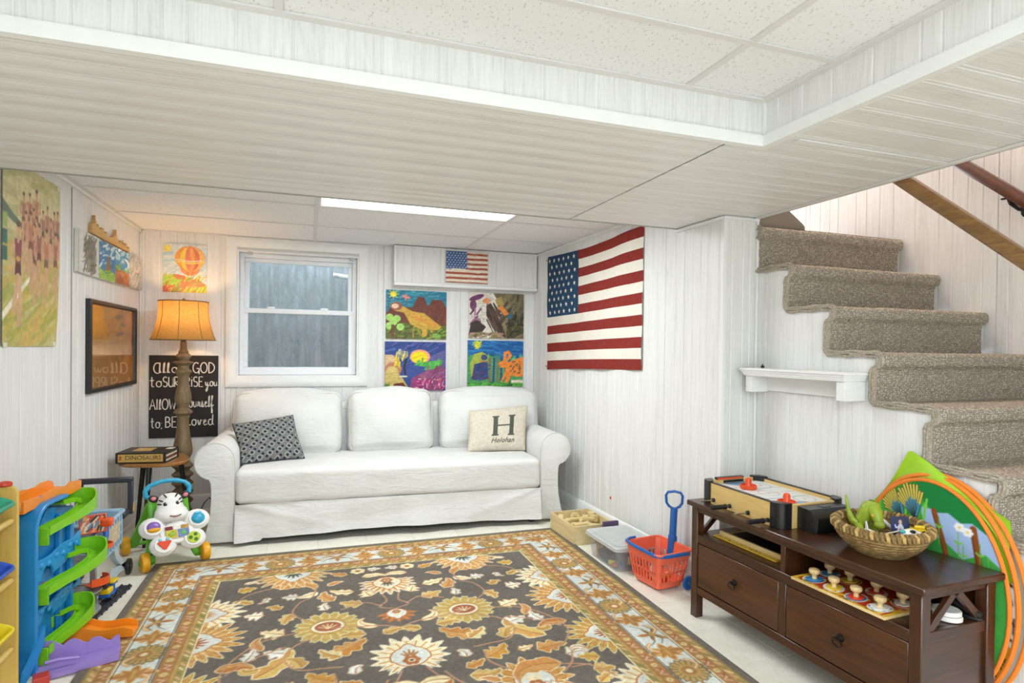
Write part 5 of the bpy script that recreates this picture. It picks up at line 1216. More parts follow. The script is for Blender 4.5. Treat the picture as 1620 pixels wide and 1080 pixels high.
# side table: rounded-triangle top on three splayed black legs
tb=E('side_table','small wooden side table with rounded triangular top and black splayed legs','table',(-.925,4.46,0))
def tri(r,n=48): # reuleaux-like rounded triangle
    o=[]
    for k in range(n):
        a=2*PI*k/n; q=r*(1+.10*math.cos(3*(a-rad(200)))); o.append((q*math.cos(a)*.92,q*math.sin(a)*1.0))
    return o
M_TOPW=wood('warm_walnut_top','7a4a1c','b27a38',0,1.2,.3,.4)
O('tabletop',G().prism(tri(.215),.502,.524,b=.005),M_TOPW,tb)
for a in(-100,20,140):
    c,s=math.cos(rad(a)),math.sin(rad(a)); O('leg',G().cyl((c*.13,s*.13,.503),(c*.20,s*.20,0),.017,.010,14),mat('black_lacquer','1b1613',.35,var=.1),tb)
bxr=E('boxed_set','black and gold boxed dinosaur book set lying on the wooden side table','box',(-.965,4.40,.5245),(0,0,rad(-8)))
M_BOXK=mat('box_black','241f1a',.45,var=.1)
g=G().box(-.155,.135,-.10,-.094,0,.068,.001).box(-.155,.135,-.10,.13,.064,.068,.001).box(-.155,.135,-.10,.13,0,.004,.001).box(-.155,-.149,-.10,.13,0,.068,.001).box(-.155,.135,.125,.13,0,.068,.001)
O('slipcase',g,M_BOXK,bxr)
O('gold_label',G().box(-.140,.118,-.1012,-.0999,.010,.058),mat('gold_paper','c09a4e',.45,var=.15,vs=40),bxr)
O('lettering',textG('DINOSAURS',.038,flatM((.005,-.1016,.024),(1,0,0),(0,0,1))),mat('dark_brown_ink','3a2a18',.6),bxr,fix=False)
O('emblem',G().prism([(-.132,.02),(-.118,.026),(-.124,.034),(-.114,.04),(-.126,.05),(-.132,.044)],.1014,.1017,M=flatM((0,0,0),(1,0,0),(0,0,1))),mat('rust_ink','a04a20',.6),bxr)
O('top_label',G().box(-.09,.02,-.03,.09,.068,.0686),mat('gold_paper','c09a4e',.45),bxr)
O('top_sticker',G().box(.085,.13,.03,.10,.068,.0686),mat('pale_paper','cfc6b2',.6),bxr)
for k in range(4):
    O('book_edge',G().box(-.14,.128+.004*(k%2),-.09,.12,.006+k*.0145,.0185+k*.0145,.001),mat('page_block_%d'%k,('d8cdb4','6a3c2c','e0d6c2','4c4238')[k],.8),bxr)

# ================================================================ console
WOODK=wood('dark_espresso_wood','2b150a','4e2c17',1,1.3,.32,.25,bump=.08); WOODX=wood('dark_espresso_wood_across','2b150a','4e2c17',0,1.3,.32,.25,bump=.08); WOODZ=wood('dark_espresso_wood_upright','2b150a','4e2c17',2,1.3,.32,.25,bump=.08)
DRW=wood('espresso_drawer_front','351b0c','5a351b',1,1.0,.35,.2,bump=.06)
cn=E('media_console','dark brown wooden media console with two drawers beside the stair','console table',(1.970,1.884,0),(0,0,rad(2.25)))
hx,hy=.198,.574; CT=.557
O('top',G().box(-hx,hx,-hy,hy,CT-.024,CT,.004),WOODK,cn)
lx,ly=hx-.018,hy-.018
for sx in(-1,1):
    for sy in(-1,1): O('leg',G().box(sx*lx,sx*(lx-.042),sy*ly,sy*(ly-.042),0,CT-.024,.003),WOODZ,cn)
ix,iy=lx-.042,ly-.042
O('apron',G().box(-lx+.004,-lx+.022,-iy,iy,CT-.05,CT-.024,.002),WOODK,cn)
for sy in(-1,1): O('end_rail',G().box(-ix,ix,sy*(ly-.006),sy*(ly-.024),CT-.05,CT-.024,.002).box(-ix,ix,sy*(ly-.006),sy*(ly-.028),.365,.402,.002),WOODX,cn)
O('shelf',G().box(-lx+.014,lx-.01,-iy-.02,iy+.02,.382,.402,.002),WOODK,cn)
O('shelf_rail',G().box(-lx+.004,-lx+.020,-iy,iy,.362,.402,.002),WOODK,cn)
O('bottom_rail',G().box(-lx+.004,-lx+.024,-iy,iy,.115,.150,.002),WOODK,cn)
O('bottom_panel',G().box(-lx+.02,lx-.01,-iy,iy,.125,.140),WOODK,cn)
O('divider',G().box(-lx+.006,lx-.02,-.012,.012,.402,CT-.03,.001),WOODZ,cn); O('drawer_divider',G().box(-lx+.005,-lx+.026,-.018,.018,.150,.362,.002),WOODZ,cn)
O('back_panel',G().box(lx-.02,lx-.012,-iy,iy,.14,CT-.024),WOODK,cn)
for sy in(-1,1):
    O('side_panel',G().box(-ix,ix,sy*(ly-.012),sy*(ly-.022),.12,.366),WOODX,cn)
    for sx in(-1,1):
        p0=Vector((sx*.012,sy*(ly-.018),CT-.05)); p1=Vector((sx*(ix-.012),sy*(ly-.018),.402)); d=(p1-p0); L=d.length; ang=math.atan2(d.z,d.x)
        O('brace',G().box(0,L,-.008,.008,-.012,.012,.001,M=Matrix.Translation(p0)@Matrix.Rotation(-ang,4,'Y')),WOODX,cn)
M_BRONZE=mat('dark_bronze','2a2622',.35,.8)
for s_,y0,y1 in((0,.020,iy-.002),(1,-iy+.002,-.020)):
    dr=O('drawer',G().box(-lx+.005,-lx+.023,y0,y1,.154,.359,.003).box(-lx+.023,lx-.04,y0+.02,y1-.02,.165,.33),DRW,cn)
    yc=(y0+y1)/2
    g=G().lathe([(0,0),(.016,0),(.015,.004),(.008,.008),(.006,.014),(.008,.018),(0,.021)],20,T(-lx+.005,yc,.262,0,-PI/2,0))
    g.tube([(-lx-.013-.004*math.cos(a),yc+.019*math.sin(a),.249+.016*math.cos(a)) for a in [2*PI*q/20 for q in range(20)]],.0024,6,True)
    O('ring_pull',g,M_BRONZE,dr)

# ================================================================ wall shelf
shf=E('wall_shelf','small white ledge shelf on the stair wall above the console','shelf',(XS,2.20,1.178))
g=G()
def shp(off): return [(-.128-off,-.302-off),(-.001,-.302-off),(-.001,.305+off),(-.128-off,.305+off)]
g.prism(shp(.016),.006,.018,b=.002); g.prism(shp(.010),-.002,.006); g.prism(shp(.004),-.012,-.002); g.prism(shp(0),-.020,-.012)
O('ledge',g,M_TRIM,shf)
O('back_board',G().box(-.018,-.001,-.255,.258,-.098,-.020,.002),M_TRIM,shf)
for y in(-.275,.278): O('bracket',G().box(-.118,-.001,y-.022,y+.022,-.104,-.020,.002),M_TRIM,shf)
O('hook',G().box(0,.02,0,.008,0,.012,.002).cyl((.01,.004,.012),(.01,.004,.02),.003),M_BLK,label='tiny black clip left on the white wall shelf',cat='clip',loc=(2.17,2.43,1.1968))

# red sticker on the right wall
O('wall_sticker',G().lathe([(0,.003),(.008,.003),(.011,.001),(.011,0),(0,0)],14,M=Matrix(((0,0,-1,XR(3.664)-.0005),(0,1,0,3.664),(1,0,0,.254),(0,0,0,1)))),mat('red_sticker','d2401f',.4),label='small round red sticker on the right wall above the wooden crate',cat='sticker')
# ================================================================ air hockey / table football game on the console
M_PINE=wood('yellow_pine_board','c9a25c','e0c282',1,1.2,.4,.1); M_RINK=None
M_BLKS=mat('black_satin_plastic','19191b',.32,var=.1); M_ORG=mat('orange_red_plastic','e2501f',.35,var=.04); M_STEEL=mat('steel_rod','a8a49c',.25,.9)
ah=E('table_game','tabletop air hockey game with pine sides and black corners on the console','game',(1.985,2.165,CT),(0,0,rad(1.2)))
ax,ay,az=.168,.245,.102
O('side_board',G().box(-ax,-ax+.014,-ay+.02,ay-.02,0,az-.004,.001),M_PINE,ah); O('side_board',G().box(ax-.014,ax,-ay+.02,ay-.02,0,az-.004,.001),M_PINE,ah)
O('end_board',G().box(-ax+.02,ax-.02,ay-.014,ay,0,az-.004,.001),M_PINE,ah); O('end_board',G().box(-ax+.02,ax-.02,-ay,-ay+.014,0,az-.004,.001),M_PINE,ah)
g=G()
for s in(-1,1): O('top_strip',G().box(s*ax-.0165*(s>0)-.001,s*ax+.0165*(s<0)+.001,-ay+.03,ay-.03,az-.004,az,.001),M_BLKS,ah)
for sx in(-1,1):
    for sy in(-1,1):
        r=.032; pts=[(0,0)]+[(0-.0,r)]
        poly=[(sx*(ax-.05),sy*(ay+.006)),(sx*(ax-.05),sy*(ay-.012)),(sx*(ax-.012),sy*(ay-.055)),(sx*(ax+.006),sy*(ay-.055))]
        arc_=[(sx*(ax+.006-r+r*math.cos(rad(t))),sy*(ay+.006-r+r*math.sin(rad(t)))) for t in range(0,91,15)]
        O('corner_post',G().prism(poly+arc_,-.0,az+.004,b=.0015),M_BLKS,ah)
A=Art(.308,.462,.0026,'e9e8e2')
for y0 in(0,.462):
    s=1 if y0==0 else -1
    A.ell(.154,y0,.062,.075,'6ea3c6'); A.line([(.154+.062*math.cos(t),y0+s*.075*math.sin(t)) for t in np.linspace(0,PI,20)],.003,'c84a3c')
for y in(.15,.231,.312): A.line([(0,y),(.308,y)],.003,'c84a3c' if y==.231 else '5a86b0')
for cx,cy in((.154,.231),(.08,.10),(.228,.10),(.08,.36),(.228,.36)):
    A.line([(cx+.045*math.cos(t),cy+.045*math.sin(t)) for t in np.linspace(0,2*PI,28)],.0026,'8a8a90'); A.ell(cx,cy,.006,.006,'c84a3c')
O('playfield',A.mesh('playfield',lambda x,y:(x-.154,y-.231,.0815),M_PLASART),None,ah); O('playfield_board',G().box(-.154,.154,-.231,.231,.07,.081),mat('white_board','e4e2dc',.4),ah)
O('score_bar',G().box(-.10,.06,ay-.018,ay+.004,az-.004,az+.008,.002),M_BLKS,ah)
O('score_strip',G().box(-.10,.05,ay-.022,ay-.018,az-.002,az+.006,.001),M_ORG,ah)
O('goal_slot',G().box(-.06,.06,ay-.0155,ay-.0142,.083,.094),mat('slot_dark','0a0a0a',.6),ah)
# scorer unit on the near end
su=O('scorer_unit',G().loft([[(-.085,-ay-.002,.0),(.13,-ay-.002,.0),(.13,-ay-.002,.092),(-.085,-ay-.002,.092)],[(-.085,-ay-.06,.0),(.13,-ay-.06,.0),(.13,-ay-.06,.090),(-.085,-ay-.06,.090)],[(-.075,-ay-.082,.0),(.12,-ay-.082,.0),(.12,-ay-.085,.066),(-.075,-ay-.085,.066)],[(-.07,-ay-.088,.004),(.115,-ay-.088,.004),(.115,-ay-.092,.05),(-.07,-ay-.092,.05)]]),M_BLKS,ah)
O('ball_cup',G().box(-.0,.045,-ay-.05,-ay-.02,.0905,.0925,.001),mat('cup_black','080808',.3),su)
M_ROD=M_STEEL
for k,(y,hd) in enumerate(((.165,0),(.055,1),(-.060,0),(-.175,1))):
    O('rod',G().cyl((-ax-.075 if not hd else -ax-.06,y,.022),(ax,y,.022),.0034),M_ROD,ah)
    O('rod_bearing',G().cyl((-ax-.009,y,.022),(-ax+.002,y,.022),.0085,.0105),M_BLKS,ah)
    if hd: O('grip',G().lathe([(0,0),(.008,0),(.0115,.004),(.0115,.014),(.0095,.018),(.0105,.03),(.0105,.078),(.0085,.086),(0,.088)],14,T(-ax-.020,y,.022,0,-PI/2,0)),M_BLKS,ah)
def pusher(x,y,z,label):
    O('air_hockey_pusher',G().lathe([(0,0),(.036,0),(.038,.003),(.038,.016),(.035,.018),(.034,.010),(.018,.010),(.015,.014),(.0145,.036),(.012,.045),(.006,.049),(0,.05)],28),M_ORG,label=label,cat='game piece',group=None,loc=(x,y,z))
pusher(1.955,2.262,CT+.0822,'orange-red pusher nearest the blue goal on the white air hockey field')
pusher(1.905,1.975,CT+.0822,'orange-red pusher at the near black corner of the air hockey field')

# ================================================================ woven basket and what lies in it
bk=E('woven_basket','oval woven seagrass basket full of small toys on the console','basket',(1.992,1.610,CT),(0,0,rad(40)))
def _grass():
    m,nt,p=_new('seagrass'); v=_map(nt,scale=(1,1,1)); n=_noise(nt,v,70,5,.75); n2=_noise(nt,v,12,3)
    c=_ramp(nt,_mix(nt,n,n2,.4),[(.34,'4a381e'),(.5,'86693c'),(.66,'b4965c')]); nt.links.new(c,p.inputs['Base Color']); p.inputs['Roughness'].default_value=.75; _bump(nt,p,n,.6,.003); return m
M_GRASS=_grass(); RX,RY=.172,.150
# coiled body: stacked ropes swelling outward
for k in range(9):
    t=k/8; sx=.105+(RX-.105)*math.sin(t*PI/2)**.9; sy=.088+(RY-.088)*math.sin(t*PI/2)**.9; z=.0085+.0815*t
    O('coil',G().tube([(sx*math.cos(2*PI*i/56)+.0012*math.sin(i*1.9+k),sy*math.sin(2*PI*i/56),z+.0012*math.sin(i*2.7+k*2)) for i in range(56)],.0072,7,True),M_GRASS,bk)
O('basket_base',G().prism([(.11*math.cos(2*PI*i/40),.093*math.sin(2*PI*i/40)) for i in range(40)],.001,.010,b=.002),M_GRASS,bk)
nw=64; wr_=mesh('rim_wrap',G().tube([(.0,0,.0115),(.0115,0,.004),(.0105,0,-.009),(-.001,0,-.0135),(-.0115,0,-.007),(-.010,0,.006)],.0062,7,True),M_GRASS)
wr2_=wr_.copy(); wr2_.materials[0]=mat('dry_seagrass_pale','b89a5e',.8,var=.3,vs=90,bump=.5,bs=90)
O('rim_core',G().tube([(RX*math.cos(2*PI*i/56),RY*math.sin(2*PI*i/56),.095) for i in range(56)],.010,8,True),M_GRASS,bk)
for i in range(nw):
    a=2*PI*i/nw; o=O('rim_wrap',wr_ if i%3 else wr2_,None,bk,loc=(RX*math.cos(a),RY*math.sin(a),.095),rot=(.18,0,math.atan2(RY*math.sin(a)*RX/RY*1.0,RX*math.cos(a)*RY/RX*1.0)))
BX,BY=1.992,1.610
# green dinosaur leaning in the basket
M_DINO=mat('lime_green_rubber','8fa32a',.45,var=.25,vs=30,bump=.25,bs=120)
dn=E('toy_dinosaur','lime green toy dinosaur leaning in the woven basket','toy',(BX-.010,BY+.050,CT+.020))
pts=[(-.030,.090,.125),(-.028,.078,.085),(-.022,.062,.055),(-.004,.045,.045),(.012,.028,.068),(.022,.012,.095),(.022,-.01,.098),(.012,-.038,.078),(.004,-.062,.058)]
rs=[.003,.007,.013,.021,.027,.029,.026,.021,.013]
pp=[];rr_=[]
pts=[(x*.95,y*.78,.04+(z-.03)*1.25) for x,y,z in pts]; rs=[q*1.0 for q in rs]
for i in range(len(pts)-1):
    for q in range(4):
        f=q/4; pp.append(Vector(pts[i]).lerp(Vector(pts[i+1]),f)); rr_.append(rs[i]+(rs[i+1]-rs[i])*f)
pp.append(Vector(pts[-1])); rr_.append(rs[-1])
db=O('body',G().tube(pp,.02,14,rs=rr_).ell((.003,-.048,.074),(.016,.019,.015)).ell((.018,-.016,.136),(.012,.015,.008)),M_DINO,dn,ang=180)
for s,(x,y,z) in((-1,(-.010,-.030,.104)),(1,(.034,-.028,.110))): O('eye',G().ell((x,y,z),(.005,.005,.006)),mat('amber_eye','c9a02a',.2),dn)
O('leg',G().tube([(.030,.03,.06),(.045,.015,.038),(.040,-.012,.024)],.01,10,rs=[.016,.011,.009]).ell((.040,-.02,.022),(.012,.016,.007)),M_DINO,dn); O('leg',G().tube([(-.012,.025,.055),(-.024,.0,.034),(-.018,-.025,.022)],.01,10,rs=[.016,.011,.009]).ell((-.018,-.032,.020),(.012,.015,.007)),M_DINO,dn)
g=G()
for q in range(5,13): p=pp[q*2]; g.add([p+Vector((-.002,.008,rr_[q*2]*.9)),p+Vector((.002,-.006,rr_[q*2]*.9)),p+Vector((0,.002,rr_[q*2]+.009))],[(0,1,2)])
O('back_crest',G().tube([p+Vector((0,0,r*.92+.002*(i%2))) for i,(p,r) in enumerate(zip(pp,rr_))][10:26],.0042,6),mat('dark_green_rubber','5d7420',.5),dn)
# white toy shuttle / bird
M_WHT=mat('white_plastic','e6e4de',.3,var=.03)
sh_=E('toy_shuttle','white toy space shuttle with red-tipped tail lying in the basket','toy',(BX-.088,BY-.030,CT+.075),(rad(8),rad(12),rad(62)))
O('fuselage',G().tube([(-.045,0,0),(-.035,0,.003),(0,0,.006),(.035,0,.008),(.045,0,.008)],.01,12,rs=[.004,.009,.0125,.0125,.009]),M_WHT,sh_)
O('wing',G().prism([(-.015,0),(.04,.040),(.046,.038),(.04,0)],0,.003),M_WHT,sh_); O('wing',G().prism([(-.015,0),(.04,-.040),(.046,-.038),(.04,0)],0,.003),M_WHT,sh_)
O('tail_fin',G().prism([(.02,.012),(.045,.045),(.052,.045),(.045,.012)],-.0015,.0015,M=T(0,0,0,PI/2,0,0)),M_WHT,sh_)
O('tail_tip',G().cyl((.044,0,.008),(.055,0,.008),.009,.006),mat('red_plastic','b5362a',.4),sh_)
# picture card
pc=E('picture_card','small dark blue picture card with pale figure standing in the basket','card',(BX+.062,BY-.030,CT+.040),(rad(-12),0,rad(-28)))
O('card',G().box(-.031,.031,0,.0015,0,.085),mat('card_stock','1b2446',.45),pc)
A=Art(.062,.085,.0011,'1d2a58'); A.grain(.02,.02,.25,2); A.poly([(.016,.0),(.022,.05),(.028,.06),(.036,.06),(.042,.048),(.048,.0)],'c6cbe0'); A.ell(.032,.066,.006,.008,'caa58c'); A.line([(.026,.05),(.016,.045),(.014,.055)],.005,'c6cbe0'); A.line([(.03,.04),(.022,.0)],.006,'b0544c'); A.line([(.034,.04),(.042,.0)],.006,'8fb4dc')
O('card_picture',A.mesh('card_picture',lambda x,y:(x-.031,-.0005,y),M_PRINT),None,pc)
# white pen, yellow car, white spotted dog ball, bits
wp=O('white_marker',G().cyl((0,0,0),(.015,-.085,-.055),.0065).cyl((0,0,0),(-.003,.016,.010),.008),M_WHT,label='white marker pen standing behind the lime dinosaur in the basket',cat='pen',loc=(BX+.055,BY+.080,CT+.118))
yc=E('toy_car','yellow toy car at the right inside the woven basket','toy car',(BX+.090,BY-.075,CT+.078),(0,rad(6),rad(120)))
M_YEL=mat('yellow_plastic','e6c21c',.3,var=.05)
O('car_body',G().rbox((0,0,.010),(.062,.026,.013),.005,2).rbox((-.004,0,.021),(.034,.022,.012),.005,2),M_YEL,yc)
for x in(-.019,.019):
    for y in(-.013,.013): O('wheel',G().cyl((x,y-.003,.006),(x,y+.003,.006),.0065,n=12),M_BLK,yc)
wd=E('toy_dog','white plastic dog head with a black eye patch in the front of the basket','toy',(BX+.018,BY-.095,CT+.078))
O('head',G().ell((0,0,.012),(.034,.022,.015)).ell((.026,-.010,.010),(.013,.012,.010)),M_WHT,wd,ang=180); O('eye_patch',G().ell((-.004,-.012,.020),(.013,.009,.007)),M_BLK,wd); O('ear',G().ell((-.026,.006,.018),(.012,.012,.006)),mat('turquoise_plastic','46aeb4',.4),wd)
sb=O('toy_straw',G().cyl((-.05,0,0),(.06,.0,.012),.003),mat('lime_plastic','b8c832',.4),label='lime green plastic straw lying across the basket',cat='toy',loc=(BX+.05,BY-.06,CT+.072),rot=(0,0,rad(35)))
O('toy_straw',G().cyl((-.045,0,0),(.05,.0,.010),.003),mat('pale_straw','d9d2b8',.5),label='pale straw-coloured stick beside the lime straw in the basket',cat='toy',loc=(BX+.03,BY-.03,CT+.070),rot=(0,0,rad(-5)))

# ================================================================ knob puzzle, tray, shoes inside the console
M_PLY=wood('pale_plywood_board','c7a262','ead29a',1,1,.45,.1)
kp=E('knob_puzzle','colourful wooden peg puzzle with round knobs in the right opening of the console','puzzle',(1.922,1.632,.4025),(0,0,rad(3)))
pw,pl=.135,.190
O('base_board',G().box(-pw,pw,-pl,pl,0,.005,.001),M_PLY,kp)
O('top_board',G().box(-pw,pw,-pl,pl,.005,.010,.001),M_PLY,kp)
A=Art(2*pw-.006,2*pl-.006,.0022,'e2b832'); R=random.Random(3)
A.rect(.012,2*pw-.02,.012,2*pl-.02,'b3351c'); A.dab(.01,.25,.01,.37,26,['e8c33c','d8541f','e6b428','c23a1c'],.06,.02,.9,1,4)
spots=[(.055,.055),(.055,.145),(.055,.235),(.055,.32),(.16,.05),(.165,.15),(.17,.26),(.16,.34)]
for i,(x,y) in enumerate(spots):
    A.ell(x,y,.046,.036,'efe6cc',.3*(i%3)); A.ell(x,y,.041,.031,('e9ede8','3f86b8','e9e4d8','2c5a86','d8432a','efe9dc','c8452c','e6e4da')[i],.3*(i%3)); A.dab(x-.03,x+.03,y-.02,y+.02,9,['22262c','d8432a','e8c33c','efefe8','3a78b0'],.026,.008,.6,1.2,i)
A.dab(.004,.014,.02,.36,50,['b88a1c','6a4a18'],.008,.004,1.4,.3,8)
O('printed_face',A.mesh('printed_face',lambda x,y:(x-pw+.003,y-pl+.003,.0106),M_PLASART),None,kp)
M_KNOB=wood('beech_knob','caa66c','e8cf9c',2,3,.35,.3)
kn=mesh('knob',G().lathe([(0,.0),(.009,0),(.0085,.010),(.010,.014),(.018,.020),(.0205,.028),(.018,.035),(.010,.039),(0,.040)],20),M_KNOB)
for i,(x,y) in enumerate(spots):
    pz=O('puzzle_piece',G().prism([(.034*math.cos(2*PI*q/18)*(1+.1*math.sin(q*2.1+i)),.025*math.sin(2*PI*q/18)) for q in range(18)],0,.0035,b=.0008),mat('puzzle_piece_%d'%(i%4),('e9e4d8','d8432a','e8c33c','3f86b8')[i%4],.4),kp,loc=(x-pw+.003,y-pl+.003,.011),rot=(0,0,.3*(i%3)))
    O('knob',kn,None,pz,loc=(0,0,.0035))
tr=E('number_puzzle','yellow edged wooden board puzzle in the left opening of the console','puzzle',(1.985,2.165,.4035),(0,0,rad(3)))
O('base_board',G().box(-.148,.13,-.19,.19,0,.006,.001),mat('yellow_board','c9a028',.45,var=.2,vs=40),tr)
O('tray',G().box(-.105,.12,-.19,.16,.006,.010,.001),mat('dark_tray','1f1a14',.5,var=.4,vs=30),tr)
O('tray_lip',G().box(-.118,-.106,-.19,.18,.006,.026,.001),M_PLY,tr)
A=Art(.027,.37,.0022,'d2ac34'); A.dab(.002,.025,.0,.37,40,['3a2c14','7a5a1c','e8d070'],.012,.004,.3,1,3); O('printed_edge',A.mesh('printed_edge',lambda x,y:(-.147+x,y-.187,.0068),M_PLASART),None,tr)
for k,(x,y,z) in enumerate(((2.015,1.384,.4025),(2.013,1.386,.4200))):
    O('white_disc',G().lathe([(0,0),(.038,0),(.042,.003),(.042,.012),(.038,.016),(.02,.014),(0,.014)],28),M_WHT,label=('lower white plastic disc beside the black shoes in the console','white plastic disc stacked on top of the lower one in the console')[k],cat='disc',loc=(x,y,z))
M_SHOE=mat('black_leather','111113',.35,var=.2,vs=30,bump=.15)
def shoe(x,y,rz,label):
    t=E('shoe',label,'shoe',(x,y,.4025),rz)
    O('sole',G().prism([(.03*math.cos(2*PI*i/24)*(1+.15*math.sin(2*PI*i/24)),.085*math.sin(2*PI*i/24)) for i in range(24)],0,.012,b=.003),M_SHOE,t)
    sec=[]
    for v,(w,h,o) in enumerate(((.010,.018,0),(.026,.034,0),(.029,.044,0),(.028,.060,0),(.027,.078,0),(.026,.085,0),(.014,.060,0))):
        yy=-.080+.160*v/6; sec.append([(w*math.cos(2*PI*i/16),yy,.010+h*.5+h*.5*math.sin(2*PI*i/16)) for i in range(16)])
    O('upper',G().loft(sec),M_SHOE,t,ang=180); O('strap',G().tube([(-.03,.01,.03),(-.02,.01,.075),(.0,.012,.085),(.02,.01,.075),(.03,.01,.03)],.006,8),M_SHOE,t)
shoe(2.092,1.415,rad(8),'black leather shoe nearer the white discs in the console end')

# ================================================================ folded pop-up tent behind the console
M_OT=mat('orange_binding','e8842a',.7,var=.08,bump=.3,bs=300); M_LIME=mat('lime_nylon','9ccb1c',.55,var=.08,vs=10,sheen=.2)
tn=E('popup_tent','folded child pop-up tent with orange hoops and jungle print behind the console','tent',(2.212,1.57,0))
def hoop(cy,cz,ry,rz,x,n=72): return [(x,cy+ry*math.cos(2*PI*i/n),cz+rz*math.sin(2*PI*i/n)) for i in range(n)]
def disc(cy,cz,ry,rz,x,m,nm,art=None):
    if art:
        A,fn=art
    return G().add([(x,cy,cz)]+hoop(cy,cz,ry,rz,x),[(0,i+1,(i+1)%72+1) for i in range(72)])
# front disc printed with a jungle: the printed upper part, plain green below
A=Art(.60,.40,.0032,'3a9a34'); A.dab(0,.6,.1,.4,150,['2f8a30','46a83a','267a2c','62b844'],.05,.018,1,.8,1)
A.poly([(.27,.22),(.60,.22),(.60,.02),(.30,.05)],'9fb8dc'); A.poly([(0,.14),(.12,.19),(.22,.17),(.30,.10),(.36,.13),(.44,.08),(.52,.12),(.60,.07),(.60,0),(0,0)],'45a246'); A.poly([(.26,.0),(.29,.12),(.35,.13),(.42,.04),(.42,0)],'379040')
SH=lambda P,d: [(x,y+d) for x,y in P]
A.poly([(.27,.30),(.60,.30),(.60,.12),(.30,.14)],'a3badf'); A.poly([(0,.22),(.12,.26),(.22,.24),(.30,.16),(.36,.20),(.44,.15),(.52,.19),(.60,.14),(.60,0),(0,0)],'45a246'); A.poly([(.26,.0),(.29,.19),(.35,.20),(.42,.11),(.42,0)],'379040')
A.poly(SH([(.25,.40),(.60,.40),(.60,.16),(.55,.19),(.52,.175),(.47,.20),(.43,.19),(.38,.215),(.33,.205),(.28,.235),(.25,.30)],.085),'1f7d3c')
for k in range(14): A.line([(.02+.02*k,.22+.02*(k%3)),(.035+.02*k,.33)],.010,('4aa83a','78c848')[k%2])
for P_,w_,c_ in(([(.325,.21),(.365,.10),(.41,-.06)],.022,'8a4f26'),([(.475,.18),(.495,.08),(.515,-.05)],.026,'8a4f26'),([(.320,.20),(.36,.09),(.405,-.07)],.005,'6e3c1c'),([(.470,.17),(.49,.07),(.51,-.06)],.005,'6e3c1c')): A.line(SH(P_,.085),w_,c_)
for (cx,cy,L0,t0) in((.195,.245,.110,2.30),(.250,.250,.130,1.85)):
    for k in range(11):
        t=t0+.62-k*.115; L=L0*(1.0-.05*abs(k-5)+.10*((k*7)%3)/2); p0=(cx+.012*math.cos(t),cy+.012*math.sin(t)); p1=(cx+L*math.cos(t),cy+L*math.sin(t)); pm=(cx+L*.6*math.cos(t),cy+L*.6*math.sin(t))
        A.line([p0,p1],.0135,'2a352f'); A.line([p0,pm],.0088,('4a94b8','6aa8c4')[k%2]); A.line([pm,p1],.0088,'d8c456')
    A.poly([(cx-.008,cy-.07),(cx+.004,cy+.012),(cx+.026,cy-.07)],'a8453c')
for x,y in((.425,.26),(.455,.25)):
    for k in range(6): A.ell(x+.013*math.cos(k*1.05),y+.010*math.sin(k*1.05),.009,.006,'f0ecec')
    A.ell(x,y,.005,.004,'f0d04a')
for (x,y) in((.345,.24),(.42,.20),(.44,.16),(.50,.18),(.53,.14)): A.line([(x,y+.04),(x+.004,y-.06)],.0035,'6ab83c'); A.line([(x-.013,y+.008),(x,y),(x+.014,y+.006)],.006,'7cc848')
fcy,fcz,fry,frz=.020,.415,.276,.388
me=A.mesh('jungle_print',lambda a,b:(-.013,fcy+fry-(a/.60)*2*fry, fcz+frz-.40+b),M_CLOTHART)
bm=bmesh.new(); bm.from_mesh(me)
kill=[f for f in bm.faces if ((f.calc_center_median().y-fcy)/fry)**2+((f.calc_center_median().z-fcz)/frz)**2>1]
bmesh.ops.delete(bm,geom=kill,context='FACES'); bm.to_mesh(me); bm.free()
O('jungle_print',me,None,tn)
O('lower_cloth',G().add([(-.0128,fcy+fry*math.cos(t),fcz+frz*math.sin(t)) for t in np.linspace(PI-.02,2*PI+.02,40)],[tuple(range(40))]),mat('green_print_cloth','3f9a3a',.9,var=.2,vs=12),tn,fix=False)
O('hoop',G().tube(hoop(fcy,fcz,fry+.002,frz+.002,-.011),.0075,8,True),M_OT,tn)
# second and third hoops with plain and line-drawn cloth
O('hoop',G().tube(hoop(.012,.421,.288,.403,.004),.0085,8,True),M_OT,tn)
O('hoop',G().tube(hoop(.004,.420,.303,.412,.013),.008,8,True),M_OT,tn)
A=Art(.64,.83,.005,'e8e6e0'); 
for k in range(7):
    cx,cy,t=.06+.0*k,.14+.06*k,.3+.3*(k%3)
    for s in(-.4,0,.4): A.line([(cx,cy),(cx+.05*math.cos(t+s),cy+.05*math.sin(t+s)),(cx+.10*math.cos(t+s+.2),cy+.09*math.sin(t+s+.2))],.006,'2a2a2a')
A.poly([(0,0),(.2,0),(.2,.10),(0,.12)],'2f62a0'); A.poly([(.05,.0),(.05,.3),(.10,.28),(.12,.0)],'d89a2c'); A.dab(.0,.16,.12,.5,40,['2a2a2a','3a3a3a'],.05,.005,.9,1.2,4)
me=A.mesh('line_print',lambda a,b:(.005,-.315+(a/.64)*.64, .01+(b/.83)*.83),M_CLOTHART)
bm=bmesh.new(); bm.from_mesh(me)
kill=[f for f in bm.faces if f.calc_center_median().z>.52 or ((f.calc_center_median().y-.012)/.287)**2+((f.calc_center_median().z-.421)/.402)**2>1]
bmesh.ops.delete(bm,geom=kill,context='FACES'); bm.to_mesh(me); bm.free(); O('line_print',me,None,tn)
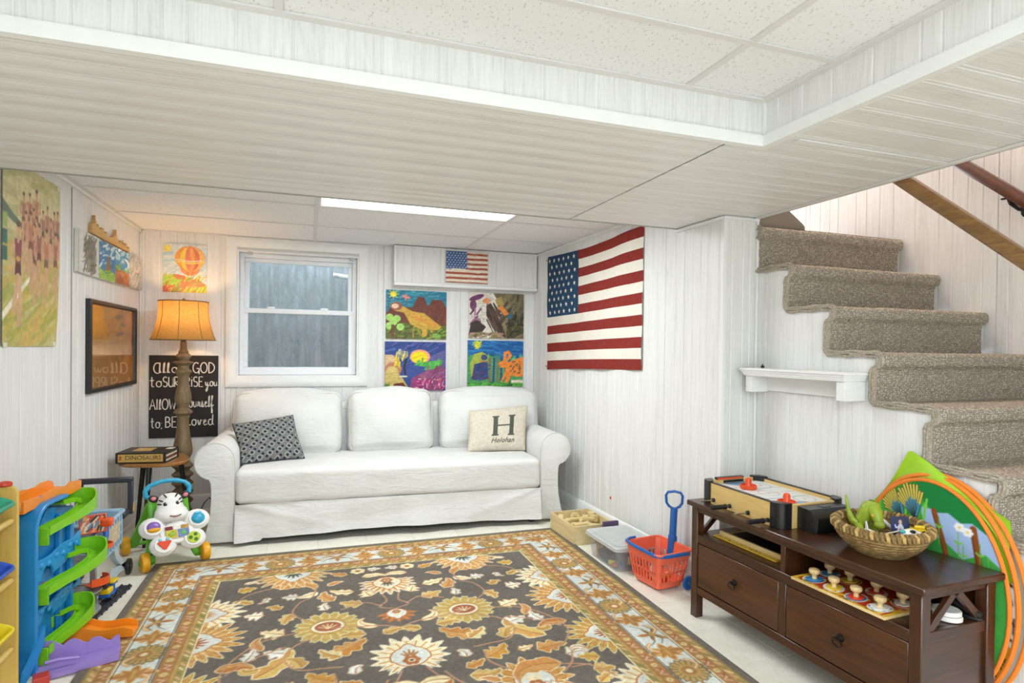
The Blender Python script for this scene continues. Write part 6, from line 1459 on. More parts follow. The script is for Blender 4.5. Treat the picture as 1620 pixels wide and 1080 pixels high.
# lime fabric bunching into a point above the hoops
def lime(u,v):
    y=.28-.52*u; base=.415+.385*math.sqrt(max(0,1-((y-.012)/.296)**2))-.012
    d_=abs(y-.110); pk=(.905-1.95*d_+2.6*d_*d_) if y>.11 else .905-.52*d_; top=max(base+.002,pk)
    z=base+(top-base)*v
    return (.000+.012*math.sin(v*PI)*math.sin(u*8)-.004*math.cos(u*21)*v+.008*v, y, z)
O('lime_fabric',G().grid(lime,50,12).grid(lambda u,v:tuple(Vector(lime(u,v))+Vector((.004,0,0))),50,12),M_LIME,tn,fix=False)
O('back_cloth',G().add([(.008,.012+.28*math.cos(t),.421+.395*math.sin(t)) for t in np.linspace(0,2*PI,60)[:-1]],[tuple(range(59))]),M_LIME,tn,fix=False)

# ================================================================ crate of blocks, clear bin, trolley on the right
cr=E('wooden_crate','open pale pine crate holding wooden building blocks by the right wall','crate',(1.795,3.70,0),(0,0,rad(1.5)))
M_PINEL=wood('pale_pine','cbb27c','e6d4a6',1,1.4,.55,0); cw,cl,chh=.152,.188,.125
for sx in(-1,1): O('side_board',G().box(sx*cw,sx*(cw-.010),-cl,cl,.004,chh,.001),M_PINEL,cr)
for sy in(-1,1): O('end_board',G().box(-cw+.010,cw-.010,sy*cl,sy*(cl-.010),.004,chh,.001),M_PINEL,cr)
O('bottom_board',G().box(-cw+.002,cw-.002,-cl+.002,cl-.002,0,.008),M_PINEL,cr)
R=random.Random(11); M_BLOCK=wood('beech_block','d0b274','ead9a6',0,2,.5,0)
CM=Matrix.Translation((1.795,3.70,0))@Matrix.Rotation(rad(1.5),4,'Z')
blk=[('cylinder',(.02,-.03,.118),(0,12,25),'long wooden cylinder block resting highest in the pine crate'),('cylinder',(-.045,-.075,.098),(0,0,15),'wooden cylinder block lying at the front left of the pine crate'),('half',(-.105,.115,.106),(0,0,70),'arched wooden block in the far left corner of the pine crate'),('prism',(-.02,-.145,.090),(0,0,10),'triangular wooden block at the near edge of the pine crate'),
('plank',(.05,.05,.100),(6,0,60),'flat wooden plank block across the middle of the pine crate'),('plank',(.06,-.10,.088),(0,5,-35),'flat wooden plank block at the right front of the pine crate'),('square',(.105,.02,.104),(0,8,20),'square wooden block by the right side of the pine crate'),('round',(.115,.085,.112),(10,0,0),'short round wooden block in the far right of the pine crate'),('half',(.02,.14,.100),(0,0,-20),'arched wooden block by the far end of the pine crate'),('prism',(.098,-.142,.100),(0,0,55),'triangular wooden block in the near right corner of the pine crate'),('square',(-.10,.02,.092),(0,0,40),'square wooden block at the left side of the pine crate'),('plank',(.0,.11,.082),(0,0,5),'flat wooden plank low at the far end of the pine crate')]
for kind,p,r,lb in blk:
    g=G()
    if kind=='cylinder': g.cyl((-.062,0,0),(.062,0,0),.0165,n=20)
    if kind=='round': g.cyl((0,0,-.015),(0,0,.015),.024,n=22)
    if kind=='square': g.box(-.022,.022,-.022,.022,-.022,.022,.002)
    if kind=='plank': g.box(-.065,.065,-.02,.02,-.009,.009,.002)
    if kind=='prism': g.prism([(-.034,-.017),(.034,-.017),(0,.019)],-.02,.02,M=T(0,0,0,PI/2,0,0),b=.0015)
    if kind=='half': g.prism([(-.034,-.018),(-.017,-.018)]+[(.017*math.cos(rad(a)),-.018+.017*math.sin(rad(a))) for a in range(180,-1,-20)][1:-1]+[(.017,-.018),(.034,-.018)]+[(.034*math.cos(rad(a)),-.018+.036*math.sin(rad(a))) for a in range(15,180,15)],-.016,.016,M=T(0,0,0,PI/2,0,0))
    o=O('wooden_block',g,M_BLOCK,label=lb,cat='building block',group='wooden blocks in the pine crate'); w=CM@Vector(p); o.location=w; o.rotation_euler=tuple(rad(q) for q in r)
nb=0
for ix_ in range(4):
    for iy_ in range(4):
        o=O('wooden_block',G().box(-.031,.031,-.038,.038,-.031,.031,.002),M_BLOCK,label='plain block low in the crate, %s row from the sofa, %s from the left'%(('fourth','third','second','first')[iy_],('first','second','third','fourth')[ix_]),cat='building block',group='wooden blocks in the lower layer of the crate'); o.location=CM@Vector((-.105+.070*ix_,-.132+.088*iy_,.0405)); o.rotation_euler=(0,0,rad(1.5))
# clear storage bin
def clearm(n,c,al,rough=.18):
    m=bpy.data.materials.new(n); m.use_nodes=True; nt=m.node_tree; nt.nodes.clear(); out=_n(nt,'ShaderNodeOutputMaterial'); tr=_n(nt,'ShaderNodeBsdfTransparent'); p=_n(nt,'ShaderNodeBsdfPrincipled'); mx_=_n(nt,'ShaderNodeMixShader')
    p.inputs['Base Color'].default_value=rgba(c); p.inputs['Roughness'].default_value=rough; v=_map(nt); nz=_noise(nt,v,14,3); mr=_n(nt,'ShaderNodeMapRange'); nt.links.new(nz,mr.inputs[0]); mr.inputs[3].default_value=al-.1; mr.inputs[4].default_value=al+.1
    nt.links.new(mr.outputs[0],mx_.inputs[0]); nt.links.new(tr.outputs[0],mx_.inputs[1]); nt.links.new(p.outputs[0],mx_.inputs[2]); nt.links.new(mx_.outputs[0],out.inputs[0]); return m
M_CLR=clearm('clear_plastic_wall','d4d8d8',.18); M_LID=clearm('frosted_lid','dfe1de',.62,.35)
cbn=E('clear_bin','clear plastic storage bin of small toys with a frosted lid','storage bin',(1.815,3.182,0),(0,0,rad(1)))
def rr2(hx_,hy_,r,n=5): 
    return [(sx*(hx_-r)+r*math.cos(rad(a0+90*i/n)),sy*(hy_-r)+r*math.sin(rad(a0+90*i/n))) for sx,sy,a0 in((1,1,0),(-1,1,90),(-1,-1,180),(1,-1,270)) for i in range(n+1)]
def tub(b,t,h,th=.003,r=.03,z0=.0):
    s=[]
    for (hx_,hy_,z) in((b[0],b[1],z0),(t[0],t[1],h)): s.append([(x,y,z) for x,y in rr2(hx_,hy_,r)])
    i=[[(x,y,z) for x,y in rr2(hx_-th,hy_-th,r-th)] for (hx_,hy_,z) in((t[0],t[1],h),(b[0],b[1],z0+th))]
    return G().loft(s+i)
O('tub',tub((.125,.165),(.142,.188),.135),M_CLR,cbn)
O('lid',G().prism(rr2(.152,.200,.035),.135,.150,b=.004).prism(rr2(.130,.178,.03),.150,.154,b=.002).prism(rr2(.156,.204,.035),.128,.1355),M_LID,cbn)
for sy in(-1,1): O('latch',G().box(-.045,.045,sy*.206,sy*.200,.09,.148,.003),M_LID,cbn)
CB=Matrix.Translation((1.815,3.182,0))
items=[('toy_card',(-.03,-.150,.055),(.06,.008,.085),'2c2a36','dark card with a tan patch at the near end inside the clear bin','card'),('toy_box',(.065,-.145,.055),(.08,.02,.10),'6a3f6e','purple and white box at the near right inside the clear bin','box'),('toy_box',(-.09,.02,.035),(.05,.13,.05),'3c4250','dark slate toy box along the left side inside the clear bin','box'),('toy_box',(-.085,.125,.05),(.04,.02,.09),'c9b06a','tan box at the far left inside the clear bin','box'),('toy_box',(.0,.02,.03),(.09,.15,.05),'5c6470','grey toy box in the middle of the clear bin','box'),('toy_box',(.08,.05,.04),(.05,.16,.07),'8a8478','taupe toy box along the right side inside the clear bin','box')]
for nm,p,s,c,lb,ct in items:
    o=O(nm,G().box(-s[0]/2,s[0]/2,-s[1]/2,s[1]/2,-s[2]/2,s[2]/2,.002),mat('bin_item_'+c,c,.5,var=.25,vs=50),label=lb,cat=ct); o.location=CB@Vector((p[0],p[1],max(p[2],.006+s[2]/2)))
    if nm=='toy_card': O('tan_patch',G().box(-.018,.018,-.0055,-.0045,-.02,.025),mat('tan_paper','c8a868',.6),o)
R=random.Random(6)
for k in range(9):
    c=('c8552c','d8c040','3a5a8c','8c3a34','4c7a4c','d8d4c8','2a2a30','b87a3c','5a86a0')[k]
    x=(-.105,-.10,-.06,-.02,.02,.06,.09,-.105,.04)[k]; y=(-.10,-.06,-.11,-.10,-.11,-.10,-.05,.075,-.125)[k]; z=(.02,.022,.018,.022,.018,.02,.02,.02,.02)[k]
    g=[G().ell((0,0,0),(.018,.016,.014)),G().box(-.02,.02,-.012,.012,-.012,.012,.003),G().cyl((-.018,0,0),(.018,0,0),.012)][k%3]
    O('small_toy',g,mat('bin_bit_'+c,c,.4),label='small %s toy lying low in the clear bin'%('orange-red bead','yellow brick','blue roller','maroon bead','green brick','off-white roller','black bead','amber brick','pale blue roller')[k],cat='toy',loc=CB@Vector((x,y,z)),rot=(0,0,R.uniform(0,3)))
# purple book leaning behind the bin
O('purple_book',G().box(-.055,.055,-.010,.010,0,.165,.002),mat('purple_cover','5a4566',.5),label='purple book standing between the pine crate and the clear bin',cat='book',loc=(1.875,3.425,.0),rot=(rad(-5),0,0))
# shopping trolley basket
M_CORAL=mat('coral_plastic','ee6a4c',.38,var=.04); M_BLUEP=mat('royal_blue_plastic','1f62ae',.38,var=.05)
tk=E('toy_trolley','coral toy shopping basket on blue wheels with blue pull handle','toy basket',(1.830,2.812,0),(0,0,rad(8))); tk.scale=(.8,.8,.8)
b0,t0_=(.115,.135),(.150,.172); H0,H1=.03,.262
# solid base tray, corner walls and rim; slotted sides as single bars
O('base',tub((.104,.126),(.112,.134),.055,.005,.03,.018),M_CORAL,tk)
def side_pt(s,t,z): # s side index 0..3, t -1..1
    f=(z-.03)/.232; hx_=b0[0]+(t0_[0]-b0[0])*f; hy_=b0[1]+(t0_[1]-b0[1])*f
    return {0:(-hx_,t*hy_*.86,z),1:(t*hx_*.84,-hy_,z),2:(hx_,t*hy_*.86,z),3:(t*hx_*.84,hy_,z)}[s]
def slab(s,ta,tb_,za,zb,th=.005):
    P=[Vector(side_pt(s,t,z)) for t,z in((ta,za),(tb_,za),(tb_,zb),(ta,zb))]; n=Vector({0:(1,0,0),1:(0,1,0),2:(-1,0,0),3:(0,-1,0)}[s])
    return P+[p+n*th for p in P],[(0,1,2,3),(7,6,5,4),(0,4,5,1),(1,5,6,2),(2,6,7,3),(3,7,4,0)]
for s in range(4):
    n=8 if s%2==0 else 6
    for k in range(n+1):
        t=-1+2*k/n; w=.045 if 0<k<n else .10
        v,f=slab(s,max(-1,t-w),min(1,t+w),.05,.20); O('bar',G().add(v,f),M_CORAL,tk)
    for za,zb in((.045,.062),(.116,.132)):
        v,f=slab(s,-1.0,1.0,za,zb); O('rail',G().add(v,f),M_CORAL,tk)
    v,f=slab(s,-1.0,1.0,.192,.258); O('rim_wall',G().add(v,f),M_CORAL,tk)
def cornr(hx_,hy_,sx,sy,z,r=.03,o=0): 
    c=(sx*(hx_-r),sy*(hy_-r)); return [(c[0]+sx*(r+o)*math.cos(rad(a)),c[1]+sy*(r+o)*math.sin(rad(a)),z) for a in range(-6,97,17)]
for sx in(-1,1):
    for sy in(-1,1):
        s0=cornr(*b0,sx,sy,.04);s1=cornr(*t0_,sx,sy,.258);i1=cornr(*t0_,sx,sy,.258,o=-.006);i0=cornr(*b0,sx,sy,.04,o=-.006)
        O('corner',G().loft([s0,s1,i1,i0,s0],caps=False),M_CORAL,tk,fix=True)
O('rim',G().tube([(x,y,.260+.012*math.sin((y/.17)*PI/2)**2*0+.02*max(0,-abs(x)+.04)*0) for x,y in rr2(t0_[0]+.004,t0_[1]+.004,.036,6)],.0085,8,True),M_CORAL,tk)
O('carry_handle',G().tube([(.115,-.178,.245),(.03,-.186,.250),(-.10,-.182,.252),(-.152,-.155,.256),(-.164,-.08,.262),(-.164,.08,.268),(-.150,.155,.272),(-.10,.182,.272),(-.05,.186,.270)],.0095,8,flat=1.3),M_BLUEP,tk)
O('handle_shaft',G().loft([[(x,y,z) for x,y in rr2(.016,.024,.008,3)] for z in(0,.25)],M=T(.152,.03,.245,0,rad(3),0)).loft([[(x,y,z) for x,y in rr2(.020,.029,.009,3)] for z in(-.10,.055)],M=T(.152,.03,.245,0,rad(3),0)),M_BLUEP,tk)
O('pull_grip',G().tube([Vector((.165,.03,.485))+Vector((.73*q[0]*1.2,-.68*q[0]*1.2,q[1]*1.12)) for k,q in enumerate([(0,0),(-.030,.018),(-.044,.04),(-.047,.085),(-.036,.105),(0,.112),(.036,.105),(.047,.085),(.044,.04),(.030,.018)])],.0095,8,True),M_BLUEP,tk)
for sy in(-1,1):
    w=O('wheel',G().lathe([(0,0),(.030,0),(.044,.003),(.048,.010),(.044,.018),(.036,.018),(.034,.012),(.014,.012),(.012,.018),(0,.018)],28,T(.108,sy*.158-(.009 if sy>0 else .009),.049,PI/2 if sy<0 else -PI/2,0,0)),M_BLUEP,tk)
    g=G()
    for k in range(5): 
        a=2*PI*k/5; w_=O('spoke',G().box(-.003,.003,.012,.036,.011,.018,.001,M=T(.108,sy*.158-.009,.049,PI/2 if sy<0 else -PI/2,0,0)@Matrix.Rotation(a,4,'Z')),M_BLUEP,w)
TK=Matrix.Translation((1.830,2.812,0))@Matrix.Rotation(rad(8),4,'Z')@Matrix.Scale(.8,4)
for k,(p,c,lb,g) in enumerate((((-.03,.02,.075),'e8e4da','white toy bottle standing in the coral basket, left of its twin',G().lathe([(0,0),(.016,0),(.017,.06),(.010,.075),(.010,.10),(.012,.11),(0,.112)],16)),((.025,.035,.075),'f0ece4','white toy bottle standing in the coral basket, right of its twin',G().lathe([(0,0),(.016,0),(.017,.07),(.010,.085),(.010,.11),(.012,.12),(0,.122)],16)),((-.05,-.065,.07),'e2b02c','yellow toy banana bunch in the coral basket',G().tube([(-.04,0,0),(-.02,.01,.02),(.01,.012,.03),(.04,0,.02)],.012,10,rs=[.006,.014,.014,.005])),((.04,-.05,.072),'d8902c','orange toy fruit in the coral basket',G().ell((0,0,.024),(.026,.026,.024))),((0,-.01,.064),'c23a2c','red toy box lying flat on the bottom of the coral basket',G().box(-.06,.06,-.04,.04,-.008,.008,.002)))):
    q=TK@Vector(p)
    if k==4: q=TK@Vector((0.0,-.005,.034))
    else: q.z=.0368
    O('toy_grocery',g,mat('grocery_'+c,c,.4),label=lb,cat='toy',loc=q).scale=(.8,.8,.8)
# ================================================================ zebra push walker
M_GRN=mat('leaf_green_plastic','5fae26',.35,var=.05); M_GOLDP=mat('golden_yellow_plastic','e5a416',.38,var=.05); M_SKYB=mat('sky_blue_plastic','2f9fc4',.35,var=.05); M_PLW=mat('glossy_white_plastic','e9e7e2',.28,var=.02); M_BLKP=mat('zebra_black','2b2226',.35)
zb=E('zebra_walker','white zebra push walker with blue handle and yellow wheels beside the sofa','push toy',(-.722,3.895,0),(0,0,rad(23))); zb.scale=(1,1,.92)
# frame: front feet to handle, rear struts; local y points back
def strut(pts,w,t,m,nm,par):
    g=G(); sec=[]
    for i,p in enumerate(pts):
        p=Vector(p); d=(Vector(pts[min(i+1,len(pts)-1)])-Vector(pts[max(i-1,0)])).normalized(); x=Vector((1,0,0)); n=d.cross(x).normalized()
        ww=w[i] if isinstance(w,(list,tuple)) else w
        sec.append([p+x*(a*ww)+n*(b*t) for a,b in((-1,-.6),(-.6,-1),(.6,-1),(1,-.6),(1,.6),(.6,1),(-.6,1),(-1,.6))])
    return O(nm,g.loft(sec),m,par)
for s in(-1,1):
    strut([(s*.125,-.03,.045),(s*.115,.03,.075),(s*.10,.08,.13),(s*.085,.12,.22),(s*.08,.15,.32),(s*.085,.165,.40)],[.024,.024,.026,.028,.026,.02],.013,M_GRN,'front_strut',zb)
    strut([(s*.15,.36,.045),(s*.13,.30,.14),(s*.105,.22,.26),(s*.09,.175,.36)],[.026,.028,.028,.022],.012,M_GRN,'rear_strut',zb)
    for y,x,r in((-.035,.155,.058),(.36,.185,.058)):
        w=O('wheel',G().lathe([(0,-.024),(.018,-.024),(r-.014,-.022),(r-.004,-.018),(r,-.010),(r,.010),(r-.004,.018),(r-.014,.022),(.018,.024),(0,.024)],30,T(s*x,y,r,0,PI/2,0)),M_GOLDP,zb)
        O('hub_cap',G().lathe([(0,.024),(.016,.024),(.014,.028),(0,.029)],18,T(s*x,y,r,0,s*PI/2,0)),M_GRN,w)
O('cross_bar',G().cyl((-.13,.36,.06),(.13,.36,.06),.012),M_GRN,zb)
HZ=-.03
hp=[(-.085,.165,.40),(-.115,.165,.44),(-.118,.17,.475),(-.095,.18,.505),(-.045,.185,.522),(.0,.187,.526),(.045,.185,.522),(.095,.18,.505),(.118,.17,.475),(.115,.165,.44),(.085,.165,.40)]
hp=[(x,y,z+HZ*(z>.41)) for x,y,z in hp]
hq=[];
for i in range(len(hp)-1):
    for q in range(4): hq.append(Vector(hp[i]).lerp(Vector(hp[i+1]),q/4))
hq.append(Vector(hp[-1]))
O('handle',G().tube(hq,.0135,14,rs=[.0135+(.0022 if i in(9,10,14,15,20,24,25,30,31) else 0) for i in range(len(hq))]),M_SKYB,zb)
# head
hM=T(-.012,.055,.352,rad(-14),0,0)
hd=O('head',G().loft([[ (w*math.cos(a),dy+t*math.sin(a)*(1 if math.sin(a)<0 else .8),z) for a in [2*PI*i/24 for i in range(24)]] for z,w,t,dy in((-.092,.02,.02,-.03),(-.088,.055,.045,-.03),(-.075,.082,.062,-.03),(-.045,.090,.068,-.028),(-.018,.083,.060,-.018),(.0,.071,.050,-.005),(.02,.067,.046,.0),(.045,.066,.046,.0),(.066,.058,.042,.002),(.082,.04,.032,.004),(.090,.015,.014,.005))],M=hM),M_PLW,zb,ang=180)
def onhead(name,x,z,rx,rz,m,par,off=.0,dep=.006,tilt=0):
    t={True:.066,False:.048}[z<-.03]; w=.088 if z<-.03 else .068; dy=-.028 if z<-.03 else .0
    y=dy-t*math.sqrt(max(.05,1-(x/w)**2))-off; return O(name,G().ell((0,0,0),(rx,dep,rz),M=hM@T(x,y,z,0,tilt,math.asin(max(-1,min(1,x/w)))*.8)),m,par,ang=180)
for s in(-1,1):
    e=onhead('eye',s*.032,.022,.0105,.0125,M_BLKP,hd,-.001); O('glint',G().ell((0,0,0),(.003,.002,.0035),M=hM@T(s*.032+.003,-.0545,.027)),M_PLW,e)
    onhead('nostril',s*.026,-.030,.006,.004,mat('nostril_grey','8e8a88',.5),hd,.004,.004)
    er=O('ear',G().ell((0,0,0),(.030,.014,.022),M=hM@T(s*.080,.003,.064,0,s*-.5,0)),M_BLKP,hd,ang=180); O('inner_ear',G().ell((0,0,0),(.014,.006,.012),M=hM@T(s*.084,-.011,.066,0,s*-.5,0)),mat('ear_pink','d9828c',.5),er,ang=180)
    for q,(x,z,tl) in enumerate(((.050,.046,-.5),(.030,.073,-.95),(.058,.026,-.2))): onhead('stripe',s*x,z,.016,.0045,M_BLKP,hd,-.002,.006,s*tl)
O('mane',G().ell((0,0,0),(.018,.012,.012),M=hM@T(0,.0,.085)),M_BLKP,hd,ang=180)
O('mouth',G().tube([hM@Vector((x,-.0975+.5*x*x*8,-.058+ (abs(x-.008)**2)*9)) for x in(-.022,-.012,0,.012,.024,.036)],.0035,6),mat('mouth_dark','6a3c40',.5),hd)
O('tongue',G().ell((0,0,0),(.010,.004,.005),M=hM@T(.004,-.0955,-.060)),mat('tongue_pink','d98a80',.5),hd,ang=180)
# activity panel
pM=T(0,-.045,.215,rad(-28),0,0)
bp=O('activity_panel',G().prism([(.085*math.cos(2*PI*i/32)*(1+.06*math.cos(4*2*PI*i/32)),.066*math.sin(2*PI*i/32)*(1+.06*math.cos(4*2*PI*i/32))) for i in range(32)],-.02,.02,M=pM@T(0,0,0,PI/2,0,0),b=.006),M_PLW,zb)
O('neck_plate',G().rbox((0,.02,.27),(.11,.07,.12),.025,3),M_PLW,zb)
lobes=[('purple_dial',-.115,.048,mat('violet_plastic','7f5aa8',.3)),('blue_ball',.115,.062,M_SKYB),('red_slider',-.072,-.066,mat('tomato_plastic','dc4a26',.35)),('green_spinner',.080,-.052,M_GRN)]
for nm,x,z,m in lobes:
    lb=O('lobe',G().ell((0,0,0),(.071,.032,.065),20,12,M=pM@T(x,.004,z)),M_PLW,bp,ang=180)
    O('bezel',G().lathe([(.0,.0),(.049,.0),(.048,.004),(.0,.005)],26,M=pM@T(x,-.0245,z,PI/2,0,0)),M_PLW,lb)
    if nm=='purple_dial':
        O('dial_top',G().ell((0,0,0),(.036,.014,.033),20,10,M=pM@T(x,-.026,z+.001)),m,lb,ang=180); O('dial_bottom',G().ell((0,0,0),(.035,.016,.018),18,8,M=pM@T(x,-.0255,z-.016)),M_GOLDP,lb,ang=180)
    elif nm=='blue_ball':
        O('ball',G().ell((0,0,0),(.037,.024,.036),20,12,M=pM@T(x,-.026,z)),m,lb,ang=180); O('ball_cap',G().rbox((0,0,0),(.038,.012,.012),.004,2,M=pM@T(x,-.036,z+.034)),mat('pale_blue_plastic','7fc6dc',.35),lb)
    elif nm=='red_slider':
        O('slider',G().prism([(-.036,.012),(-.028,.020),(.030,.020),(.037,.012),(.008,-.030),(-.006,-.030)],.0,.010,M=pM@T(x,-.026,z,PI/2,0,0),b=.002),m,lb)
        for s in(-1,1): O('slider_petal',G().ell((0,0,0),(.011,.006,.010),M=pM@T(x+s*.018,-.028,z+.030)),mat('pale_blue_plastic','7fc6dc',.35),lb,ang=180)
    else:
        sp=O('spinner',G().lathe([(0,0),(.036,0),(.034,.008),(0,.010)],24,M=pM@T(x,-.026,z,PI/2,0,0)),mat('lime_plastic','9ad01e',.35),lb)
        for k in range(3): O('spinner_hole',G().lathe([(0,0),(.0105,0),(.010,.002),(0,.0022)],16,M=pM@T(x+.018*math.cos(rad(60+k*120)),-.0362,z+.018*math.sin(rad(60+k*120)),PI/2,0,0)),mat('deep_green','2f6a22',.4),lb)
sc_=O('picture_screen',G().box(-.062,.062,-.027,-.019,-.040,.036,.003,M=pM),mat('screen_frame','cfcdc6',.4),bp)
for x0,x1,z0,z1,c,nm in((-.060,-.002,-.036,.012,'c9b83a','picture_tile'),(.002,.060,-.036,.012,'6f7fb4','picture_tile'),(-.060,-.022,.014,.036,'7a1f22','picture_tile'),(-.020,.018,.014,.036,'e6e2d8','picture_tile'),(.020,.060,.014,.036,'b08a3c','picture_tile')):
    o_=O(nm,G().box(x0,x1,-.0290,-.027,z0,z1,.0008,M=pM),mat('tile_'+c,c,.35,var=.3,vs=60),bp)
O('painted_fruit',G().ell((-.032,-.0292,-.014),(.017,.002,.014),M=pM).ell((-.022,-.0292,.002),(.010,.002,.006),M=pM),mat('fruit_green','8fae2a',.4),bp,ang=180)
O('painted_frog',G().ell((.03,-.0292,-.014),(.016,.002,.012),M=pM).ell((.03,-.0294,.0),(.010,.002,.006),M=pM),mat('frog_green','5cae5a',.4),bp,ang=180)
for s,z in((-1,-.10),(-1,-.065)): O('hip_patch',G().ell((0,0,0),(.012,.012,.012),M=pM@T(-.125,.012,z)),M_BLKP,bp,ang=180)

# ================================================================ toy shopping cart
M_PB=mat('powder_blue_plastic','9dbdd2',.4,var=.04); M_DKP=mat('charcoal_plastic','2f2e38',.45,var=.06); M_PGR=mat('pale_grey_blue_plastic','bfcdd2',.4)
ct=E('toy_shopping_cart','powder blue toy shopping cart with charcoal handle by the left wall','toy cart',(-1.040,3.60,0))
# local: x right, y back. basket rim z .385
def bw(x0,x1,y0,y1,z0,z1,nx,nz,plane,nm):
    # a wall with a lattice of bars and two rails: every bar is its own part
    for k in range(nx+1):
        f=k/nx
        if plane=='x': O('basket_bar',G().box(x0,x1,y0+(y1-y0)*f-.007,y0+(y1-y0)*f+.007,z0,z1,.002),M_PB,ct)
        else: O('basket_bar',G().box(x0+(x1-x0)*f-.007,x0+(x1-x0)*f+.007,y0,y1,z0,z1,.002),M_PB,ct)
    for k in range(nz+1):
        z=z0+(z1-z0)*k/nz
        if plane=='x': O('basket_rail',G().box(x0+.001,x1-.001,y0,y1,z-.006,z+.006,.002),M_PB,ct)
        else: O('basket_rail',G().box(x0,x1,y0+.001,y1-.001,z-.006,z+.006,.002),M_PB,ct)
bw(.096,.106,-.17,.10,.215,.375,6,3,'x','right'); bw(-.106,-.096,-.17,.10,.215,.375,6,3,'x','left')
O('front_wall',G().box(-.1,.1,-.176,-.168,.205,.38,.002),M_PB,ct); O('rear_wall',G().box(-.1,-.005,.098,.106,.205,.385,.002).box(.04,.1,.098,.106,.205,.385,.002).box(-.005,.04,.098,.106,.205,.29,.001).box(-.005,.04,.098,.106,.35,.385,.001),M_PB,ct)
O('basket_floor',G().box(-.1,.1,-.17,.10,.205,.213,.002),M_PB,ct)
O('rim',G().tube([(x,y-.035,.383) for x,y in rr2(.112,.148,.022,5)],.009,8,True),M_PB,ct)
O('printed_label',G().box(.1062,.1072,-.13,.05,.25,.345),mat('picture_label','c8b89a',.5,var=.35,vs=45),ct)
for s in(-1,1):
    O('frame_leg',G().loft([[(s*.085+a*.012,y+b*.03,z) for a,b in((-1,-1),(1,-1),(1,1),(-1,1))] for y,z in((.02,.205),(.05,.15),(.12,.10),(.19,.055))]),M_PGR,ct)
    O('frame_foot',G().loft([[(s*.085+a*.012,y,z+b*.018) for a,b in((-1,-1),(1,-1),(1,1),(-1,1))] for y,z in((-.06,.055),(.07,.070),(.20,.055))]),M_PGR,ct)
    for y,xo in((-.05,.058),(.2,.112)):
        w=O('wheel',G().lathe([(0,-.012),(.034,-.012),(.042,-.009),(.044,0),(.042,.009),(.034,.012),(0,.012)],26,T(s*xo,y,.044,0,PI/2,0)),M_BLK,ct); O('hub',G().lathe([(0,.0122),(.016,.0122),(.014,.016),(0,.017)],16,T(s*xo,y,.044,0,s*PI/2,0)),M_DKP,w)
    O('handle_post',G().box(s*.118-.013,s*.118+.013,.19,.216,.335,.53,.005,M=T(0,0,0)),M_DKP,ct); O('handle_foot',G().box(s*.104-.012,s*.104+.013,.10,.215,.335,.365,.004),M_DKP,ct)
O('push_bar',G().box(-.131,.131,.188,.218,.512,.542,.007),M_DKP,ct)
O('yellow_button',G().prism([(.196,.35),(.210,.352),(.208,.38),(.204,.396)],.1315,.1345,M=Matrix(((0,0,1,0),(1,0,0,0),(0,1,0,0),(0,0,0,1)))),M_YEL,ct)

# ================================================================ grey and orange toy garage behind the blue tower
gr_=E('toy_garage','grey toy garage with orange ramps and a picture sign behind the blue slide tower','toy garage',(-1.02,3.295,0))
M_GRY=mat('cool_grey_plastic','9a9c9c',.45,var=.08); M_OR2=mat('vivid_orange_plastic','e2571f',.38,var=.05); M_ROY=mat('toy_blue_plastic','2462b4',.38,var=.05)
def deck(z,r,nm,a0=-80,a1=100):
    pl_=[(-.08,-.06)]+[(-.02+r*math.cos(rad(a)),r*math.sin(rad(a))*.8) for a in range(a0,a1,12)]+[(-.08,.10)]
    O(nm,G().prism(pl_,z,z+.010,b=.002),M_GRY,gr_)
    for k in range(5): O('deck_rib',G().box(-.06,.05,-.05+.03*k,-.046+.03*k,z+.010,z+.0125),mat('pale_grey_plastic','bfc2c0',.45),gr_)
deck(.245,.135,'upper_deck'); deck(.105,.125,'lower_deck'); deck(.012,.12,'base_deck')
for x,y in((-.07,-.05),(-.07,.09),(.05,.07)): O('post',G().box(x-.012,x+.012,y-.012,y+.012,.01,.36,.002),M_ROY if y>.08 else M_GRY,gr_)
O('sign_board',G().box(-.004,.004,-.055,.055,.0,.085,.002,M=T(.075,-.015,.385,0,rad(-14),rad(-62))),M_OR2,gr_); A=Art(.10,.075,.0028,'d99a5a'); A.dab(0,.1,0,.075,50,['e2571f','2a2a2a','d8c8b0','5a7a9a','c83a1c'],.03,.008,1.1,.5,3)
O('sign_picture',A.mesh('sign_picture',lambda x,y:(.0046,-.05+x,.005+y),M_PLASART),None,gr_,loc=(.075,-.015,.385),rot=(0,rad(-14),rad(-62)))
O('crane_arm',G().tube([(.05,.07,.355),(.085,.05,.405),(.115,.02,.40),(.118,.01,.355)],.013,8,flat=.7),M_ROY,gr_); O('crane_hood',G().rbox((.12,.02,.425),(.05,.045,.04),.012,3),M_OR2,gr_)
def curved(z,nm,r0,r1,a0,a1,m,dz=0,wall=.02):
    s=[]
    for k in range(13):
        a=rad(a0+(a1-a0)*k/12); c,sn=math.cos(a),math.sin(a); zz=z+dz*k/12
        s.append([(r*c,r*sn*.8,q) for r,q in((r0,zz),(r1,zz),(r1,zz+wall),(r1-.005,zz+wall),(r1-.005,zz+.004),(r0,zz+.004))])
    O(nm,G().loft(s),m,gr_)
curved(.325,'orange_ramp',.06,.150,-60,55,M_OR2,-.03); curved(.150,'orange_curve',.06,.135,-50,50,M_OR2,-.02,.035)
O('wheel',G().lathe([(0,-.01),(.03,-.01),(.036,0),(.03,.01),(0,.01)],22,T(.098,.085,.115,0,PI/2,0)),M_BLK,gr_)

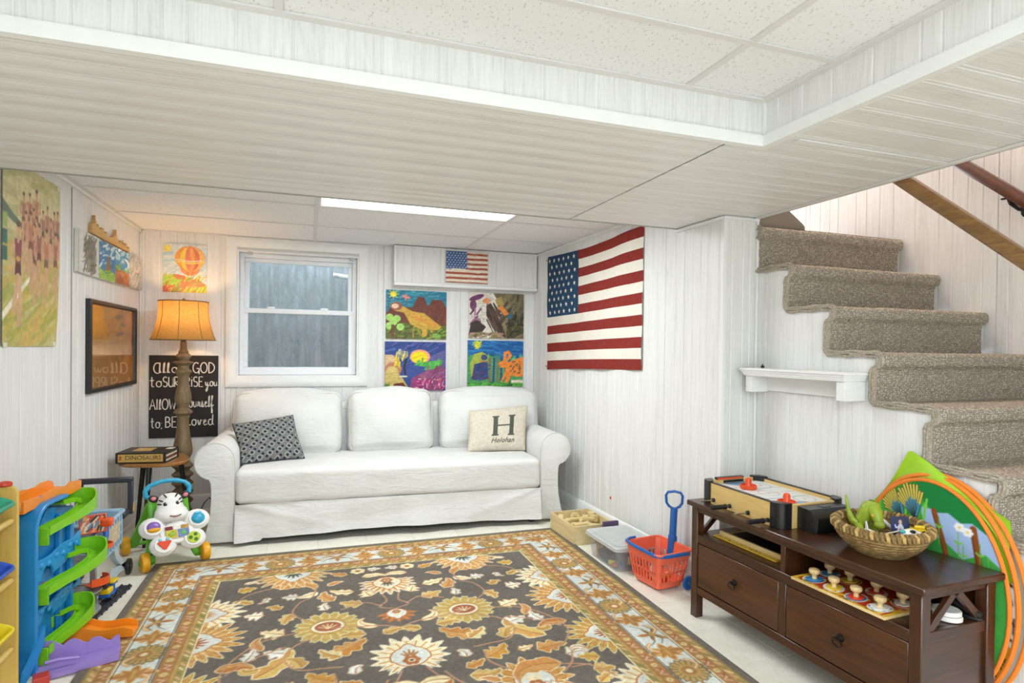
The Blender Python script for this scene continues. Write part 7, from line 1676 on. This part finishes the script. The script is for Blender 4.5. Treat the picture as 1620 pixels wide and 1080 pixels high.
# toy train on its dark track
trk=E('train_track','dark grey toy train track lying on the tiles beside the blue tower','toy track',(-.918,3.40,0),(0,0,rad(-7.5)))
for k in range(2): O('track_piece',G().box(-.030,.030,-.205+.206*k,-.003+.206*k,.0,.012,.002).box(-.022,-.014,-.205+.206*k,-.003+.206*k,.012,.018,.001).box(.014,.022,-.205+.206*k,-.003+.206*k,.012,.018,.001),M_DKP,trk)
for k in range(8): O('sleeper',G().box(-.034,.034,-.19+.05*k,-.178+.05*k,.0002,.0135,.001),M_DKP,trk)
O('yellow_mark',G().box(-.012,.012,-.17,-.10,.0121,.0150,.001),M_YEL,trk)
tn_=E('toy_train','small yellow and blue toy train engine on the dark track','toy train',(-.925,3.435,.019),(0,0,rad(-7.5)))
O('chassis',G().rbox((0,0,.020),(.05,.10,.016),.005,2),M_ROY,tn_); O('cab',G().rbox((0,.025,.048),(.048,.042,.042),.006,2),M_ROY,tn_); O('hood',G().rbox((0,-.022,.042),(.044,.055,.028),.008,3),M_YEL,tn_); O('roof',G().rbox((0,.02,.074),(.056,.062,.012),.005,2),M_YEL,tn_)
O('driver',G().ell((0,-.01,.075),(.012,.012,.014)).ell((0,-.01,.090),(.009,.009,.009)),M_GRN,tn_,ang=180); O('number_plate',G().box(.0242,.0252,.012,.038,.036,.06,.0005),M_WHT,tn_)
for s in(-1,1):
    for y in(-.03,.03): O('wheel',G().lathe([(0,-.004),(.012,-.004),(.0125,.004),(0,.004)],16,T(s*.024,y,.0130,0,PI/2,0)),M_BLK,tn_)

# ================================================================ blue slide tower
M_TB=mat('bright_blue_plastic','1f86c8',.35,var=.06,vs=9); M_TBD=mat('bright_blue_plastic_relief','2a93d2',.35,var=.1,vs=40); M_LG=mat('apple_green_plastic','7cc31e',.32,var=.05); M_OR=mat('tangerine_plastic','ee8a1c',.36,var=.05); M_PUR=mat('lavender_plastic','9a80c6',.36,var=.06); M_REDP=mat('brick_red_plastic','c23a20',.4)
tw=E('slide_tower','tall bright blue toy tower with green spiralling car slides by the wooden bin rack','toy tower',(-1.042,2.965,0),(0,0,rad(-8)))
# local y: far = +, near = -. front face looks +x
def yz(poly,x0,x1,b=.003): return G().prism(poly,x0,x1,M=Matrix(((0,0,1,0),(1,0,0,0),(0,1,0,0),(0,0,0,1))),b=b)
# arched near frame
arc_o=[(-.215+.10-.10*math.cos(rad(t)),.545+.10*math.sin(rad(t))) for t in range(0,91,10)]
O('frame_arch',yz([(-.215,.0)]+arc_o+[(.02,.645),(.02,.632)]+[(-.195+.085-.085*math.cos(rad(t)),.545+.087*math.sin(rad(t))) for t in range(90,-1,-10)]+[(-.195,.0)],.0,.095),M_TB,tw)
O('near_wall',G().box(.005,.03,-.205,-.19,0,.58,.002),M_TB,tw)
O('back_wall',yz([(-.20,.0),(.20,.0),(.185,.20),(.19,.40),(.17,.60),(.05,.635),(-.12,.632),(-.20,.55)],.0,.012),M_TB,tw)
O('inner_wall',yz([(-.10,.03),(.19,.03),(.175,.20),(.185,.34),(.165,.56),(-.03,.60),(-.10,.52)],.03,.042),M_TB,tw)
for y,z0,z1 in((.03,.05,.56),(.115,.05,.54)): O('pillar',G().box(.042,.062,y-.011,y+.011,z0,z1,.003),M_TB,tw)
for z,h in((.335,.07),(.165,.045)):
    pts=[(-.195,z),(-.195,z+h)]+[(-.195+.375*k/10,z+h+.035*k/10+.006*math.sin(k*1.3)) for k in range(1,11)]+[(.18,z+.04)]
    pts+=[(.18-.0*k,z+.04) for k in range(0)]+[(.13+.035*math.cos(rad(t)),z+.03+.04*math.sin(rad(t))) for t in range(20,161,20)]+[(.06,z+.01),(-.02,z)]+[(-.075+.045*math.cos(rad(t)),z-.015+.06*math.sin(rad(t))) for t in range(10,171,20)]
    br=O('bridge',yz(pts,.055,.066,b=.002),M_TBD,tw)
    for k in range(7): O('relief_stone',G().ell((.066,-.17+.052*k,z+h*.55+.03*k/7+.012*(k%2)),(.006,.016,.012),10,6),M_TBD,br,ang=180)
O('foot_ramp',G().loft([[(.01,y,z0),(.10,y,z0),(.10,y,z1),(.09,y,z1),(.086,y,z0+.008),(.025,y,z0+.008),(.02,y,z1),(.01,y,z1)] for y,z0,z1 in((-.16,.10,.17),(-.21,.06,.12),(-.26,.02,.075),(-.295,.002,.05))]),M_TB,tw)
def chute(pts,w,h,nm,m,wall=.006,par=None,dw=None):
    P=[Vector(p) for p in pts]; Q=[]; PP=[P[0]*2-P[1]]+P+[P[-1]*2-P[-2]]
    for i in range(1,len(PP)-2):
        for q in range(6):
            t=q/6; a,b,c,d=PP[i-1:i+3]; Q.append(.5*((2*b)+(c-a)*t+(2*a-5*b+4*c-d)*t*t+(3*b-a-3*c+d)*t**3))
    Q.append(P[-1]); sec=[]; n=len(Q)
    for i,p in enumerate(Q):
        t=(Q[min(i+1,n-1)]-Q[max(i-1,0)]); t.z=0; t.normalize(); s=Vector((t.y,-t.x,0)); f=i/(n-1)
        hi,ho=h(f) if callable(h) else (h,h); ww=w(f) if callable(w) else w
        sec.append([p+s*a+Vector((0,0,z)) for a,z in((-ww,-.006),(ww,-.006),(ww,hi),(ww-wall,hi),(ww-wall,0),(ww*.4,-.002),(-ww*.4,-.002),(-ww+wall,0),(-ww+wall,ho),(-ww,ho))])
    return O(nm,G().loft(sec),m,par if par else tw)
# (s points to the right of travel: travelling toward the near end that is the wall side)
for pts in ([(.030,.04,.602),(.045,.13,.592),(.085,.165,.578),(.118,.11,.562),(.110,.02,.547),(.092,-.07,.537),(.080,-.15,.528)],
            [(.040,.06,.368),(.060,.16,.357),(.110,.198,.346),(.152,.13,.331),(.138,.03,.315),(.106,-.06,.304),(.080,-.15,.292)],
            [(.030,.02,.138),(.045,.11,.127),(.085,.148,.113),(.120,.09,.096),(.110,.0,.081),(.092,-.08,.070),(.080,-.15,.056)]):
    sl=chute(pts,lambda f:.040-.006*f,lambda f:(.014,.028+.026*max(0,1-abs(f-.36)/.36)),'slide',M_LG)
    a=Vector(pts[-1])+Vector((0,-.006,0)); O('slide_lip',G().box(a.x-.036,a.x+.030,a.y-.004,a.y+.004,a.z-.045,a.z+.022,.002),M_LG,sl); O('slide_brace',G().box(a.x-.03,a.x-.02,a.y+.0,a.y+.07,a.z-.045,a.z-.003,.002),M_LG,sl)
# orange top deck with red post
tp=O('top_deck',G().loft([[(x0,y,z0),(x1,y,z0),(x1,y,z1),(x1-.008,y,z1+.004*math.sin(y*70)),(x1-.01,y,z0+.012),(x0+.01,y,z0+.012),(x0+.008,y,z1+.006*math.sin(y*60)),(x0,y,z1)] for x0,x1,y,z0,z1 in[(-.055,.065,-.235+.042*k,.628+.004*math.sin(k*.7),.672+.006*math.sin(k*1.7)) for k in range(11)]]),M_OR,tw)
O('deck_arch',yz([(-.235,.48),(-.235,.66),(-.02,.668),(-.02,.640),(-.10,.630),(-.16,.60),(-.185,.54),(-.19,.48)],-.055,-.043,b=.002),M_OR,tw)
O('red_post',G().box(-.055,-.03,-.235,-.20,.0,.60,.004),M_REDP,tw)
O('green_window',G().box(.0422,.046,-.005,.012,.09,.135,.001),M_LG,tw); O('red_car_window',G().box(.0422,.046,-.07,-.05,.29,.305,.001),M_REDP,tw)
# loose ramps on the floor in front of the tower
orp=E('toy_ramp','orange wavy toy ramp lying between the blue tower and the rug','toy ramp',(-.86,3.000,.009),(0,rad(-3.5),0))
s_=[]
for k in range(15):
    f=k/14; x=-.10+.26*f; zt=.075-.045*f+.008*math.sin(f*9); w=.042; y=.012*math.sin(f*3)-.02*f
    s_.append([(x,y+a,z) for a,z in((-w,.0),(w,.0),(w,zt+.004),(w-.006,zt+.004),(w-.008,zt-.022),(-w+.008,zt-.022),(-w+.006,zt-.002),(-w,zt-.002))])
O('ramp_body',G().loft(s_),M_OR,orp)
prp=E('toy_ramp','lavender scalloped toy ramp lying at the foot of the blue tower','toy ramp',(-.860,2.770,.008),(0,rad(-3.5),rad(12)))
s_=[]
for k in range(25):
    f=k/24; x=-.12+.27*f; sc2=.030*abs(math.sin(f*PI*3.5)); zt=.074-.046*f
    w=.075-.012*f
    s_.append([(x,a,z) for a,z in((-w,.0),(w,.0),(w,zt+sc2*.8),(w-.008,zt+sc2*.8),(w-.012,max(.010,zt-.060)),(-w+.012,.008),(-w+.008,.016),(-w,.016))])
O('ramp_body',G().loft(s_),M_PUR,prp)
O('ramp_relief',G().tube([(-.09,-.02,.045),(-.05,.0,.038),(.02,-.01,.030)],.006,8),M_PUR,prp)

# ================================================================ wooden bin rack at the left edge
rk=E('bin_rack','pale wooden toy rack with tilted plastic bins at the left edge','toy rack',(-1.06,2.20,0))
M_RACK=wood('honey_maple_board','c9a146','dcbc66',2,.8,.45,.1)
for y in(-.44,.405):
    pts=[(-.12,0),(.075,0),(.075,.735),(.068,.755),(.05,.762),(-.12,.762)]
    O('side_panel',G().prism(pts,y,y+.016,M=Matrix(((1,0,0,0),(0,0,1,0),(0,1,0,0),(0,0,0,1))),b=.003),M_RACK,rk)
M_DOW=wood('maple_dowel','cfa850','e2c678',1,2,.45)
for z in(.635,.42,.17):
    O('dowel',G().cyl((.055,-.425,z),(.055,.404,z),.011),M_DOW,rk); O('dowel',G().cyl((-.09,-.425,z+.06),(-.09,.404,z+.06),.011),M_DOW,rk)
def bin_(z,c,label,inn):
    t=E('toy_bin',label,'bin',(-1.080,2.34,z),(0,rad(20),0))
    m=mat('bin_'+c,c,.38,var=.05)
    h=.085; s=[[(x,y,0) for x,y in rr2(.095,.085,.02)],[(x,y,h) for x,y in rr2(.125,.105,.025)],[(x,y,h) for x,y in rr2(.121,.101,.022)],[(x,y,.004) for x,y in rr2(.091,.081,.018)]]
    O('bin_body',G().loft(s),m,t); O('bin_rim',G().tube([(x,y,h) for x,y in rr2(.128,.108,.026)],.0065,8,True),m,t); return t
bin_(.700,'2b9a78','teal green plastic bin in the top row of the wooden rack',0); bin_(.482,'2552b8','blue plastic bin in the middle row of the wooden rack',0); bin_(.272,'e8d020','yellow plastic bin in the bottom row of the wooden rack',0)
O('white_toy',G().lathe([(0,0),(.022,0),(.026,.01),(.02,.03),(.024,.045),(.012,.06),(0,.062)],18),M_WHT,label='white rounded toy lying in the teal green bin',cat='toy',loc=(-1.015,2.36,.706))
O('toy_brush',G().cyl((0,-.04,0),(0,.05,.0),.012).cyl((0,.05,0),(0,.06,0),.012,.004),mat('dark_brown_bristle','2a1e14',.8),label='dark brown toy lying in the yellow bin',cat='toy',loc=(-1.03,2.33,.292))
O('red_cap',G().lathe([(0,0),(.020,0),(.022,.004),(.020,.012),(.012,.016),(0,.017)],22),M_REDP,label='small red round cap lying on top of the wooden rack panel',cat='toy',loc=(-1.025,2.613,.7622))
O('toy_block',G().rbox((0,0,.02),(.05,.05,.04),.004,2),mat('red_plastic','b5362a',.4),label='small red toy block on the floor at the foot of the lavender ramp',cat='toy',loc=(-.93,2.655,.0),rot=(0,0,rad(20)))
